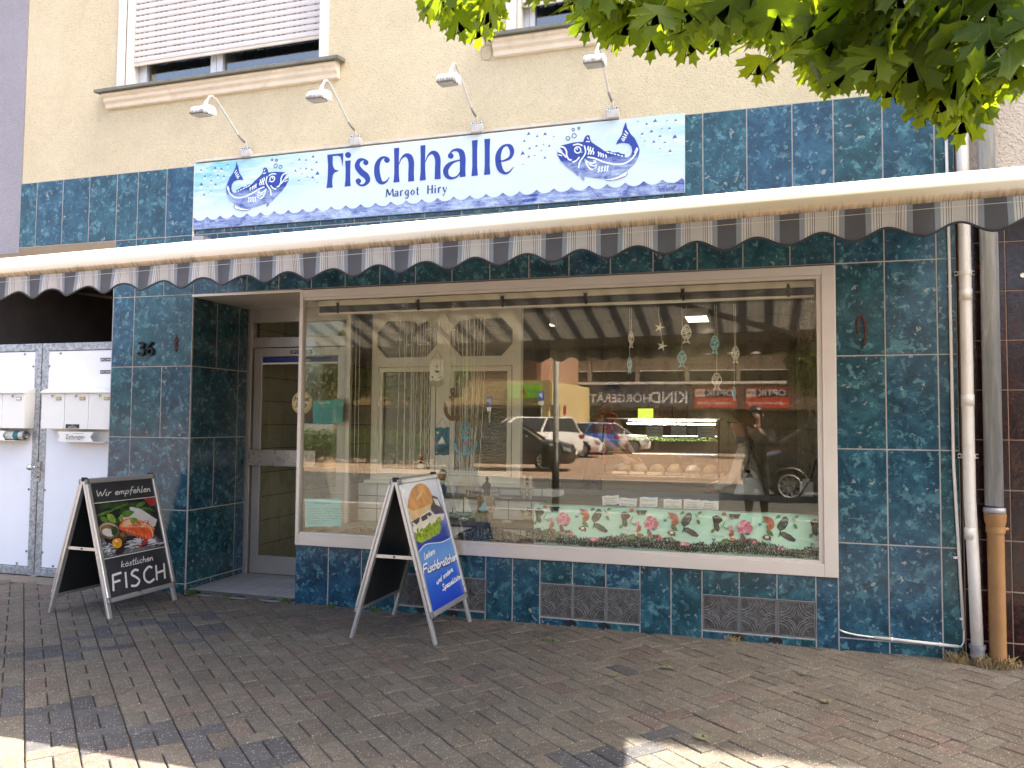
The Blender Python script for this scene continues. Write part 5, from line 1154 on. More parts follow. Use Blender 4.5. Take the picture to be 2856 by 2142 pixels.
# ---------------------------------------------------------------- inside the display window
def at(px, py, Y, s=1.2911):                               # measured spot in the photo -> point on the plane y = Y
    d = ray(px * s, py * s); t = (Y - FP[1]) / d.y; return FP[0] + d.x * t, FP[2] + d.z * t
def atz(px, py, z, s=1.2911):
    d = ray(px * s, py * s); t = (z - FP[2]) / d.z; return FP[0] + d.x * t, FP[1] + d.y * t
Z7 = lambda x, y, Y: at(820 + x / 3.318, 850 + y / 3.318, Y, 1)
Z4 = lambda x, y, Y: at(1230 + x / 5.144, 1290 + y / 5.144, Y, 1)
Z5 = lambda x, y, Y: at(1480 + x / 2.633, 1360 + y / 2.633, Y, 1)
Z6 = lambda x, y, Y: at(1400 + x / 2.212, 750 + y / 2.212, Y, 1)

M_partw = mat('ivory_window_frame', (.80, .78, .67), .45, 0, .04, 3)
M_void = mat('dark_room', (.02, .018, .012), .9, 0, 0)
part_ = thing('partition_window', 'ivory framed inner window with two octagonal panes and two casements behind the string curtain', 'inner window', (.84, .98, .9))
m = MB()
holed(m, .14, 1.545, .905, 2.452, .95, 1.02, [(.185, .77, 2.0, 2.33), (.90, 1.47, 2.0, 2.33), (.25, .72, 1.005, 1.87), (.935, 1.425, 1.005, 1.87)])
for x0, x1 in ((.185, .77), (.90, 1.47)):
    for sx in (0, 1):
        for sz in (0, 1):
            cx = x0 if not sx else x1; cz = 2.0 if not sz else 2.33; dx = .10 * (1 if not sx else -1); dz = .105 * (1 if not sz else -1)
            m.prism([(cx, cz), (cx + dx, cz), (cx, cz + dz)], FX(.951), 0, .068)
m.build('frame', M_partw, part_, bev=.002)
m = MB()
for x0, x1 in ((.21, .765), (.905, 1.465)): frame_bars(m, x0, x1, .965, 1.91, .012, .012, .012, .012, .940, .949)
m.build('casement_edge', M_partw, part_, bev=.002)
m = MB()
for x0, x1 in ((.21, .765), (.905, 1.465)): frame_bars(m, x0 - .004, x1 + .004, .961, 1.914, .003, .003, .003, .003, .946, .951)
m.build('casement_gap', M_black, part_)
for x0, x1, z0, z1 in ((.185, .77, 2.0, 2.33), (.90, 1.47, 2.0, 2.33), (.25, .72, 1.005, 1.87), (.935, 1.425, 1.005, 1.87)):
    MB().box(x0, x1, .980, .986, z0, z1).build('pane', M_glasso, part_)
MB().box(.10, 1.60, .905, .949, .875, .905).build('ledge', M_partw, part_, bev=.003)
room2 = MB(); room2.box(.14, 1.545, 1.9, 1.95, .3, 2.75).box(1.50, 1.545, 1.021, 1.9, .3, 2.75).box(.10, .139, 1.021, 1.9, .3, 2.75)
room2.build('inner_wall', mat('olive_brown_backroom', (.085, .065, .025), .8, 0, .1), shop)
# low white tiled wall, steps and display floor
M_wtile = mat('white_wall_tile', (.78, .76, .70), .25, 0, .05, 3); M_wj = mat('grey_wall_joint', (.20, .19, .17), .9)
MB().box(.02, 3.92, .96, 1.0, .45, .876).box(.76, 1.93, .64, .655, .52, .80).box(.76, 1.93, .33, .345, .53, .615).build('tile_bed', M_wj, shop)
m = MB(); tile_grid(m, lambda a, b_, c: (a, .959 - c, b_), .02, 1.93, .53, .874, .2, .115); tile_grid(m, lambda a, b_, c: (a, .639 - c, b_), .77, 1.93, .64, .80, .2, .16); tile_grid(m, lambda a, b_, c: (a, .329 - c, b_), .77, 1.93, .53, .612, .2, .09)
m.build('low_wall_tile', M_wtile, shop, kind='stuff')
MB().box(.03, 3.92, .033, .959, .44, .53).build('display_floor', mat('display_board', (.50, .46, .38), .6, 0, .1, 4), shop)
M_shelfd = mat('dark_shelf', (.05, .045, .04), .35, 0, .1)
MB().box(.76, 1.93, .30, .64, .615, .628).build('display_step', M_shelfd, shop, bev=.002); MB().box(.76, 1.93, .60, .958, .80, .812).build('display_step', M_shelfd, shop, bev=.002)
def ripple_mat():
    t = NT('olive_net_over_wood'); p = t.co('Position'); w = t.noise(1.0, 4, .6, .9, t.vmul(p, (7, 55, 1)))
    return t.done(t.pbsdf(t.ramp(w, [(.4, (.10, .075, .03)), (.55, (.26, .20, .10)), (.68, (.36, .30, .17))]), .5, 0, t.bump(w, .4, .01)))
MB().box(1.94, 3.92, .10, .958, .80, .835).build('display_deck', ripple_mat(), shop, bev=.004)
MB().box(1.94, 3.92, .11, .13, .53, .80).build('deck_front', M_wtile, shop)

# venetian blind
bl = thing('venetian_blind', 'pulled up venetian blind along the top of the display window', 'blind', (1.95, .14, 2.29))
MB().box(.075, 3.84, .115, .165, 2.352, 2.396).build('head_rail', M_cream, bl, bev=.003)
m = MB()
for k in range(9): z = 2.300 + k * .0058; m.box(.085, 3.83, .118 + .002 * (k % 3), .160 + .002 * (k % 2), z, z + .0035)
m.build('slat', mat('grey_blind_slat', (.10, .10, .105), .4, .3, .1), bl, kind='stuff')
MB().box(.08, 3.835, .116, .164, 2.282, 2.298).build('bottom_rail', M_cream, bl, bev=.003)
for px in (730, 903, 1085, 1265, 1475, 1703):
    x, z = at(px, 655, .11); m = MB(); q = random.Random(px)
    for k in range(7): m.tube([(x + q.uniform(-.018, .018), .105 + q.uniform(-.012, .004), 2.375 - .012 * j + q.uniform(-.006, .006)) for j in range(7)], .0016, 4)
    m.tube([(x, .108, 2.37), (x + .004, .106, 2.29)], .009, 6); m.build('cord_bundle', M_black, bl)
# cords hanging at the side
for px in (770, 778): 
    x, z = at(px, 700, .6); MB().tube([(x, .6, 2.3), (x + .003, .6, .95)], .002, 4).build('pull_cord', M_cream, bl)

# string curtain
M_str = mat('off_white_cord', (.82, .79, .70), .9, 0, .15, 60)
sc = thing('string_curtain', 'hanging curtain of off white knotted strings in the display window', 'string curtain', (1.0, .45, 2.28)); q = random.Random(4)
for k in range(34):
    if k < 17: px = 868 + 95 * (k / 16) ** 1.0 + q.uniform(-4, 4); tx = 862 + 92 * (k / 16) + q.uniform(-6, 6); ty = 1015 + q.uniform(-15, 20); bend = q.uniform(-3, 3)
    else: j = k - 17; px = 962 + 88 * j / 16 + q.uniform(-4, 4); tx = 1000 + 45 * (j / 16 - .5) + q.uniform(-12, 12); ty = 1055 + q.uniform(-25, 20); bend = q.uniform(2, 10)
    Y = .45 + q.uniform(-.05, .05); a = at(px, 682, Y); b_ = at(tx, ty, Y); mid = at((px + tx) / 2 + bend, 880, Y)
    pts = []
    for n_ in range(23):
        t_ = n_ / 22; x = (1 - t_) ** 2 * a[0] + 2 * t_ * (1 - t_) * mid[0] + t_ * t_ * b_[0]; z = a[1] + (b_[1] - a[1]) * t_
        pts.append((x + .0016 * (-1) ** n_, Y, z))
    MB().tube(pts, .0021, 4).build('string', M_str, sc)
m = MB()
for a0, a1, sag in ((.62, 1.02, .06), (1.0, 1.42, .05)):
    for r_ in range(4): m.tube([(a0 + (a1 - a0) * i / 12, .44, 2.30 - sag * math.sin(math.pi * i / 12) * (1 - r_ * .2)) for i in range(13)], .0022, 4)
m.build('net_swag', M_str, sc)

# hanging ornaments
def hung(label, name, px_pts, Y, fnm, cat, top=None, M_=None):
    pass
def fish_orn(cx, cz, w, h, Y, m_, label, top=2.28, cord=True):
    t = thing('fish_ornament', label, 'ornament', (cx, Y, cz - h / 2), group='wicker fish hanging in the window')
    f = FX(Y); m = MB(); out = [(cx, cz + h / 2), (cx + w * .42, cz + h * .25), (cx + w * .48, cz - h * .02), (cx + w * .14, cz - h * .3), (cx + w * .38, cz - h / 2), (cx, cz - h * .40), (cx - w * .38, cz - h / 2), (cx - w * .14, cz - h * .3), (cx - w * .48, cz - h * .02), (cx - w * .42, cz + h * .25)]
    m.ribbon(out, max(.005, w * .10), f, -.005, .005, closed=True, sub=3)
    q = random.Random(int(cx * 999))
    for k in range(9):
        z = cz + h * (.36 - .075 * k); hw = w * .43 * math.sin(math.pi * min(1, max(.05, (cz + h * .5 - z) / (h * .86)))) ** .6
        m.ribbon([(cx - hw, z + q.uniform(-.01, .01)), (cx + q.uniform(-.2, .2) * w, z + q.uniform(-.006, .006)), (cx + hw, z + q.uniform(-.02, .02))], max(.0035, w * .055), f, -.007, .003, sub=3)
    for k in range(4): m.ribbon([(cx + w * (.3 - .2 * k), cz + h * .33 * q.uniform(.7, 1.1)), (cx + w * (-.25 + .17 * k), cz - h * .25)], max(.003, w * .05), f, -.008, .002)
    m.build('body', m_, t)
    if cord: MB().tube([(cx, Y, cz + h / 2), (cx + .004, Y, (cz + h / 2 + top) / 2), (cx, Y, top)], .0015, 4).build('cord', M_str, t)
M_wick = mat('white_wicker', (.82, .79, .70), .8, 0, .15, 40); M_wickb = mat('pale_blue_wicker', (.34, .66, .74), .8, 0, .15, 40)
HY = .30
for x, y0, y1, w, m_, lab in ((797, 385, 488, 30, M_wick, 'narrow white wicker fish hanging above the small blue one'), (787, 545, 647, 26, M_wickb, 'narrow pale blue wicker fish at the end of the first cord'),
        (1137, 345, 460, 58, M_wick, 'large white wicker fish hanging beside the ceiling lamps'), (1110, 507, 607, 50, M_wickb, 'pale blue wicker fish below the large white fish'), (1312, 414, 525, 50, M_wickb, 'pale blue wicker fish hanging highest near the second ceiling lamp'),
        (1440, 478, 582, 44, M_wick, 'white wicker fish on the cord nearest the draped fishing net'), (1325, 642, 745, 58, M_wick, 'white wicker fish hanging lowest in the display window'), (1432, 728, 812, 20, M_wickb, 'faint thin blue wicker fish in front of the red shop sign reflection')):
    a = Z6(x, y0, HY); b_ = Z6(x, y1, HY); c = Z6(x + w, y0, HY)
    fish_orn(a[0], (a[1] + b_[1]) / 2, c[0] - a[0], a[1] - b_[1], HY, m_, lab)
for x, y, r_, lab in ((972, 362, 34, 'white starfish ornament tied above another starfish'), (987, 476, 36, 'white starfish ornament at the lower end of its cord')):
    a = Z6(x, y, HY); rr = Z6(x + r_, y, HY)[0] - a[0]; t = thing('starfish_ornament', lab, 'ornament', (a[0], HY, a[1]), group='starfish hanging in the window')
    m = MB(); m.prism([(a[0] + (rr if k % 2 == 0 else rr * .30) * math.sin(math.pi * k / 5 + .25), a[1] + (rr if k % 2 == 0 else rr * .30) * math.cos(math.pi * k / 5 + .25)) for k in range(10)], FX(HY), -.006, .006); m.build('body', M_wick, t, bev=.002)
    MB().tube([(a[0], HY, a[1] + rr * .8), (a[0] - .01, HY, a[1] + rr * .8 + .1), (a[0], HY, 2.28 if y < 400 else a[1] + .13)], .0015, 4).build('cord', M_str, t)
a = Z6(1440, 240, HY); MB().tube([(a[0], HY, 2.28), (a[0] - .01, HY, 2.2), (a[0] - .06, HY, 2.10)], .002, 4)
# fishing net draped in the window corner
def net(name, label, fn, nu, nv, r_, m_, cat='fishing net'):
    mb = MB()
    for i in range(nu):
        for s_ in (0, 1):
            pts = [fn(min(1.0, max(0.0, (i + (j % 2) * (.5 if s_ else -.5)) / nu)), j / nv) for j in range(nv + 1)]
            mb.tube(pts, r_, 3, caps=False)
    return tag(mb.build(name, m_), label, cat)
def f_cor(u, v):
    a = Z6(1735 + 225 * u, 195 + (150 + 160 * (u ** .6)) * v * (1 - .18 * math.sin(u * 9)), .34); return (a[0], .34 + .05 * math.sin(u * 17 + v * 5) + .04 * v, a[1])
net('draped_net', 'brown fishing net draped in the upper window corner', f_cor, 26, 12, .0016, mat('brown_net', (.16, .11, .06), .9))
M_bnet = mat('black_net', (.008, .012, .014), .9, 0, 0); q = random.Random(8); hills = [q.uniform(.3, 1) for _ in range(40)]
def f_bot(u, v):
    x = 1.86 + 2.0 * u; h = .05 + .045 * math.sin(u * 9 + 1) ** 2 + .03 * hills[int(u * 38) % 40]
    return (x + q.uniform(-.006, .006), .036 + .05 * v + q.uniform(-.004, .004), .552 + h * math.sin(math.pi * (.08 + .92 * v) * .62) + q.uniform(-.007, .007))
net('black_net', 'black netting heaped along the foot of the floral banner', f_bot, 120, 11, .0042, M_bnet)
def f_bot2(u, v):
    x = 1.28 + .62 * u; h = (.115 if u < .55 else .085) * max(0.0, math.sin(math.pi * min(1, max(0, u * 1.02)))) ** .5
    return (x + q.uniform(-.008, .008), .05 + .18 * v + q.uniform(-.01, .01), .535 + h * math.sin(math.pi * v) + q.uniform(-.009, .009))
net('black_net', 'heap of dark netting on the display floor beside the blue A-board', f_bot2, 38, 13, .0034, M_bnet)

# floral banner
BY = .062
ban = thing('floral_banner', 'mint green paper banner printed with butterflies and peonies', 'banner', (2.89, BY, .55))
def mint():
    t = NT('mint_banner'); p = t.co('Position'); w = t.noise(1.0, 4, .6, .5, t.vmul(p, (3, 1, 14)))
    return t.done(t.pbsdf(t.mix(t.ramp(w, [(.35, 0), (.65, 1)]), (.46, .78, .64), (.56, .84, .71)), .6, 0, t.bump(w, .25, .02)))
m = MB(); N = 30
for i in range(N + 1):
    x = 1.915 + 1.955 * i / N; yy = BY + .004 * math.sin(i * .9)
    m.v += [(x, yy, .545), (x, yy, .802), (x, yy + .018, .824), (x, yy + .05, .837)]
for i in range(N): m.f += [(4 * i + k, 4 * i + 4 + k, 4 * i + 5 + k, 4 * i + 1 + k) for k in range(3)]; m.m += [0] * 3
m.build('sheet', mint(), ban, smooth=True)
C_bk = mat('butterfly_black', (.006, .020, .022), .6, 0, .2, 60); C_gr = mat('butterfly_green', (.02, .10, .06), .6, 0, .4, 60); C_or = mat('butterfly_orange', (.48, .10, .04), .6, 0, .4, 60); C_br = mat('butterfly_brown', (.12, .03, .03), .6, 0, .4, 60)
C_pk = mat('peony_pink', (.66, .16, .26), .6, 0, .3, 50); C_pl = mat('peony_pale', (.80, .46, .52), .6, 0, .2, 50); C_wh = mat('blossom_white', (.80, .80, .74), .6, 0, .05); C_lf = mat('banner_leaf', (.055, .17, .035), .6, 0, .5, 50); C_bl = mat('blossom_blue', (.02, .16, .30), .6, 0, .3); C_yl = mat('stamen_yellow', (.5, .34, .06), .6)
PM = [C_bk, C_gr, C_or, C_br, C_pk, C_pl, C_wh, C_lf, C_bl, C_yl]
def motif():
    P = []
    def wing(*pts, c=0): P.append((c, list(pts)))
    wing((94, 168), (98, 186), (70, 212), (40, 206), (30, 160), (58, 148)); wing((40, 206), (72, 212), (80, 246), (66, 262), (42, 246)); wing((52, 208), (64, 216), (64, 236), (54, 230), c=1)
    wing((466, 258), (446, 232), (452, 206), (470, 184), (490, 158), (510, 156), (522, 176), (518, 208), (500, 240)); wing((466, 262), (496, 262), (536, 284), (568, 316), (556, 332), (520, 322), (484, 300), (462, 284)); wing((474, 224), (480, 228), (460, 302), (454, 298)); wing((458, 232), (480, 224), (490, 238), (470, 250), c=1); wing((472, 268), (496, 274), (500, 290), (480, 290), c=1); wing((500, 200), (508, 196), (504, 216), (494, 226), c=8)
    wing((356, 154), (388, 158), (416, 172), (432, 202), (404, 212), (374, 200), c=2); wing((396, 206), (434, 206), (426, 234), (400, 256), (380, 244), (382, 220), c=2); wing((372, 164), (392, 172), (396, 184), (380, 182), c=3); wing((398, 218), (412, 216), (402, 236), c=3)
    wing((150, 252), (172, 252), (170, 285), (150, 300), (135, 290), c=2); wing((148, 300), (180, 308), (192, 324), (165, 328), (140, 318), c=2); wing((152, 262), (164, 266), (158, 284), c=3)
    wing((215, 264), (228, 276), (248, 312), (240, 330), (220, 328), (212, 300), c=3); wing((246, 314), (290, 312), (300, 322), (285, 336), (252, 340), c=3)
    wing((352, 296), (374, 282), (392, 282), (408, 300), (406, 328), (392, 318), (380, 322), (356, 308), c=3); wing((368, 290), (392, 288), (394, 306), (372, 308), c=6)
    for cx, cy, r_ in ((240, 240, 44), (262, 238, 30), (225, 248, 30), (232, 205, 26), (255, 262, 24)): P.append((4, oval(cx, cy, r_, r_ * .9, 0, 12, r_ * .18)))
    for k in range(26): a = rng.uniform(0, 6.28); d = rng.uniform(4, 40); P.append((5 if k % 3 else 4, leafp(240 + d * math.cos(a), 236 + d * math.sin(a), 240 + (d + 18) * math.cos(a + .5), 236 + (d + 16) * math.sin(a + .5), .28)))
    for k in range(6): a = k * 1.05; P.append((4 if k % 2 else 5, leafp(148, 236, 148 + 24 * math.cos(a), 236 + 22 * math.sin(a), .22)))
    for k in range(6): a = k * 1.05; P.append((4, leafp(300, 340, 300 + 20 * math.cos(a), 340 + 24 * math.sin(a), .22)))
    for cx, cy in ((578, 182), (215, 158), (60, 285), (110, 292), (425, 162)):
        for k in range(5): a = k * 1.256; P.append((6, leafp(cx, cy, cx + 15 * math.cos(a), cy + 13 * math.sin(a), .4)))
        P.append((9, oval(cx, cy, 3, 3, 0, 6)))
    for a in ((130, 310, 80, 372, .3), (380, 250, 425, 290, .25), (555, 205, 576, 242, .25), (165, 360, 215, 345, .3), (215, 375, 170, 392, .3), (120, 180, 90, 240, .03), (105, 345, 90, 365, .4), (25, 270, 45, 240, .3), (590, 150, 560, 165, .3), (470, 150, 440, 168, .3), (235, 395, 205, 350, .2)): P.append((7, leafp(*a)))
    for cx, cy in ((40, 316), (338, 212), (258, 276)):
        for k in range(4): a = k * 1.57 + .6; P.append((8, leafp(cx, cy, cx + 15 * math.cos(a), cy + 12 * math.sin(a), .35)))
    for a in ((195, 175, 175, 150), (100, 228, 140, 250), (350, 200, 372, 180), (560, 190, 540, 160)): P.append((7, leafp(*a, .05)))
    P.append((4, oval(470, 380, 34, 15, 0, 12, 4))); P.append((5, oval(462, 376, 18, 8, 0, 10, 3))); P.append((2, oval(108, 142, 17, 13, 0, 8, 3))); P.append((3, [(140, 138), (165, 140), (160, 178), (146, 168)])); P.append((0, [(165, 140), (215, 140), (200, 172), (172, 170)]))
    return P
MO = [(c, [Z5(x, y, BY - .006) for x, y in p]) for c, p in motif()]
m = MB()
for rep in range(4):
    for l_, (c, p) in enumerate(MO):
        qq = [(min(3.868, max(1.918, x + rep * .623)), min(.832, max(.548, z + .0))) for x, z in p]
        if max(a for a, b_ in qq) - min(a for a, b_ in qq) < .003: continue
        m.prism(qq, FX(BY - .0055), -.00006 * l_, .0, c)
m.build('print', PM, ban)

# price cards on the deck
CARDS = [((525, 55), (646, 49), (650, 130), (528, 137), ('Räucherlachs', 'Brötchen', 'Stück 4,00 €')), ((652, 66), (782, 76), (776, 152), (648, 138), ('Thunfischbrötchen', '', 'Stück 3,50 €')), ((803, 61), (933, 65), (931, 157), (800, 151), ('Heringsbrötchen', '', 'Stück 3,50 €')),
         ((977, 75), (1110, 80), (1108, 166), (975, 160), ('Lachsbrötchen', 'roh', 'Stück 4,00 €')), ((1126, 77), (1245, 84), (1243, 172), (1123, 166), ('Lachsbrötchen', 'mit Sahne', 'Stück 4,00 €')), ((1246, 88), (1381, 92), (1379, 181), (1243, 174), ('Backfisch', 'Brötchen', 'Stück 4,50 €'))]
M_cardb = mat('card_blue', (.03, .14, .36), .5)
for i, (tl, tr_, br, bl_, txt) in enumerate(CARDS):
    Y = .17 - (.006 if i == 5 else 0); Pq = [Z5(*p, Y) for p in (tl, tr_, br, bl_)]; cx = sum(p[0] for p in Pq) / 4
    t = thing('price_card', 'small white card reading %s standing on the display deck' % ' '.join(w for w in txt if w).replace('Stück ', ''), 'price card', (cx, Y, .835), group='price cards along the display deck')
    Hc = homog([(0, 0), (1, 0), (1, 1), (0, 1)], Pq); gq = lambda a, b_, c, Hc=Hc, Y=Y: (Hc(a, b_)[0], Y + c, Hc(a, b_)[1])
    m = MB(); m.prism([(0, 0), (1, 0), (1, 1), (0, 1)], gq, 0, .002); m.prism([(.38, 1), (.62, 1), (.62, 1.22), (.38, 1.22)], gq, .001, .003); m.build('paper', M_paper, t)
    m = MB(); m.prism([(.0, .0), (1, 0), (1, .06), (.6, .11), (.3, .05), (0, .10)], gq, -.001, 0); m.prism([(0, 1), (1, 1), (1, .84), (.7, .93), (.3, .86), (0, .93)], gq, -.001, 0); m.build('blue_band', M_cardb, t)
    m = MB()
    for k, s_ in enumerate(txt):
        if s_:
            vs, fs = font_mesh(s_, .2 if len(s_) < 13 else .16); m.add([gq(.5 + x * .72, .37 + k * .2 - y * 1.0, -.0012) for x, y, _ in vs], fs)
    m.build('lettering', M_greyink, t)
# notices on the glass
def notice(label, p, Y, m_, lines, head):
    Pq = [at(*c, Y) for c in p]; Hc = homog([(0, 0), (1, 0), (1, 1), (0, 1)], Pq); gq = lambda a, b_, c: (Hc(a, b_)[0], Y + c, Hc(a, b_)[1])
    t = thing('notice', label, 'notice', (Pq[3][0], Y, Pq[3][1])); m = MB(); m.prism([(0, 0), (1, 0), (1, 1), (0, 1)], gq, 0, .001); m.build('paper', m_, t); m = MB()
    vs, fs = font_mesh(head, .11); m.add([gq(.5 + x * .8, .19 - y * .75, -.0008) for x, y, _ in vs], fs)
    for k, s_ in enumerate(lines): vs, fs = font_mesh(s_, .055, align='LEFT'); m.add([gq(.08 + x * .9, .38 + k * .085 - y * .8, -.0008) for x, y, _ in vs], fs)
    m.build('lettering', mat('notice_ink', (.02, .12, .13), .6, 0, 0), t)
OPEN = ['Montag 9.00 Uhr - 12.30 Uhr   nachmittags geschlossen', 'Dienstag 9.00 Uhr - 12.30 Uhr - 14.30 Uhr - 18.00 Uhr', 'Mittwoch 9.00 Uhr - 12.30 Uhr   nachmittags geschlossen', 'Donnerstag 9.00 Uhr - 17.30 Uhr - 18.00 Uhr', 'Freitag 9.00 Uhr - 18.00 Uhr durchgehend', 'Samstag 9.00 Uhr - 13.00 Uhr', 'Feiertage geschlossen']
notice('pale turquoise Öffnungszeiten notice low in the shop window corner', ((659, 1077), (736, 1077), (737, 1137), (659, 1138)), .020, M_turqpaper, OPEN, 'Öffnungszeiten')
notice('bright cyan notice taped at eye height on the inner door glass', ((676, 866), (741, 862), (741, 913), (676, 915)), .70, M_bluepaper, OPEN, 'Öffnungszeiten')

# plaques, anchors, little figures
def plank_plaque(label, x0, y0, x1, y1, Y, m_, deco):
    a = Z7(x0, y0, Y); b_ = Z7(x1, y1, Y); t = thing('wooden_plaque', label, 'plaque', ((a[0] + b_[0]) / 2, Y, b_[1])); w = (b_[0] - a[0]) / 4
    for k in range(4):
        m = MB(); m.box(a[0] + k * w + .001, a[0] + (k + 1) * w - .001, Y - .004, Y + .004, b_[1] + .004 * (k % 2), a[1] - .006 * ((k + 1) % 2)); m.build('plank', m_, t)
    c = (a[0] + b_[0]) / 2; MB().tube([(a[0] + .01, Y, a[1] - .005), (c, Y, a[1] + .075), (b_[0] - .01, Y, a[1] - .005)], .0016, 4).build('cord', M_iron, t)
    deco(t, a, b_, Y)
def deco_w(t, a, b_, Y):
    W_, H_ = b_[0] - a[0], a[1] - b_[1]; X = lambda u: a[0] + u * W_; Zz = lambda v: b_[1] + v * H_
    m = MB(); m.prism([(X(.35), Zz(.60)), (X(.72), Zz(.58)), (X(.64), Zz(.52)), (X(.42), Zz(.53))], FX(Y - .004), -.002, 0); m.prism([(X(.42), Zz(.76)), (X(.62), Zz(.78)), (X(.5), Zz(.70))], FX(Y - .004), -.002, 0); disc(m, X(.2), Zz(.36), .008, Y - .004, .002); m.ribbon([(X(.6), Zz(.30)), (X(.75), Zz(.36)), (X(.9), Zz(.32))], .004, FX(Y - .004), -.002, 0); m.build('motif', mat('plaque_teal', (.02, .16, .17), .7), t)
    m = MB()
    for k in range(7): m.ribbon([(X(0), Zz(.0 + k * .035)), (X(.3), Zz(.05 + k * .03)), (X(.65), Zz(.0 + k * .035)), (X(1.02), Zz(.10 + k * .035))], .0016, FX(Y - .006), -.002, 0)
    m.build('netting', M_iron, t)
def deco_t(t, a, b_, Y):
    W_, H_ = b_[0] - a[0], a[1] - b_[1]; X = lambda u: a[0] + u * W_; Zz = lambda v: b_[1] + v * H_
    m = MB(); m.prism([(X(.25), Zz(.42)), (X(.72), Zz(.45)), (X(.5), Zz(.68))], FX(Y - .004), -.003, 0); m.prism([(X(.5), Zz(.66)), (X(.44), Zz(.48)), (X(.25), Zz(.44))], FX(Y - .007), -.002, 0); m.ribbon([(X(.2), Zz(.40)), (X(.75), Zz(.42))], .004, FX(Y - .004), -.003, 0)
    for k in range(4): disc(m, X(.17 + .08 * (k % 2)), Zz(.78 + .04 * (k // 2)), .004, Y - .004, .003)
    m.prism([(X(.16) + .011 * (1 if k % 2 == 0 else .35) * math.sin(k * .628), Zz(.1) + .011 * (1 if k % 2 == 0 else .35) * math.cos(k * .628)) for k in range(10)], FX(Y - .004), -.004, 0); m.build('motif', M_wick, t)
    m = MB()
    for k in range(5): m.ribbon([(X(.1), Zz(.0 + k * .03)), (X(.5), Zz(.14 + k * .03)), (X(1.0), Zz(.25 + k * .035))], .002, FX(Y - .006), -.002, 0)
    m.build('netting', M_iron, t)
plank_plaque('white wooden plaque with boat and netting hanging between the strings', 1260, 508, 1386, 760, .40, M_wick, deco_w)
plank_plaque('teal wooden plaque with a white sailing boat hanging between the strings', 1305, 1132, 1436, 1395, .40, mat('teal_wood', (.03, .15, .20), .7, 0, .2, 20), deco_t)
def anchor(label, cx, ytop, ybot, halfw, Y, m_, rope=None, lean=0):
    a = Z7(cx, ytop, Y); b_ = Z7(cx, ybot, Y); w = Z7(cx + halfw, ytop, Y)[0] - a[0]; h = a[1] - b_[1]; x = a[0]
    t = thing('anchor_ornament', label, 'ornament', (x, Y, b_[1])); f = FX(Y); m = MB(); th = h * .10
    S = lambda u, v: (x + u * w + lean * v * h, b_[1] + v * h)
    m.ribbon([S(.22 * math.cos(k * .785), .91 + .075 * math.sin(k * .785)) for k in range(8)], th * .45, f, -.008, .008, closed=True, sub=3)
    m.ribbon([S(0, .86), S(0, .08)], th, f, -.008, .008); m.ribbon([S(-.45, .72), S(.45, .72)], th * .8, f, -.0081, .0081)
    m.ribbon([S(-.9, .42), S(-.72, .2), S(0, .05), S(.72, .2), S(.9, .42)], th * 1.1, f, -.0082, .0082); 
    for s_ in (-1, 1): m.prism([S(s_ * 1.02, .60), S(s_ * 1.02, .34), S(s_ * .68, .36)], f, -.0083, .0083)
    m.build('body', m_, t, bev=.002); MB().tube([(x + lean * h, Y, a[1]), (x + lean * h, Y, 2.27)], .0016, 4).build('cord', M_str, t)
    if rope: mm = MB(); mm.prism([S(-.2, .50), S(.1, .56), S(.28, .46), S(0, .47)], f, -.012, -.008); mm.build('red_bow', rope, t)
M_wood = mat('driftwood', (.20, .13, .08), .85, 0, .3, 25); M_skyb = mat('sky_blue_paint', (.20, .42, .52), .6, 0, .1, 20)
anchor('brown wooden anchor ornament hanging beside the teal plaque', 1470, 770, 1075, 75, .42, M_wood)
anchor('large pale blue anchor ornament with a red bow above the shelf', 1585, 1165, 1395, 105, .38, M_skyb, mat('red_bow', (.55, .04, .05), .6))
anchor('small pale blue anchor ornament hanging on the straw wreath', 1580, 1055, 1165, 45, .385, M_skyb, None, .1)
m = MB(); c = Z7(1615, 1075, .42); q = random.Random(3)
for k in range(150):
    a0 = q.uniform(0, 6.28); r_ = q.uniform(.02, .055); p0 = (c[0] + r_ * 1.4 * math.cos(a0), .42 + q.uniform(-.02, .02), c[1] + r_ * .7 * math.sin(a0)); a1 = a0 + q.uniform(-.8, .8); m.tube([p0, (p0[0] + .03 * math.cos(a1), p0[1], p0[2] + .025 * math.sin(a1))], .0014, 3)
tag(m.build('straw_wreath', mat('straw', (.36, .28, .08), .9, 0, .3, 30)), 'scruffy yellow straw wreath hanging behind the blue anchors', 'wreath')
# lighthouse
a = Z7(1180, 1510, .42); t = thing('toy_lighthouse', 'tiny lighthouse with red cap dangling at the strings end', 'ornament', (a[0], .42, a[1])); s_ = .001 * 1.0
m = MB(); m.box(a[0] - .026, a[0] + .026, .40, .44, a[1], a[1] + .035); m.build('house', M_wick, t); MB().lathe([(.014, .036), (.012, .07)], (a[0], .42, a[1]), 10).build('tower', M_iron, t, smooth=True)
MB().lathe([(.017, .07), (.016, .078), (.009, .09), (.002, .10)], (a[0], .42, a[1]), 10).build('red_cap', mat('red_cap', (.5, .03, .03), .5), t, smooth=True)
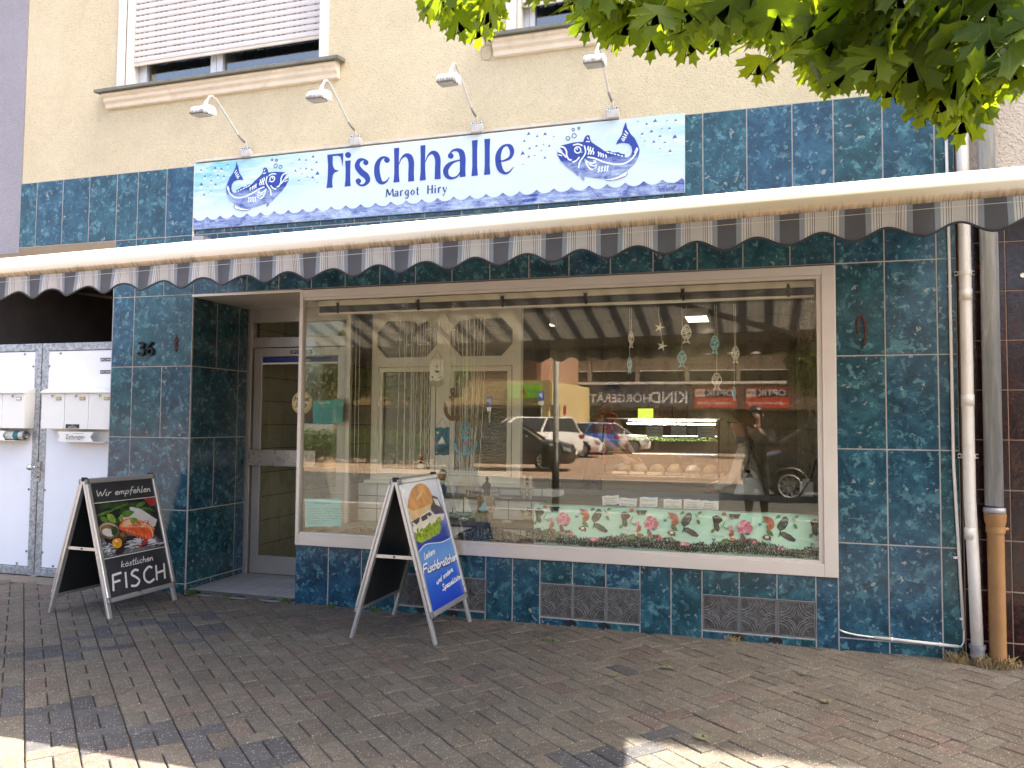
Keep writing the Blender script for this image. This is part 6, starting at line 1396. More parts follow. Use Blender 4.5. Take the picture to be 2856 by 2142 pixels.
# sailor bear (mostly hidden by the A-board)
a = at(960 + 855 / 3.13, 1290 + 290 / 3.13, .36, 1); b_ = at(960 + 855 / 3.13, 1290 + 62 / 3.13, .36, 1); t = thing('sailor_bear_figure', 'small bear figure in striped sailor shirt and cap behind the blue A-board', 'figurine', (a[0], .36, a[1])); h = b_[1] - a[1]; x, z = a[0], a[1]
m = MB(); m.lathe([(.02, .0), (.034, .03), (.036, .08), (.024, .11)], (x, .36, z), 14); 
for k in range(2): m.tube([(x - .012 + .024 * k, .36, z + .02), (x - .013 + .026 * k, .355, z - .02)], .013, 8)
m.build('blue_trousers', mat('sailor_blue', (.02, .08, .16), .7), t, smooth=True)
mm = MB()
for k in range(8): mm.lathe([(.034 - .0012 * k, .072 + .007 * k), (.034 - .0012 * k, .079 + .007 * k)], (x, .36, z), 14, k % 2)
mm.tube([(x - .03, .36, z + .12), (x - .045, .34, z + .08)], .011, 8); mm.tube([(x + .03, .36, z + .12), (x + .042, .34, z + .08)], .011, 8); mm.build('striped_shirt', [M_wick, mat('sailor_stripe', (.02, .13, .20), .7)], t, smooth=True)
m = MB(); m.ball((x, .355, z + .155), .032, 14); m.ball((x - .012, .328, z + .148), .014, 10); m.ball((x - .025, .36, z + .183), .010, 8); m.ball((x + .025, .36, z + .183), .010, 8); m.build('head', mat('bear_tan', (.36, .20, .08), .8), t, smooth=True)
m = MB(); m.lathe([(.030, .176), (.032, .184), (.030, .192)], (x, .356, z), 14, 0); m.lathe([(.030, .192), (.022, .205), (.004, .212)], (x, .356, z), 14, 1); m.build('cap', [M_wick, mat('sailor_stripe', (.02, .13, .20), .7)], t, smooth=True)
# wooden boat with a fisherman, on a wooden stand
def boat(name, label, x0, x1, yk, yd, Y, m_, dep=.06):
    a = Z4(x0, yd, Y); b_ = Z4(x1, yd, Y); k_ = Z4(x0, yk, Y); L = b_[0] - a[0]; t = thing(name, label, 'model boat', ((a[0] + b_[0]) / 2, Y, k_[1])); m = MB(); n = 12
    for i in range(n + 1):
        u = i / n; w = dep * math.sin(math.pi * (.06 + .88 * u)) ** .7; sh = (2 * u - 1) ** 2 * (a[1] - k_[1]) * .35; x = a[0] + L * u; zb = k_[1] + (a[1] - k_[1]) * .45 * (2 * u - 1) ** 4; zt = a[1] + sh
        m.v += [(x, Y - w, zt), (x, Y - w * .75, (zb + zt) / 2), (x, Y, zb), (x, Y + w * .75, (zb + zt) / 2), (x, Y + w, zt), (x, Y + w * .8, zt - .006), (x, Y, zt - (zt - zb) * .3), (x, Y - w * .8, zt - .006)]
    for i in range(n):
        for j in range(8): m.f.append((8 * i + j, 8 * i + (j + 1) % 8, 8 * i + 8 + (j + 1) % 8, 8 * i + 8 + j)); m.m.append(0)
    m.f += [tuple(range(8)), tuple(reversed(range(8 * n, 8 * n + 8)))]; m.m += [0, 0]; m.build('hull', m_, t, smooth=True); return t, a, b_
M_gwood = mat('bleached_grey_wood', (.34, .33, .31), .85, 0, .3, 25, .3, 60); M_pwood = mat('pale_wood', (.38, .29, .19), .8, 0, .25, 30)
t, a, b_ = boat('wooden_boat_model', 'grey wooden rowing boat model on the upper display step', 352, 850, 560, 430, .66, M_gwood, .05)
c = Z4(540, 380, .66); m = MB(); m.ball((c[0], .64, c[1]), .026, 12, 0, 1.4, .7, .75); m.build('fish_load', M_wick, t, smooth=True)
c = Z4(660, 390, .62); t = thing('fisherman_figure', 'small dark brown fisherman figure seated above the model boat', 'figurine', (c[0], .62, c[1])); m = MB(); m.lathe([(.022, -.05), (.028, 0), (.027, .03), (.017, .06), (.010, .072)], (c[0], .62, c[1]), 12)
m.tube([(c[0] - .02, .62, c[1] + .05), (c[0] - .034, .60, c[1] + .02), (c[0] - .012, .59, c[1] + .012)], .009, 8); m.tube([(c[0] + .02, .62, c[1] + .05), (c[0] + .034, .60, c[1] + .02), (c[0] + .012, .59, c[1] + .012)], .009, 8); m.build('body', mat('brown_resin', (.075, .045, .030), .6, 0, .2, 40), t, smooth=True)
m = MB(); m.ball((c[0], .62, c[1] + .082), .0125, 10); m.lathe([(.020, .088), (.019, .091), (.010, .093), (.008, .108), (.002, .112)], (c[0], .62, c[1]), 12); m.build('hat', mat('brown_resin_dark', (.04, .026, .02), .6), t, smooth=True)
# wooden beach-chair box
c = Z4(640, 850, .42); d = Z4(840, 450, .42); t = thing('wooden_beach_chair_model', 'small weathered wooden beach chair model on the lower step', 'model', (c[0], .42, c[1])); x, z = c[0], c[1]
m = MB(); m.box(x - .075, x + .045, .38, .47, z, z + .07); m.build('seat_box', M_pwood, t, bev=.003)
m = MB(); m.prism([(x - .06, z + .07), (x + .05, z + .07), (x + .06, z + .20), (x - .05, z + .20)], FX(.455), 0, .012); m.build('back_panel', M_pwood, t, bev=.002)
for px in (-.07, .05): m = MB(); m.prism([(.38, z + .07), (.47, z + .07), (.47, z + .21), (.42, z + .19), (.405, z + .11)], lambda a, b_, c: (c, a, b_), x + px, x + px + .012); m.build('side_panel', M_pwood, t, bev=.002)
for px in (-.045, -.005): MB().box(x + px - .016, x + px + .016, .374, .3805, z + .012, z + .045).build('drawer', M_gwood, t, bev=.002)
c = Z4(618, 640, .375); m = MB(); mm = [(c[0] - .045, c[1] - .02), (c[0] - .02, c[1] + .008), (c[0] - .008, c[1] + .035), (c[0] + .006, c[1] + .035), (c[0] + .018, c[1] + .008), (c[0] + .05, c[1] - .01), (c[0] + .012, c[1] - .03), (c[0] - .01, c[1] - .035)]; m.prism(mm, FX(.37), -.006, .006); tag(m.build('blue_starfish', mat('milky_blue', (.36, .56, .66), .5), bev=.003), 'pale blue starfish leaning on the small wooden beach chair', 'starfish')
# sailing boats, shells
for x0, x1, yb, yt, lab in ((205, 440, 785, 490, 'larger white sailing boat model with broad sail beside the A-board'), (110, 222, 795, 645, 'smaller white sailing boat model tucked behind the A-board edge')):
    t, a, b_ = boat('sailing_boat_model', lab, x0 + 10, x1 - 10, yb, yb - 65, .40, mat('sea_green_wash', (.36, .46, .42), .8, 0, .2, 30), .03); top = Z4((x0 + x1) / 2, yt, .40); mx = (a[0] + b_[0]) / 2
    MB().tube([(mx, .40, a[1] - .01), (mx, .40, top[1])], .004, 8).build('mast', M_wood, t, smooth=True)
    m = MB(); W_ = (b_[0] - a[0]); H_ = top[1] - a[1]; m.prism([(mx + .006, a[1] + .012), (mx + W_ * .55, a[1] + .014), (mx + W_ * .5, a[1] + H_ * .3), (mx + W_ * .2, a[1] + H_ * .9), (mx + .006, a[1] + H_)], FX(.398), 0, .004); m.prism([(mx - .006, a[1] + .012), (mx - W_ * .5, a[1] + .014), (mx - W_ * .3, a[1] + H_ * .45), (mx - .006, a[1] + H_ * .93)], FX(.399), 0, .004); m.build('sail', M_wick, t, bev=.001)
c = Z4(318, 810, .345); q = random.Random(9); t = thing('shell_basket', 'low basket heaped with pale seashells on the lower step', 'basket', (c[0], .345, c[1] - .012))
for k in range(26): r_ = .04 * math.sqrt(q.random()); a0 = q.uniform(0, 6.28); m = MB(); m.ball((c[0] + r_ * math.cos(a0), .345 + r_ * .6 * math.sin(a0), c[1] + .012 - r_ * .3), q.uniform(.006, .011), 8, 0, q.uniform(.8, 1.3), 1, .6); m.build('shell', M_wick, t, smooth=True)
MB().lathe([(.03, -.015), (.045, -.003), (.044, .0), (.03, -.008)], (c[0], .345, c[1]), 16).build('basket_bowl', M_gwood, t, smooth=True)
for px, lab in ((1190, 'wooden lantern tower with little railing, first of the pair'), (1280, 'wooden lantern tower on a glass ball stand, nearer the banner')):
    yt = 170 if px < 1200 else 182; a = Z4(px, 545, .70); b_ = Z4(px, yt, .70); t = thing('lantern_tower', lab, 'ornament', (a[0], .70, a[1]), group='pair of pale lantern towers'); h = b_[1] - a[1]; x, z = a[0], a[1]
    m = MB(); m.lathe([(.024, 0), (.016, .01), (.012, .04), (.022, .055), (.026, .075), (.018, .09)], (x, .70, z), 12); m.build('glass_stand', mat('clear_glass_ball', (.45, .40, .30), .08, 0, .3, 30), t, smooth=True)
    m = MB(); m.box(x - .030, x + .030, .67, .73, z + h * .50, z + h * .53); m.lathe([(.018, h * .53), (.016, h * .72)], (x, .70, z), 10); m.box(x - .022, x + .022, .678, .722, z + h * .72, z + h * .75); m.lathe([(.013, h * .75), (.013, h * .86)], (x, .70, z), 10); m.lathe([(.022, h * .86), (.012, h * .92), (.004, h * .95), (.006, h * .97), (.002, h)], (x, .70, z), 12)
    for k in range(8): a0 = k * .785; m.tube([(x + .028 * math.cos(a0), .70 + .028 * math.sin(a0), z + h * .53), (x + .028 * math.cos(a0), .70 + .028 * math.sin(a0), z + h * .62)], .0025, 5)
    m.build('tower', mat('pale_resin', (.58, .52, .42), .7, 0, .1, 30), t)
c = Z4(1235, 760, .40); x, z = c; t = thing('ceramic_fish_figure', 'plump cream and grey ceramic fish figure with raised fins', 'figurine', (x, .40, z - .03)); m = MB(); m.ball((x, .40, z), .040, 16, 0, 1.0, .6, .92); m.ball((x + .032, .385, z - .016), .012, 8, 0, 1.3, .8, .5); m.build('body', mat('cream_glaze', (.56, .50, .32), .35, 0, .1), t, smooth=True)
m = MB(); m.prism([(x - .015, z + .025), (x - .055, z + .05), (x - .05, z + .03), (x - .03, z + .008)], FX(.395), -.004, .004); m.prism([(x - .006, z + .03), (x + .0, z + .065), (x + .028, z + .055), (x + .03, z + .018)], FX(.40), -.004, .004); m.prism([(x - .02, z - .03), (x - .01, z - .022), (x, z - .04), (x - .024, z - .042)], FX(.38), -.004, .006); m.build('fins', mat('grey_glaze', (.17, .16, .14), .4, 0, .2), t, bev=.002)
m = MB(); m.ball((x + .022, .378, z + .010), .006, 8); m.build('eye', M_black, t)
c = Z4(950, 850, .36); m = MB(); m.ball((c[0], .36, c[1]), .028, 12, 0, 1.5, .7, .55); m.ball((c[0] + .045, .36, c[1] - .006), .014, 8, 1, 1.2, .7, .6); m.ball((c[0] - .05, .36, c[1] - .008), .013, 8, 1, 1.5, .7, .5); tag(m.build('stone_gull', [mat('cream_glaze', (.56, .50, .32), .35, 0, .1), mat('grey_glaze', (.17, .16, .14), .4)], smooth=True), 'small cream and grey stone bird lying before the ceramic fish', 'figurine')
for i, (x, y, w) in enumerate(((780, 1125, 60), (690, 1118, 45))):
    c = at(x, y + 6, .3); m = MB(); q = random.Random(i); 
    for k in range(60): a0 = q.uniform(-1, 1); m.tube([(c[0] + a0 * w * .002, .25 + q.uniform(-.1, .12), .535 + .045 * (1 - a0 * a0) * q.random()) for _ in range(4)], .0016, 3)
    tag(m.build('net_heap', mat('buff_net', (.36, .29, .20), .9)), ('long buff coloured net draped on the display floor', 'small heap of buff net near the opening hours notice')[i], 'fishing net')
for x in (5, ):
    pass
m = MB(); q = random.Random(77)
for k in range(90): c = Z4(880 + q.uniform(-20, 170), 560 + q.uniform(-60, 60), .62); c2 = Z4(880 + q.uniform(-20, 170), 560 + q.uniform(-60, 180), .62); m.tube([(c[0], .62, max(.82, c[1])), ((c[0] + c2[0]) / 2, .60, max(.82, (c[1] + c2[1]) / 2 + .01)), (c2[0], .59, max(.815, c2[1]))], .0012, 3)
tag(m.build('raffia', mat('raffia', (.55, .48, .34), .9)), 'tangle of pale raffia spilling over the upper step', 'raffia')

# ---------------------------------------------------------------- shop room: counter, lamps, pictures
co = thing('fish_counter', 'glass fronted fish counter with two lit light strips and hanging cards', 'counter', (2.6, 2.3, 0))
MB().box(2.05, 3.14, 2.02, 2.75, .02, .915).build('base', mat('counter_beige', (.36, .29, .20), .35, 0, .08, 3), co, bev=.01)
MB().box(2.02, 3.17, 1.98, 2.78, .916, .935).build('worktop', mat('counter_top', (.42, .36, .27), .25), co, bev=.004)
m = MB(); prof = [(2.0, .936), (1.985, 1.10), (2.0, 1.28), (2.06, 1.40), (2.16, 1.465)]
for a, b_ in zip(prof, prof[1:]): m.add([(2.07, a[0], a[1]), (3.13, a[0], a[1]), (3.13, b_[0], b_[1]), (2.07, b_[0], b_[1])], [(0, 1, 2, 3)])
m.build('curved_glass', M_glassc, co, smooth=True)
for x in (2.06, 3.135): m = MB(); m.ribbon([(y, z) for y, z in prof] + [(2.7, 1.475)], .02, lambda a, b_, c: (c, a, b_), x - .008, x + .008); m.build('end_frame', M_black, co)
MB().box(2.06, 3.14, 2.16, 2.7, 1.468, 1.48).build('top_shelf', M_alud, co)
m = MB()
for y, z in ((2.17, 1.455), (2.09, 1.425)): m.box(2.28, 3.10, y, y + .012, z, z + .006)
m.build('light_strip', mat('lit_led_strip', (1, .97, .86), .5, 0, 0, emit=14.0), co)
for z in (1.31, 1.14):
    MB().box(2.12, 3.11, 2.12, 2.5, z - .012, z - .006).build('glass_shelf', M_glassc, co)
    m = MB(); m.tube([(2.14, 2.1, z), (3.12, 2.1, z)], .004, 6); 
    for x in (2.14, 2.45, 2.78, 3.11): m.tube([(x, 2.1, z - .03), (x, 2.1, z)], .003, 5)
    m.build('rail', M_chrome, co)
q = random.Random(5)
for k in range(6):
    x = 2.2 + k * .17; m = MB(); m.box(x - .075, x + .075, 2.1, 2.55, .94, .97); m.build('tray', M_chrome, co, bev=.004)
    m = MB(); m.ball((x, 2.3, .97), .075, 12, 0, 1, 2.0, .5 + .5 * q.random()); m.build('salad_mound', mat('salad_%s' % ('pink', 'cream', 'ochre')[k % 3], ((.34, .24, .17), (.38, .32, .22), (.30, .21, .13))[k % 3], .5, 0, .3, 60), co, smooth=True)
m = MB(); 
for k in range(160): x = q.uniform(2.3, 3.1); m.ball((x, 2.15 + q.uniform(0, .2), 1.27 + q.uniform(-.01, .02)), .012, 5)
m.build('parsley_garnish', mat('parsley', (.12, .20, .03), .8, 0, .3, 50), co, kind='stuff')
for x0, x1, y0, y1, tx in ((940, 1055, 590, 658, ('Rollmöpse', 'gemischt')), (1110, 1215, 588, 655, ('Lachs', '100 g 2,50 €')), (1290, 1412, 590, 662, ('Heringsfilet', 'mariniert'))):
    a = at(1420 + x0 / 2.458, 950 + y0 / 2.458, 1.95, 1); b_ = at(1420 + x1 / 2.458, 950 + y1 / 2.458, 1.95, 1); m = MB(); m.box(a[0], b_[0], 1.95, 1.953, b_[1], a[1]); 
    for k, s_ in enumerate(tx): put_text(m, s_, .026, lambda u, v, c: (u + (a[0] + b_[0]) / 2, 1.949, v + a[1] - .03 - k * .03), 0, 1)
    m.build('hanging_card', [mat('pale_blue_card', (.52, .60, .58), .6), M_greyink], co)
def ceil_lamp(px, py, lab, w=.14, l=.6):
    x, y = atz(1400 + px / 2.212, 750 + py / 2.212, 2.70, 1); t = thing('ceiling_lamp', lab, 'lamp', (x, y, 2.69), group='louvred ceiling lamps in the shop')
    m = MB(); frame_bars2 = [(x - w, x + w, y - l / 2, y - l / 2 + .02), (x - w, x + w, y + l / 2 - .02, y + l / 2), (x - w, x - w + .02, y - l / 2 + .02, y + l / 2 - .02), (x + w - .02, x + w, y - l / 2 + .02, y + l / 2 - .02)]
    for b4 in frame_bars2: m.box(*b4, 2.66, 2.75)
    m.box(x - w + .02, x + w - .02, y - l / 2 + .02, y + l / 2 - .02, 2.735, 2.75); m.build('housing', M_white, t)
    for s_ in (-.5, .5): MB().cyl((x + s_ * w, y - l / 2 + .03, 2.715), (x + s_ * w, y + l / 2 - .03, 2.715), .013, n=10).build('tube', mat('lit_tube', (1, .96, .8), .5, 0, 0, emit=13.0), t, smooth=True)
    for k in range(9): MB().box(x - w + .02, x + w - .02, y - l / 2 + l * (k + 1) / 10 - .002, y - l / 2 + l * (k + 1) / 10 + .002, 2.665, 2.70).build('louvre', M_chrome, t)
ceil_lamp(1205, 290, 'louvred ceiling lamp beside the large white wicker fish'); ceil_lamp(1232, 415, 'louvred ceiling lamp farther back below the first'); ceil_lamp(235, 318, 'louvred ceiling lamp nearest the partition window'); ceil_lamp(420, 440, 'louvred ceiling lamp over the shopkeeper side')
t = thing('green_picture', 'small bright green picture in a dark frame on the tiled back wall', 'picture', (2.15, 4.48, 1.4)); MB().box(2.02, 2.27, 4.47, 4.49, 1.43, 1.64).build('frame', M_wood, t, bev=.004)
MB().box(2.05, 2.24, 4.465, 4.47, 1.455, 1.615).build('image', mat('glowing_garden_picture', (.42, .56, .06), .5, 0, .7, 18, emit=.35), t)  # picture face given a faint glow of its own to look bright
t = thing('dark_cupboard', 'dark wall cupboard beside the green picture on the back wall', 'cupboard', (2.48, 4.4, 1.3)); MB().box(2.32, 2.66, 4.3, 4.49, 1.25, 1.66).build('body', M_wood, t, bev=.005); MB().box(2.485, 2.495, 4.296, 4.30, 1.26, 1.65).build('door_gap', M_black, t)
t = thing('side_table', 'narrow side table with a dark blue tiled edge under the inner wall', 'table', (3.75, 1.9, 0)); MB().box(3.74, 3.925, 1.05, 2.5, .80, .84).build('table_top', mat('table_laminate', (.34, .27, .17), .4), t, bev=.003)
for y in (1.1, 1.5, 1.9, 2.3): MB().box(3.725, 3.738, y - .03, y + .33, .70, .835).build('edge_tile', M_tile, t)
for x, y in ((3.77, 1.1), (3.9, 1.1), (3.77, 2.45), (3.9, 2.45)): MB().box(x - .02, x + .02, y - .02, y + .02, .02, .80).build('leg', M_alud, t)
t = thing('card_terminal', 'small dark card terminal lying on the side table', 'card terminal', (3.72, 1.8, .84)); m = MB(); m.prism([(1.72, .842), (1.9, .842), (1.9, .885), (1.72, .86)], lambda a, b_, c: (c, a, b_), 3.76, 3.85); m.build('body', M_black, t, bev=.006); MB().box(3.775, 3.835, 1.83, 1.88, .876, .884).build('screen', mat('grey_screen', (.2, .25, .25), .2), t)
t = thing('napkin_box', 'white box of napkins standing upright on the side table', 'box', (3.8, 1.45, .84)); MB().box(3.80, 3.90, 1.36, 1.46, .842, .96).build('body', M_white, t, bev=.004); MB().box(3.82, 3.88, 1.37, 1.45, .9605, .985).build('napkins', M_paper, t)
m = MB(); c0 = at(1420 + 2135 / 2.458, 950 + 850 / 2.458, 1.3, 1); m.tube([(3.92, 1.3, 1.15), (3.88, 1.28, 1.0), (3.79, 1.02, .90), (3.71, 1.0, .74), (3.74, 1.02, .5), (3.82, 1.1, .3)], .006, 6); tag(m.build('black_cable', M_black, smooth=True), 'black cable looping down from the wall past the side table', 'cable')
# ---------------------------------------------------------------- people
def person(name_label, loc, rot, J, edges, mats, region, extras=None, cat='person'):
    t = thing('person', name_label, cat, loc, rot)
    keys = list(J); idx = {k: i for i, k in enumerate(keys)}
    me = bpy.data.meshes.new('body'); me.from_pydata([J[k][:3] for k in keys], [(idx[a], idx[b]) for a, b in edges], [])
    ob = bpy.data.objects.new('body', me); COL.objects.link(ob)
    sk = ob.modifiers.new('skin', 'SKIN'); sk.use_smooth_shade = True; sk.branch_smoothing = .6
    sv = me.skin_vertices[0].data
    for k in keys:
        r = J[k][3]; sv[idx[k]].radius = r if isinstance(r, tuple) else (r, r); sv[idx[k]].use_root = (k == 'pelvis')
    ss = ob.modifiers.new('sub', 'SUBSURF'); ss.levels = 1; ss.render_levels = 1
    bpy.context.view_layer.update(); dg = bpy.context.evaluated_depsgraph_get()
    nm = bpy.data.meshes.new_from_object(ob.evaluated_get(dg)); bpy.data.objects.remove(ob); bpy.data.meshes.remove(me)
    nm.name = 'body'; nm.materials.clear()
    for m_ in mats: nm.materials.append(m_)
    segs = [(Vector(J[a][:3]), Vector(J[b][:3]), region(a, b)) for a, b in edges]
    for p in nm.polygons:
        c = p.center; best = None
        for a, b, rg in segs:
            d = b - a; u = max(0, min(1, (c - a).dot(d) / max(1e-9, d.length_squared))); q = (a + d * u - c).length
            if best is None or q < best[0]: best = (q, rg)
        p.material_index = best[1]; p.use_smooth = True
    o = bpy.data.objects.new('body', nm); COL.objects.link(o); o.parent = t
    return t
def stand(h=1.7, lean=0.0, turn=0.0, arms=None, stoop=0.0, build=1.0, fingers=True):
    """joints facing +x; lean bends the trunk forward"""
    k = h / 1.75; J = {}
    P = lambda n, x, y, z, r: J.__setitem__(n, (x * k, y * k, z * k, r * k * build if not isinstance(r, tuple) else tuple(q * k * build for q in r)))
    def up(x, z): dz = z - .95; return x * math.cos(lean) + dz * math.sin(lean), .95 + dz * math.cos(lean) - x * math.sin(lean)
    def Q(n, x, y, z, r): a, b = up(x, z); P(n, a, y, b, r)
    P('pelvis', 0, 0, .95, .135); Q('waist', .01, 0, 1.10, .135); Q('chest', .015, 0, 1.30, .15); Q('neckbase', 0, 0, 1.46, .075); Q('neck', .015, 0, 1.51, .055); Q('jaw', .045, 0, 1.575, .068); Q('skull', .025, 0, 1.66, .092); Q('crown', .015, 0, 1.725, .06); Q('nose', .125, 0, 1.61, .014); Q('nosebase', .09, 0, 1.625, .022)
    E_ = [('pelvis', 'waist'), ('waist', 'chest'), ('chest', 'neckbase'), ('neckbase', 'neck'), ('neck', 'jaw'), ('jaw', 'skull'), ('skull', 'crown'), ('skull', 'nosebase'), ('nosebase', 'nose')]
    for s_, n in ((1, 'l'), (-1, 'r')):
        Q('sh' + n, 0, .18 * s_, 1.41, .075); E_.append(('chest', 'sh' + n))
        A = arms[n] if arms and n in arms else ((.02, .22 * s_, 1.13), (.08, .23 * s_, .88))
        (ex, ey, ez), (wx, wy, wz) = A
        P('el' + n, ex, ey, ez, .050); P('wr' + n, wx, wy, wz, .034); E_ += [('sh' + n, 'el' + n), ('el' + n, 'wr' + n)]
        d = (Vector((wx, wy, wz)) - Vector((ex, ey, ez))).normalized(); side = d.cross(Vector((0, 1, 0))).normalized()
        pc = Vector((wx, wy, wz)) + d * .07; P('pa' + n, *pc, .036); E_.append(('wr' + n, 'pa' + n))
        if fingers:
            for i, (o_, l_) in enumerate(((-.028, .075), (-.010, .088), (.010, .082), (.027, .065))):
                b0 = pc + side * o_ + d * .03; b1 = b0 + d * l_ * .55 + Vector((0, -s_ * .012, 0)); b2 = b1 + d * l_ * .35 + Vector((0, -s_ * .030, -.005))
                P('f%d%sa' % (i, n), *b0, .012); P('f%d%sb' % (i, n), *b1, .0105); P('f%d%sc' % (i, n), *b2, .009); E_ += [('pa' + n, 'f%d%sa' % (i, n)), ('f%d%sa' % (i, n), 'f%d%sb' % (i, n)), ('f%d%sb' % (i, n), 'f%d%sc' % (i, n))]
            th = pc - d * .03 + side * (-.045); t2 = th + d * .045 + side * (-.012); P('th' + n, *th, .014); P('ti' + n, *t2, .011); E_ += [('wr' + n, 'th' + n), ('th' + n, 'ti' + n)]
        P('hip' + n, 0, .095 * s_, .90, .105); P('kn' + n, .025, .105 * s_, .50, .070); P('an' + n, -.01, .11 * s_, .10, .045); P('toe' + n, .17, .125 * s_, .035, .036); P('heel' + n, -.05, .11 * s_, .04, .036)
        E_ += [('pelvis', 'hip' + n), ('hip' + n, 'kn' + n), ('kn' + n, 'an' + n), ('an' + n, 'toe' + n), ('an' + n, 'heel' + n)]
    return J, E_, k
M_skin = mat('skin', (.42, .22, .14), .55, 0, .08, 30)
def region_std(top=0, legs=1, skin=2, shoe=3, bare=False):
    def rg(a, b):
        n = (a, b)
        if b.startswith(('neck', 'jaw', 'skull', 'crown', 'nose')) and b != 'neckbase': return skin
        if b.startswith(('pa', 'f', 'th', 'ti')) : return skin
        if bare and b.startswith(('el', 'wr')): return skin
        if b.startswith(('hip', 'kn', 'an')): return legs
        if b.startswith(('toe', 'heel')): return shoe
        return top
    return rg
def local_part(t, name, mb, m_, **k): return mb.build(name, m_, t, local=True, **k)
def head_bits(t, J, hair_m, glasses=False, cap=None, bald=False):
    s_ = Vector(J['skull'][:3]); j = Vector(J['jaw'][:3]); up_ = (s_ - j).normalized(); r = .098 * (1.10 if glasses else 1.0)
    fw = Vector(J['nose'][:3]) - Vector(J['nosebase'][:3]); fw = (fw - up_ * fw.dot(up_)).normalized(); sd = up_.cross(fw)
    def shell(r0, c, lo, fwd_cut):
        m = MB(); n, h = 18, 9; base = []
        for i in range(h + 1):
            for k in range(n):
                ph = 2 * math.pi * k / n; th = math.pi * .5 * i / h * lo * ((.50 + .50 * (.5 - .5 * math.cos(ph)) ** .7) if fwd_cut else (.85 + .15 * (.5 - .5 * math.cos(ph)))); v = up_ * math.cos(th) + (fw * math.cos(ph) + sd * math.sin(ph)) * math.sin(th)
                rr = r0 * (1 + .03 * math.sin(7 * ph + 3 * th)); 
                if fwd_cut and math.cos(ph) > .35 and th > .95: rr *= .86
                m.v.append(tuple(c + v * rr))
        for i in range(h):
            for k in range(n): a = i * n + k; b = i * n + (k + 1) % n; m.f.append((a, b, b + n, a + n)); m.m.append(0)
        return m
    if not bald: local_part(t, 'hair', shell(r * 1.02, s_ - fw * .012 + up_ * .004, 1.28, True), hair_m, smooth=True)
    if cap is not None: local_part(t, 'cap', shell(r * 1.06, s_ - fw * .004 + up_ * .012, .95, False), cap, smooth=True)
    for q in (1, -1):
        m = MB(); m.ball(s_ + sd * .092 * q - up_ * .025 - fw * .005, .024, 8, 0, .6, .6, 1.1); local_part(t, 'ear', m, M_skin, smooth=True)
        m = MB(); m.ball(s_ + fw * .084 + sd * .032 * q - up_ * .012, .010, 8); local_part(t, 'eye', m, M_black, smooth=True)
    m = MB(); m.tube([tuple(j + fw * .068 + sd * .024 * q - up_ * .004) for q in (-1, 0, 1)], .005, 6); local_part(t, 'mouth', m, mat('lips', (.25, .08, .06), .5), smooth=True)
    if glasses:
        m = MB()
        for q in (1, -1):
            c = s_ + fw * .098 + sd * .034 * q - up_ * .012
            m.tube([tuple(c + sd * .024 * math.cos(a * .524) + up_ * .018 * math.sin(a * .524)) for a in range(13)], .003, 5); m.tube([tuple(c + sd * .024 * q), tuple(s_ + sd * .092 * q - fw * .01 - up_ * .005)], .003, 5)
        local_part(t, 'glasses', m, M_black)
# the customer beside the counter
arms = {'l': ((.15, .27, 1.13), (.33, .12, 1.02)), 'r': ((.05, -.26, 1.14), (.30, -.10, 1.04))}
J, E_, k_ = stand(1.51, .12, 0, arms, 0, 1.30)
M_jacket = mat('pale_grey_jacket', (.84, .79, .69), .85, 0, .15, 10, .5, 25); M_trous = mat('dark_trousers', (.015, .016, .022), .9, 0, .2); M_shoe = mat('dark_shoes', (.02, .018, .016), .6)
man = person('stooped man in pale jacket and glasses carrying a white bag beside the fish counter', (3.425, 1.50, .02), math.pi, J, E_, [M_jacket, M_trous, M_skin, M_shoe], region_std())
head_bits(man, J, mat('dark_grey_hair', (.075, .062, .052), .8, 0, .3, 60), True)
m = MB(); nk = Vector(J['neckbase'][:3])
m.tube([tuple(nk + Vector((.062 * math.cos(a * .524) + .01, .075 * math.sin(a * .524), .02 + .012 * math.cos(a * .524)))) for a in range(13)], .018, 8); local_part(man, 'collar', m, mat('grey_collar', (.26, .26, .27), .9), smooth=True)
bag = thing('carrier_bag', 'white plastic carrier bag hanging from the stooped man arm', 'bag', (3.41, 1.28, .62))
m = MB(); rows = [(.0, .115, .03), (.02, .13, .05), (.12, .14, .06), (.24, .125, .05), (.32, .10, .035), (.38, .065, .022)]
for z, w, d in rows:
    for k in range(20):
        a = 2 * math.pi * k / 20; f = 1 + .07 * math.sin(5 * a + z * 20); m.v.append((3.41 + w * f * math.cos(a), 1.28 + d * f * math.sin(a), .63 + z * .95))
for i in range(len(rows) - 1):
    for k in range(20): a = i * 20 + k; b = i * 20 + (k + 1) % 20; m.f.append((a, b, b + 20, a + 20)); m.m.append(0)
m.f.append(tuple(reversed(range(20)))); m.m.append(0)
M_bag = mat('white_bag_plastic', (.86, .87, .83), .4, 0, .08, 14, .6, 22)
m.build('bag_body', M_bag, bag, smooth=True)
for s_ in (-1, 1): mm = MB(); mm.ribbon([(3.41 + s_ * .05, .98), (3.41 + s_ * .035, 1.02), (3.40, 1.05), (3.39 - s_ * .01, 1.03)], .03, FX(1.28), -.004, .004, sub=4); mm.build('handle', M_bag, bag)
# shopkeeper bending over behind the counter
arms = {'l': ((.20, .24, 1.16), (.40, .14, .98)), 'r': ((.22, -.25, 1.15), (.42, -.12, .98))}
J, E_, k_ = stand(1.86, .26, 0, arms, 0, 1.02)
M_vest = mat('wine_red_vest', (.42, .025, .03), .85, 0, .15, 12); 
kp = person('shopkeeper in dark red sleeveless vest and blue cap bending behind the counter', (1.78, 2.98, .02), R(-15), J, E_, [M_vest, M_trous, M_skin, M_shoe], region_std(bare=True))
head_bits(kp, J, M_black, False, mat('navy_cap', (.012, .018, .07), .8), True)

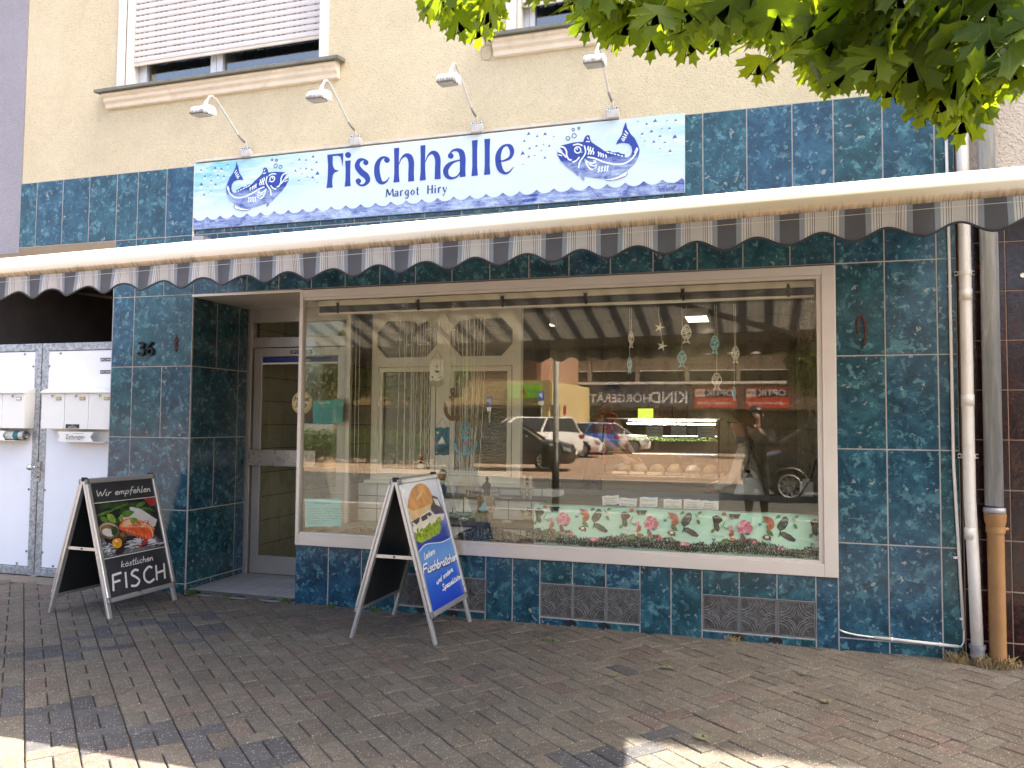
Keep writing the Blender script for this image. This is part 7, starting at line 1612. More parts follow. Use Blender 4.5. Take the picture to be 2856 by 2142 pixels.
# the person taking the picture, dark in the glass
arms = {'l': ((.20, .24, 1.20), (.30, .09, 1.38)), 'r': ((.20, -.24, 1.20), (.30, -.09, 1.38))}
J, E_, k_ = stand(1.66, .03, 0, arms, 0, 1.08)
M_navyj = mat('navy_jacket', (.016, .020, .034), .85, 0, .15, 12)
pg = person('person in navy jacket and dark cap seen only as a reflection in the window', (3.47, -6.02, 0), math.pi / 2, J, E_, [M_navyj, M_trous, M_skin, M_shoe], region_std())
head_bits(pg, J, M_black, False, M_black, True)

# ---------------------------------------------------------------- the street behind the camera
t = thing('street_lamp', 'pale grey street lamp post at the kerb with a black litter bin', 'street lamp', (.42, -6.75, 0))
MB().tube([(.42, -6.75, 0), (.42, -6.75, 1.15), (.42, -6.75, 5.4)], [.055, .048, .036], 14).build('post', mat('grey_lamp_post', (.42, .41, .38), .5, .3, .1, 5), t, smooth=True)
MB().tube([(.42, -6.75, 0), (.42, -6.75, 1.12)], [.062, .056], 14).build('base_sleeve', M_black, t, smooth=True)
m = MB(); m.lathe([(.10, .72), (.12, .74), (.125, 1.06), (.11, 1.10), (.03, 1.12)], (.30, -6.75, 0), 16); m.build('litter_bin', M_black, t, smooth=True)
m = MB(); m.lathe([(.09, 5.3), (.20, 5.36), (.19, 5.46), (.06, 5.55), (.01, 5.57)], (.42, -6.75, 0), 16); m.build('lantern', M_white, t, smooth=True)

def facade(mb, x0, x1, z0, z1, y, d=.3, mi=0): return mb.box(x0, x1, y - d, y, z0, z1, mi)
SG = lambda xc, y, z: (lambda a, b, c: (xc - a, y - c, z + b))
M_ob = mat('tan_concrete_panel', (.20, .16, .12), .85, 0, .1, 1); M_fas = mat('white_fascia', (.72, .70, .66), .7, 0, .04); M_ocher = mat('dark_shop_glass', (.012, .012, .012), .15); M_shut = mat('beige_roller_panel', (.26, .21, .155), .8, 0, .06, 1)
opp = thing('shop_parade', 'long low shop parade across the parking square with hearing aid and optician signs', 'building', (0, -35.2, 0))
m = MB(); facade(m, -6.4, 16, 2.2, 7.0, -35.1, .6); facade(m, -6.4, 16, -.1, 2.2, -36.0, .4); m.build('wall', M_ob, opp)
for z0, z1, pr in ((3.44, 3.56, .25), (4.92, 5.22, .20), (6.7, 6.95, .2)): MB().box(-6.4, 16, -35.1, -35.1 + pr, z0, z1).build('fascia_band', M_fas, opp)
for k in range(9):
    x = -7.25 + k * 2.49; MB().box(x - .09, x + .09, -35.1, -34.97, 3.57, 4.91).build('pilaster', M_shut, opp)
    MB().box(x + .14, x + 2.35, -35.1, -35.03, 4.15, 4.88).build('roller_panel', M_shut, opp); MB().box(x + .14, x + 2.35, -35.1, -35.04, 3.62, 4.12).build('window_glass', M_ocher, opp); MB().box(x + .14, x + 2.35, -35.099, -34.99, 4.11, 4.15).build('window_sill', M_fas, opp)
for k in range(8):
    x = -6.3 + k * 2.5; MB().box(x, x + 2.3, -35.995, -35.95, .1, 2.1).build('shop_front', M_ocher if k in (1, 2, 4, 5) else mat('olive_tiled_front', (.17, .15, .07), .3, 0, .1, 3), opp)
t = thing('hearing_aid_sign', 'dark blue grey hearing aid shop fascia sign with white capitals', 'sign', (-2.1, -35.0, 2.4)); MB().box(-5.6, .45, -35.1, -34.96, 2.30, 3.38).build('board', mat('slate_blue_sign', (.07, .075, .10), .5), t)
m = MB(); put_text(m, 'KIND', .80, SG(-.68, -34.958, 2.50), .0, 0, bold=.012); put_text(m, 'HÖRGERÄTE', .60, SG(-3.3, -34.958, 2.53), .0, 0, bold=.006); m.build('lettering', M_wprint, t)
for xc, lab in ((1.61, 'red optician sign board nearer the hearing aid sign'), (4.05, 'red optician sign board nearer the street tree')):
    t = thing('optician_sign', lab, 'sign', (xc, -35.0, 2.25), group='red optician signs'); MB().box(xc - 1.02, xc + 1.02, -35.1, -34.95, 2.25, 3.26).build('board', mat('bright_red_sign', (.55, .045, .02), .5, 0, .05), t)
    MB().box(xc - .50, xc + .96, -34.95, -34.94, 2.80, 3.18).build('black_field', M_black, t); MB().box(xc - .97, xc - .505, -34.95, -34.94, 2.80, 3.18).build('white_field', M_paper, t)
    m = MB(); put_text(m, 'OPTIK', .46, SG(xc + .23, -34.938, 2.84), 0, 0, bold=.01); m.build('lettering', M_wprint, t); m = MB(); put_text(m, 'HOR', .20, SG(xc - .735, -34.938, 2.92), 0, 0, bold=.004); m.build('lettering', mat('sign_red_ink', (.5, .03, .02), .5), t)
    m = MB(); put_text(m, '...garantiert günstig!', .23, SG(xc, -34.948, 2.43), 0, 0, shear=.25); m.build('lettering', M_wprint, t)
m = MB(); m.box(-8.4, -5.7, -35.1, -34.97, 2.35, 3.4); 
t = thing('graphic_panel', 'brown graphic panel with pale curved bands beside the hearing aid sign', 'sign', (-7, -35, 2.35)); m.build('board', mat('brown_panel', (.14, .11, .09), .6), t); m = MB()
for r_ in (.3, .5, .65, .8): m.ribbon([(-7 + r_ * math.cos(a * .4), 2.85 + r_ * .6 * math.sin(a * .4)) for a in range(-3, 6)], .05, lambda a, b, c: (a, -34.965 + c, b), 0, .01)
m.build('curved_band', mat('panel_band', (.30, .26, .2), .6), t)
ph = thing('pharmacy_building', 'yellow rendered pharmacy building with louvred upper storey and arcade', 'building', (-9, -27.3, 0))
m = MB(); m.box(-16, -4.75, -35, -27.0, 2.2, 3.25).box(-16, -4.75, -35, -28.5, -.1, 2.2); m.build('wall', mat('ochre_render', (.44, .33, .15), .85, 0, .08, 2), ph)
MB().box(-16, -5.35, -35, -27.4, 3.25, 5.2).build('upper_storey', mat('brick_red_panel', (.26, .14, .09), .8), ph)
for k in range(14): MB().box(-15.9, -5.5, -27.39, -27.33, 3.32 + k * .09, 3.37 + k * .09).build('louvre', mat('rust_louvre', (.17, .085, .05), .7), ph)
MB().box(-16, -5.35, -27.39, -27.2, 4.62, 4.72).build('roof_edge', M_fas, ph); MB().box(-15.8, -5.2, -28.49, -28.45, .1, 2.1).build('shop_front', M_ocher, ph); MB().box(-5.2, -4.9, -27.3, -27.0, -.1, 2.2).build('pillar', mat('ochre_render', (.44, .33, .15), .85), ph)
t = thing('pharmacy_sign', 'bright green pharmacy sign with a large red letter A', 'sign', (-5.9, -26.95, 2.5)); MB().box(-6.65, -5.22, -26.99, -26.90, 2.48, 3.04).build('board', mat('lime_sign', (.20, .55, .03), .5, 0, .05), t)
m = MB(); put_text(m, 'SAARBASTION', .17, SG(-5.62, -26.898, 2.70), 0, 0); put_text(m, 'POTHEKE', .17, SG(-6.36, -26.898, 2.70), 0, 0); m.build('lettering', mat('dark_green_ink', (.02, .06, .01), .5), t); m = MB(); put_text(m, 'A', .42, SG(-6.02, -26.896, 2.60), 0, 0, bold=.015); m.build('lettering', mat('sign_red_ink', (.5, .03, .02), .5), t)
def pole_sign(x, y, lab, col, txt, w, h, z, rnd=False):
    t = thing('street_sign', lab, 'street sign', (x, y, 0)); MB().tube([(x, y, -.02), (x, y, z + h)], .03, 8).build('pole', M_galv, t)
    m = MB()
    if rnd: m.prism([(x + w / 2 * math.cos(a * .39), z + h / 2 + h / 2 * math.sin(a * .39)) for a in range(16)], FX(y + .05), -.01, .01)
    else: m.box(x - w / 2, x + w / 2, y + .04, y + .06, z, z + h)
    m.build('plate', col, t)
    if txt: m = MB(); put_text(m, txt, h * .8, SG(x, y + .062, z + h * .2), 0, 0, bold=.01); m.build('lettering', M_wprint, t)
    MB().box(x - w * .4, x + w * .4, y + .04, y + .06, z - h * .55, z - .04).build('supplement_plate', M_paper, t)
pole_sign(-4.85, -25.6, 'blue square parking sign on a pole by the pharmacy', mat('traffic_blue', (.01, .10, .50), .5), 'P', .26, .36, 2.35); pole_sign(-5.35, -20.5, 'blue parking sign on a pole beside the hedge fence', mat('traffic_blue', (.01, .10, .50), .5), 'P', .17, .34, 2.0)
pole_sign(-3.95, -26, 'round no parking sign on a pole behind the white cars', mat('traffic_red', (.45, .03, .06), .5), '', .14, .42, 1.75, True)
MB()
# cars
M_tyre = mat('tyre_rubber', (.012, .012, .012), .85); M_rim = mat('alloy_rim', (.34, .34, .36), .35, .6); M_cgl = mat('dark_car_glass', (.010, .012, .013), .06); M_lampc = mat('headlamp_glass', (.55, .57, .60), .12, .3); M_tail = mat('red_tail_lamp', (.25, .01, .012), .2); M_trim = mat('black_car_trim', (.012, .012, .013), .5)
def car(label, loc, rot, paint, L=4.4, W=1.82, H=1.48, hood=.95, tail=1.0, wag=True, group=None, van=False):
    t = thing('parked_car', label, 'car', loc, rot); hl = L / 2
    if van: st = [(-hl, .80, .45, 1.05), (-hl + .05, .95, .28, 1.12), (-hl * .5, 1.0, .22, 1.10), (hl * .45, 1.0, .22, 1.08), (hl * .72, .97, .24, 1.02), (hl - .12, .90, .26, .88), (hl, .74, .34, .70)]
    else: st = [(-hl, .78, .42, tail - .12), (-hl + .06, .92, .30, tail), (-hl * .6, 1.0, .22, tail + .02), (0, 1.0, .20, tail), (hl * .40, 1.0, .21, hood + .03), (hl * .72, .97, .22, hood - .04), (hl - .14, .90, .24, hood - .16), (hl, .72, .30, hood - .34)]
    m = MB(); n = 12
    for x, w, zb, zt in st:
        hw = W / 2 * w
        ring = [(-hw * .86, zb), (-hw * .97, zb + .10), (-hw, zb + (zt - zb) * .45), (-hw * .985, zb + (zt - zb) * .72), (-hw * .94, zt - .04), (-hw * .80, zt)]
        ring = ring + [(-a, b) for a, b in reversed(ring)]
        m.v += [(x, a, b) for a, b in ring]
    for i in range(len(st) - 1):
        for j in range(n): m.f.append((i * n + j, (i + 1) * n + j, (i + 1) * n + (j + 1) % n, i * n + (j + 1) % n)); m.m.append(0)
    e = (len(st) - 1) * n; m.f += [tuple(range(n)), tuple(reversed(range(e, e + n)))]; m.m += [0, 0]
    body = m.build('body', paint, t, local=True, auto=True)
    xr0, xr1, xf1, xf0 = (-hl + .10, -hl + .2, hl * .34, hl * .72) if van else (-hl + .18, -hl + .42, hl * .18, hl * .52) if wag else (-hl + .75, -hl + 1.45, hl * .10, hl * .46)
    zb = tail - .03
    def house(k, zt, inset): return [(xr0 + inset, -W / 2 * .90 * k, zb), (xf0 - inset, -W / 2 * .90 * k, hood + .0), (xf0 - inset, W / 2 * .90 * k, hood + .0), (xr0 + inset, W / 2 * .90 * k, zb), (xr1, -W / 2 * .70 * k, zt), (xf1, -W / 2 * .70 * k, zt), (xf1, W / 2 * .70 * k, zt), (xr1, W / 2 * .70 * k, zt)]
    m = MB(); m.add(house(1.0, H - .03, .0), [(4, 5, 6, 7), (0, 1, 5, 4), (1, 2, 6, 5), (2, 3, 7, 6), (3, 0, 4, 7)]); m.build('window_glass', M_cgl, t, local=True)
    m = MB(); m.add([(xr1 - .05, -W / 2 * .72, H - .045), (xf1 + .05, -W / 2 * .72, H - .045), (xf1 + .05, W / 2 * .72, H - .045), (xr1 - .05, W / 2 * .72, H - .045), (xr1 + .06, -W / 2 * .62, H), (xf1 - .05, -W / 2 * .62, H), (xf1 - .05, W / 2 * .62, H), (xr1 + .06, W / 2 * .62, H)], [(4, 5, 6, 7), (0, 1, 5, 4), (1, 2, 6, 5), (2, 3, 7, 6), (3, 0, 4, 7), (3, 2, 1, 0)]); m.build('roof', paint, t, local=True, bev=.02)
    for s_ in (-1, 1):
        for (xa, za, xb, zb2) in ((xr0, zb, xr1, H - .03), (xf0, hood, xf1, H - .03), ((xr0 + xf0) / 2 - .1, zb, (xr1 + xf1) / 2 - .1, H - .03)):
            m = MB(); m.bar((xa, s_ * W / 2 * .905, za), (xb, s_ * W / 2 * .705, zb2), .05, .07); m.build('pillar', paint if not van else M_trim, t, local=True)
        for x in (hl - .86, -hl + .82):
            m = MB(); y = s_ * (W / 2 - .11); wr = .33
            m.lathe([(wr * .68, -.10), (wr * .97, -.10), (wr, -.07), (wr, .07), (wr * .97, .10), (wr * .68, .10)], (0, 0, 0), 22); m.v = [(a, c, b) for a, b, c in m.v]
            wv_ = m.build('wheel', M_tyre, t, local=True, at=None, auto=True); wv_.location = (x, y, wr)
            m = MB()
            for k in range(10): a = k * .628; m.bar((0, s_ * .098, 0), (wr * .64 * math.cos(a), s_ * .098, wr * .64 * math.sin(a)), .05, .02, up=(0, 1, 0))
            m.tube([(wr * .66 * math.cos(k * .3), s_ * .098, wr * .66 * math.sin(k * .3)) for k in range(22)], .022, 5); rr = m.build('rim', M_rim, wv_, local=True); rr.location = (0, 0, 0)
            m = MB(); m.tube([(x + (wr + .03) * math.cos(k * .314), s_ * (W / 2 - .004), wr + (wr + .03) * math.sin(k * .314)) for k in range(11)], .03, 5); m.build('wheel_arch', M_trim, t, local=True)
        m = MB(); m.prism([(hl - .30, hood - .30), (hl - .06, hood - .36), (hl - .10, hood - .26), (hl - .34, hood - .17)], lambda a, b, c: (a, s_ * (W / 2 * .80 + c), b), 0, .12); m.build('headlight', M_lampc, t, local=True)
        m = MB(); m.box(-hl - .012, -hl + .22, s_ * W / 2 * .45, s_ * W / 2 * .94, tail - .26, tail - .12); m.build('taillight', M_tail, t, local=True, bev=.02)
        m = MB(); m.ball((hl * .36, s_ * (W / 2 + .09), hood + .08), .085, 10, 0, .7, 1, .75); m.build('mirror', paint, t, local=True, smooth=True)
        m = MB(); m.box(.2, .38, s_ * (W / 2 - .005), s_ * (W / 2 + .012), hood - .16, hood - .13); m.box(-.75, -.57, s_ * (W / 2 - .005), s_ * (W / 2 + .012), hood - .16, hood - .13); m.build('door_handle', paint, t, local=True)
    MB().box(hl - .10, hl + .012, -W * .30, W * .30, .36, .52).build('grille', M_trim, t, local=True, bev=.02)
    MB().box(-hl - .02, -hl + .12, -W * .36, W * .36, .28, .46).build('bumper', M_trim, t, local=True, bev=.03)
    for x in (hl + .02, -hl - .02): MB().box(x - .008, x + .008, -.26, .26, .50, .61).build('number_plate', M_paper, t, local=True)
    return t
C_white = mat('white_car_paint', (.72, .72, .71), .25, 0, 0, coat=.6); C_dk = mat('graphite_car_paint', (.030, .030, .032), .22, .3, 0, coat=.8); C_blue = mat('blue_car_paint', (.012, .10, .42), .22, .2, 0, coat=.8); C_navy = mat('navy_car_paint', (.012, .016, .030), .22, .3, 0, coat=.8)
car('graphite hatchback parked nose towards the lamp post', (-3.95, -17.9, -.02), R(-8), C_dk, 4.4, 1.8, 1.46, .94, .98)
car('white sport utility car parked tail out beyond the graphite hatchback', (-5.35, -24.6, -.02), R(152), C_white, 4.6, 1.9, 1.68, 1.08, 1.12)
car('white hatchback with black grille peeking out behind the white utility car', (-4.9, -27.6, -.02), R(-12), C_white, 4.3, 1.8, 1.50, .96, 1.0)
car('blue hatchback parked in front of the shop parade', (-4.7, -31.0, -.02), R(165), C_blue, 4.1, 1.8, 1.46, .95, 1.0)
car('white compact car parked beyond the blue hatchback', (-3.4, -33.2, -.02), R(-10), C_white, 4.0, 1.76, 1.48, .95, 1.0)
car('dark navy van parked at the near side of the road', (5.75, -12.2, -.12), R(177), C_navy, 5.1, 1.95, 1.86, 1.16, 1.18, van=True)

# planting across the road
def leaf_cloud_mat(name, col, tr):
    t = NT(name); c = t.mix(1.0, col, t.ramp(t.noise(1.4, 4, .6, .2, t.co('Position')), [(.3, .6), (.7, 1.35)]), 'MULTIPLY')
    d = t.n('ShaderNodeBsdfDiffuse'); t.set(d.inputs[0], c); l = t.n('ShaderNodeBsdfTranslucent'); t.set(l.inputs[0], tr)
    mx = t.n('ShaderNodeMixShader'); mx.inputs[0].default_value = .4; t.t.links.new(d.outputs[0], mx.inputs[1]); t.t.links.new(l.outputs[0], mx.inputs[2]); return t.done(mx.outputs[0])
M_lfA = leaf_cloud_mat('street_tree_leaf', (.06, .10, .022), (.14, .20, .03)); M_hedge = leaf_cloud_mat('hedge_leaf', (.06, .11, .02), (.14, .22, .03)); M_bark = mat('tree_bark', (.075, .055, .04), .95, 0, .3, 12, .8, 25)
def cloud(blobs, n, size, q):
    m = MB(); wts = [b[3] * b[4] * b[5] for b in blobs]
    for _ in range(n):
        b = q.choices(blobs, wts)[0]
        while True:
            v = Vector((q.uniform(-1, 1), q.uniform(-1, 1), q.uniform(-1, 1)))
            if .3 < v.length < 1: break
        c = Vector((b[0] + v.x * b[3], b[1] + v.y * b[4], b[2] + v.z * b[5])); a = Vector((q.gauss(0, 1), q.gauss(0, 1), q.gauss(0, 1))).normalized(); u = a.orthogonal().normalized() * size * q.uniform(.6, 1.3); w = a.cross(u).normalized() * size * .7 * q.uniform(.6, 1.2)
        m.add([c - u, c + w, c + u, c - w], [(0, 1, 2, 3)])
    return m
def street_tree(label, x, y, h, blobs, n, size, seed):
    q = random.Random(seed); t = thing('street_tree', label, 'tree', (x, y, 0)); m = MB(); m.tube([(x, y, -.1), (x + .05, y, h * .5), (x, y, h * .8)], [.16, .12, .05], 10)
    for k in range(5): a = k * 1.25; m.tube([(x, y, h * (.42 + .05 * k)), (x + math.cos(a) * h * .15, y + math.sin(a) * h * .15, h * (.58 + .05 * k)), (x + math.cos(a) * h * .25, y + math.sin(a) * h * .25, h * (.66 + .05 * k))], [.06, .04, .015], 6)
    m.build('trunk', M_bark, t, smooth=True); cloud(blobs, n, size, q).build('crown', M_lfA, t)
street_tree('leafy street tree standing at the end of the shop parade', 6.3, -29.5, 6.5, [(6.3, -29.5, 4.2, 1.6, 1.6, 1.5), (5.7, -29.2, 3.3, 1.0, 1.0, .8), (7.2, -29.8, 5.2, 1.5, 1.5, 1.4), (6.2, -29.6, 6.0, 1.3, 1.3, 1.0)], 5200, .13, 1)
street_tree('tall dark street tree behind the hedge fence', -11.6, -24, 7.0, [(-11.5, -24, 4.6, 2.6, 2.0, 2.2), (-10.3, -23.6, 3.2, 1.4, 1.2, 1.2), (-13.0, -23.5, 3.4, 1.6, 1.2, 1.6)], 7000, .13, 2)
street_tree('slender street tree between fence and pharmacy', -8.4, -23.5, 5.5, [(-8.4, -23.5, 3.7, 1.3, 1.2, 1.5), (-9.0, -23.4, 2.6, .9, .9, .8)], 3600, .12, 3)
hd = thing('hedge', 'trimmed green hedge growing behind the dark railing', 'hedge', (-11, -19.6, 0)); q = random.Random(6)
cloud([(-14 + k * .55, -19.6, .55, .45, .4, .62) for k in range(15)], 9000, .055, q).build('foliage', M_hedge, hd)
m = MB(); [m.tube([(-14 + k * .55, -19.6, -.05), (-14 + k * .55 + .1, -19.6, .6)], .03, 5) for k in range(15)]; m.build('stem', M_bark, hd, kind='stuff')
fn_ = thing('railing', 'dark metal railing in front of the hedge across the road', 'railing', (-10.6, -18.9, 0))
for z in (.18, .92): MB().tube([(-14.2, -18.9, z), (-6.6, -18.9, z)], .022, 6).build('rail', M_black, fn_)
me_ = MB().tube([(0, 0, .18), (0, 0, .92)], .012, 5).mesh('baluster', M_black)
for k in range(62): o = bpy.data.objects.new('baluster', me_); COL.objects.link(o); o.parent = fn_; o.location = (-3.55 + k * .122, 0, 0)
for k in range(5): MB().tube([(-14.2 + k * 1.9, -18.9, -.05), (-14.2 + k * 1.9, -18.9, 1.0)], .03, 8).build('post', M_black, fn_)

# ---------------------------------------------------------------- maple over the pavement
tree = thing('maple_tree', 'large maple tree whose leafy branches hang over the pavement', 'tree', (8.3, -6.2, 0))
HALF = [(0, 1), (.06, .84), (.17, .83), (.11, .70), (.13, .57), (.24, .64), (.27, .77), (.35, .68), (.52, .73), (.45, .59), (.51, .50), (.36, .43), (.35, .35), (.47, .35), (.63, .39), (.57, .27), (.62, .18), (.45, .14), (.37, .09), (.40, -.03), (.24, .02), (.05, .0)]
def leaf_geo(bend, fold, wob):
    pts = HALF + [(-x, y) for x, y in reversed(HALF[1:])]; V = [(0, .30, 0), (0, .62, 0)]
    def zz(x, y): return -bend * (y - .2) ** 2 - fold * abs(x) ** 1.3 + wob * math.sin(5 * x + 4 * y) * abs(x)
    V = [(x, y, zz(x, y)) for x, y, _ in V]; V += [(x, y, zz(x, y)) for x, y in pts]; n = len(pts); F = []
    for i in range(n):
        a, b = 2 + i, 2 + (i + 1) % n; top = (pts[i][1] + pts[(i + 1) % n][1]) / 2 > .56 and abs(pts[i][0]) < .2
        F.append((1 if top else 0, b, a))
    F += [(0, 1, 2 + 4), (0, 2 + n - 4, 1)]
    s0 = len(V); r = .012; V += [(r, .02, 0), (-r, .02, 0), (-r * .7, -.38, -.10), (r * .7, -.38, -.10)]; F.append((s0, s0 + 1, s0 + 2, s0 + 3))
    return V, F
def leaf_mat():
    t = NT('maple_leaf'); co = t.co('Object'); s_ = t.sep(co); r = t.rnd()
    # veins: rays from the leaf base in the leaf's own frame (mesh attribute 'lc' carries it on the joined leaves)
    a = t.n('ShaderNodeAttribute'); a.attribute_name = 'lc'; q = t.sep(a.outputs['Vector']); x = t.math('ABSOLUTE', q[0]); y = q[1]
    vein = None
    for dx, dy in ((0.0, 1.0), (.58, .82), (.86, .5)):
        d = t.math('ABSOLUTE', t.math('SUBTRACT', t.math('MULTIPLY', x, dy), t.math('MULTIPLY', y, dx))); w = t.math('LESS_THAN', d, .014); vein = w if vein is None else t.math('MAXIMUM', vein, w)
    rr = t.math('FRACT', t.math('ADD', r, q[2]))
    base = t.mix(rr, (.034, .074, .008), (.070, .112, .012)); base = t.mix(t.math('MULTIPLY', vein, .45), base, (.16, .20, .06))
    base = t.mix(1.0, base, t.ramp(t.noise(9, 4, .6, .2, t.co('Position')), [(.3, .8), (.7, 1.2)]), 'MULTIPLY')
    trc = t.mix(t.math('MULTIPLY', vein, .5), t.mix(rr, (.26, .38, .010), (.38, .46, .012)), (.16, .24, .01))
    d = t.n('ShaderNodeBsdfPrincipled'); t.set(d.inputs['Base Color'], base); d.inputs['Roughness'].default_value = .5; d.inputs['Specular IOR Level'].default_value = .25
    l = t.n('ShaderNodeBsdfTranslucent'); t.set(l.inputs[0], trc); mx = t.n('ShaderNodeMixShader'); mx.inputs[0].default_value = .55; t.t.links.new(d.outputs[0], mx.inputs[1]); t.t.links.new(l.outputs[0], mx.inputs[2]); return t.done(mx.outputs[0])
M_leaf = leaf_mat(); q = random.Random(21)
GEO = [leaf_geo(q.uniform(.05, .35), q.uniform(-.05, .35), q.uniform(-.12, .12)) for _ in range(7)]
def leaf_mesh(i):
    V, F = GEO[i]; me = bpy.data.meshes.new('leaf'); me.from_pydata(V, [], F); me.materials.append(M_leaf)
    at_ = me.attributes.new('lc', 'FLOAT_VECTOR', 'POINT'); at_.data.foreach_set('vector', [c for v in V for c in (v[0], v[1], 0.0)]); me.polygons.foreach_set('use_smooth', [True] * len(F)); return me
LM = [leaf_mesh(i) for i in range(7)]
def leaf_frame(p, size, droop):
    tip = Vector((q.gauss(-.25, .55), q.gauss(.1, .55), -droop + q.gauss(0, .3))).normalized(); up_ = Vector((q.gauss(0, .45), q.gauss(-.45, .6), q.gauss(.55, .4))); zx = (up_ - tip * up_.dot(tip)).normalized(); xx = tip.cross(zx)
    return Matrix(((xx.x * size, tip.x * size, zx.x * size, p.x), (xx.y * size, tip.y * size, zx.y * size, p.y), (xx.z * size, tip.z * size, zx.z * size, p.z), (0, 0, 0, 1)))
BND = [(860, -60), (885, 0), (900, 22), (950, 55), (985, 88), (1035, 105), (1065, 80), (1090, 20), (1150, 0), (1195, 5), (1225, 45), (1262, 62), (1300, 95), (1370, 85), (1410, 112), (1500, 112), (1560, 95), (1600, 125), (1645, 178), (1690, 110), (1725, 150), (1750, 205), (1800, 225), (1850, 190), (1905, 195), (1960, 250), (2010, 262), (2050, 255), (2095, 305), (2125, 240), (2165, 205), (2240, 175)]
def bnd(x):
    for (a, b), (c, d) in zip(BND, BND[1:]):
        if a <= x <= c: return b + (d - b) * (x - a) / (c - a)
    return -999
def proj_px(p):
    d = p - Vector(FP); z = d.dot(fwd)
    if z < .3: return None
    return (1428 + 2200.5 * d.dot(r2) / z) / 1.2911, (1071 - 2200.5 * d.dot(u2) / z) / 1.2911
def sunlit_keep(p):                                       # the crown leaves the sunlit strips of the photo open
    s_ = (p.z - 2.25); x, y = p.x - .70 * s_, p.y - .13 * s_
    if -2.54 < y < -2.16 and x < 2.55: return False
    x, y = p.x - .70 * p.z, p.y - .13 * p.z
    if -2.93 < y < -2.45 and x < 1.9: return False
    if y > -2.15 and x > 2.6: return False
    return True
kept = []
tries = 0
while len(kept) < 950 and tries < 120000:                    # the low boughs in front of the facade
    tries += 1
    px = 860 + 1380 * q.random() ** .8; py = q.uniform(-170, 330); Y = q.uniform(-3.6, -2.55)
    lim = bnd(px)
    if py > lim - 15: continue
    dens = min(1.0, (lim - py) / 150 + .30); dens *= (1.0 if px < 1190 else .75 if px < 1500 else 1.0)
    if q.random() > dens: continue
    d = ray(px * 1.2911, py * 1.2911); tt = (Y - FP[1]) / d.y; p = Vector((FP[0] + d.x * tt, Y, FP[2] + d.z * tt))
    size = q.uniform(.10, .158); M4 = leaf_frame(p, size, .85); g_ = q.randrange(7)
    ok = True
    for v in ((0, 1, 0), (.6, .35, 0), (-.6, .35, 0), (.5, .72, 0), (-.5, .72, 0)):
        c = proj_px(M4 @ Vector(v))
        if c is None or c[1] > bnd(min(2235, max(865, c[0]))) + (22 if c[0] < 1190 else 34 if c[0] > 1950 else 14): ok = False; break
    if not ok: continue
    if not sunlit_keep(p): continue
    kept.append((tt, M4, g_, lim - py))
for px, py, Y, sz in ((1642, 118, -2.9, .118), (2030, 195, -2.85, .135), (2088, 228, -2.75, .140), (2120, 190, -2.8, .125), (1985, 205, -2.9, .120), (1930, 160, -2.85, .115), (1752, 130, -2.7, .105), (1800, 150, -2.75, .110), (1850, 130, -2.8, .11), (1480, 70, -3.0, .115), (1410, 62, -3.0, .12), (1330, 45, -3.1, .11), (1270, 20, -3.1, .11), (1035, 38, -3.1, .11), (985, 25, -3.2, .11), (1060, 15, -3.2, .10), (930, -15, -3.2, .11), (1560, 55, -2.95, .11), (2170, 140, -2.8, .12), (2060, 170, -2.9, .13)):
    d = ray(px * 1.2911, py * 1.2911); tt = (Y - FP[1]) / d.y; p = Vector((FP[0] + d.x * tt, Y, FP[2] + d.z * tt))
    tip = Vector((q.gauss(0, .22), q.gauss(0, .15), -1)).normalized(); u_ = Vector((q.gauss(0, .25), -1, .35)); zx = (u_ - tip * u_.dot(tip)).normalized(); xx = tip.cross(zx)
    kept.append((.5, Matrix(((xx.x * sz, tip.x * sz, zx.x * sz, p.x), (xx.y * sz, tip.y * sz, zx.y * sz, p.y), (xx.z * sz, tip.z * sz, zx.z * sz, p.z), (0, 0, 0, 1))), q.randrange(7), 0))
kept.sort(key=lambda a: a[0] + max(0, a[3] - 120) * .004)
joined = []
for n_, (tt, M4, g_, _) in enumerate(kept):
    if n_ < 298:
        o = bpy.data.objects.new('leaf', LM[g_]); COL.objects.link(o); o.parent = tree; o.matrix_local = Matrix.Translation(-ORG[tree.name]) @ M4
    else: joined.append((M4, g_))
crown = [(7.4, -4.6, 4.8, 2.2, 1.7, 1.4), (5.6, -3.2, 3.9, 1.5, .8, .8), (8.8, -6.0, 6.2, 2.6, 2.2, 1.8), (4.2, -3.2, 3.45, .9, .7, .35), (6.4, -3.2, 5.4, 1.6, 1.0, 1.0)]
n_ = 0; wts = [b[3] * b[4] * b[5] for b in crown]
while n_ < 3600:
    b = q.choices(crown, wts)[0]; v = Vector((q.uniform(-1, 1), q.uniform(-1, 1), q.uniform(-1, 1)))
    if v.length > 1: continue
    p = Vector((b[0] + v.x * b[3], b[1] + v.y * b[4], b[2] + v.z * b[5])); n_ += 1
    if not sunlit_keep(p): continue
    c = proj_px(p)
    if c is not None and -200 < c[0] < 2400 and c[1] > (bnd(min(2235, max(865, c[0]))) - 60): continue
    if c is not None and (p - Vector(FP)).length < 1.6: continue
    joined.append((leaf_frame(p, q.uniform(.10, .15), .5), q.randrange(7)))
V, F, LC = [], [], []
for M4, g_ in joined:
    gv, gf = GEO[g_]; o_ = len(V); k = q.random()
    for v in gv: w = M4 @ Vector(v); V.append((w.x - 8.3, w.y + 6.2, w.z)); LC += [v[0], v[1], k]
    F += [tuple(i + o_ for i in f) for f in gf]
me = bpy.data.meshes.new('leaf'); me.from_pydata(V, [], F); me.materials.append(M_leaf); a_ = me.attributes.new('lc', 'FLOAT_VECTOR', 'POINT'); a_.data.foreach_set('vector', LC); me.polygons.foreach_set('use_smooth', [True] * len(F))
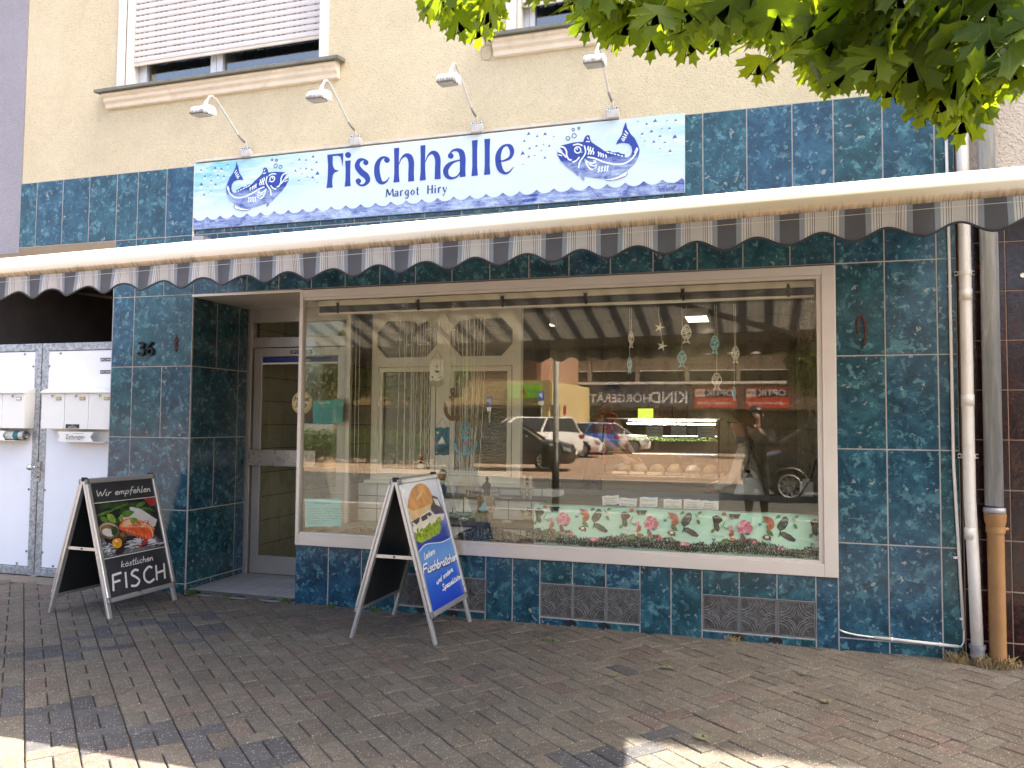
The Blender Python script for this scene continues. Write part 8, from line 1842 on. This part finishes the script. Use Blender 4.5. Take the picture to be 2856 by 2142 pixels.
o = bpy.data.objects.new('leaf', me); COL.objects.link(o); o.parent = tree; o['kind'] = 'stuff'
m = MB(); m.tube([(8.3, -6.2, -.1), (8.25, -6.15, 1.6), (8.3, -6.1, 3.2), (8.4, -6.0, 5.2)], [.24, .18, .16, .10], 14); m.build('trunk', M_bark, tree, smooth=True)
for pts, r0 in (([(8.3, -6.1, 2.9), (7.0, -4.9, 3.5), (5.6, -3.7, 3.55), (4.6, -3.0, 3.3), (3.7, -2.75, 3.12)], .07), ([(5.9, -3.95, 3.55), (5.2, -3.1, 3.3), (4.9, -2.7, 3.05)], .03), ([(8.3, -6.1, 3.3), (7.4, -5.0, 4.6), (6.4, -4.2, 5.4)], .08), ([(4.9, -3.2, 3.4), (3.9, -2.9, 3.35), (3.1, -2.8, 3.25), (2.6, -2.75, 3.12)], .02), ([(8.35, -6.0, 4.2), (9.4, -5.6, 5.6), (9.9, -5.2, 6.8)], .07), ([(4.6, -3.0, 3.3), (4.3, -2.6, 3.0)], .014), ([(4.0, -2.9, 3.2), (3.7, -2.6, 2.95)], .010)):
    m = MB(); n = len(pts); m.tube(pts, [r0 * (1 - .75 * i / (n - 1)) for i in range(n)], 8); m.build('branch', M_bark, tree, smooth=True)

# ---------------------------------------------------------------- small things on the paving
LMF = []
for me in LM[:5]: m2 = me.copy(); m2.materials.clear(); m2.materials.append(mat('wilted_leaf', (.17, .17, .085), .8, 0, .3, 30)); LMF.append(m2)
for i, (x, y, s_, lab) in enumerate(((2.95, -.78, .06, 'wilted maple leaf lying before the glass blocks'), (3.72, -.62, .045, 'small fallen leaf near the right downpipe corner'), (3.78, -1.05, .055, 'fallen pale leaf lying mid pavement'), (3.2, -1.78, .06, 'wilted leaf close to the sunlit patch'), (2.7, -1.0, .05, 'shrivelled brown leaf beside the dark single paver'))):
    o = bpy.data.objects.new('fallen_leaf', LM[i]); COL.objects.link(o); o.data = LMF[i]; tag(o, lab, 'leaf'); o.matrix_world = Matrix.Translation((x, y, .014)) @ Matrix.Rotation(i * 1.9, 4, 'Z') @ Matrix.Rotation(.12, 4, 'X') @ Matrix.Scale(s_, 4)
def tuft(label, x, y, n, h, sp, m_, name='weed_tuft'):
    t = MB(); qq = random.Random(int(x * 100 + y * 10))
    for _ in range(n):
        a = qq.uniform(0, 6.28); r_ = sp * math.sqrt(qq.random()); bx, by = x + r_ * math.cos(a), y + r_ * .5 * math.sin(a); l = h * qq.uniform(.4, 1.1); a2 = qq.uniform(0, 6.28); w = .003
        tip = (bx + l * .8 * math.cos(a2), min(-.004, by + l * .8 * math.sin(a2)), l * .7); mid = (bx + l * .3 * math.cos(a2), min(-.004, by + l * .3 * math.sin(a2)), l * .55)
        t.add([(bx - w, by, 0), (bx + w, by, 0), (mid[0] + w, mid[1], mid[2]), (mid[0] - w, mid[1], mid[2]), tip], [(0, 1, 2, 3), (3, 2, 4)])
    tag(t.build(name, m_), label, 'weeds')
M_dry = mat('dry_grass', (.24, .17, .075), .9, 0, .4, 60); M_weed = mat('green_weed', (.06, .12, .02), .7, 0, .4, 60)
tuft('tuft of dry grass at the foot of the white downpipe', 4.66, -.06, 150, .09, .11, M_dry); tuft('tuft of dry grass between the two standpipes', 4.80, -.12, 130, .10, .09, M_dry); tuft('strip of dry grass along the dark tiled wall foot', 4.98, -.05, 90, .05, .14, M_dry)
tuft('green weed sprouting at the threshold corner by the pillar', -.95, -.03, 40, .07, .04, M_weed); tuft('little weed at the middle of the threshold edge', -.62, -.02, 14, .03, .03, M_weed); tuft('weed growing at the wall corner beside the entrance', -.08, -.03, 26, .05, .05, M_weed); tuft('weed in the joint under the first blue wall tiles', .33, -.05, 22, .05, .03, M_weed); tuft('weed behind the near leg of the blue A-board', .72, -.06, 34, .06, .04, M_weed)
tuft('yellowish grass at the wall foot under the glass blocks nearest the pipes', 3.3, -.03, 30, .05, .05, M_dry); tuft('moss green sprout in the joints before the display window', 2.15, -.42, 18, .03, .05, M_weed)
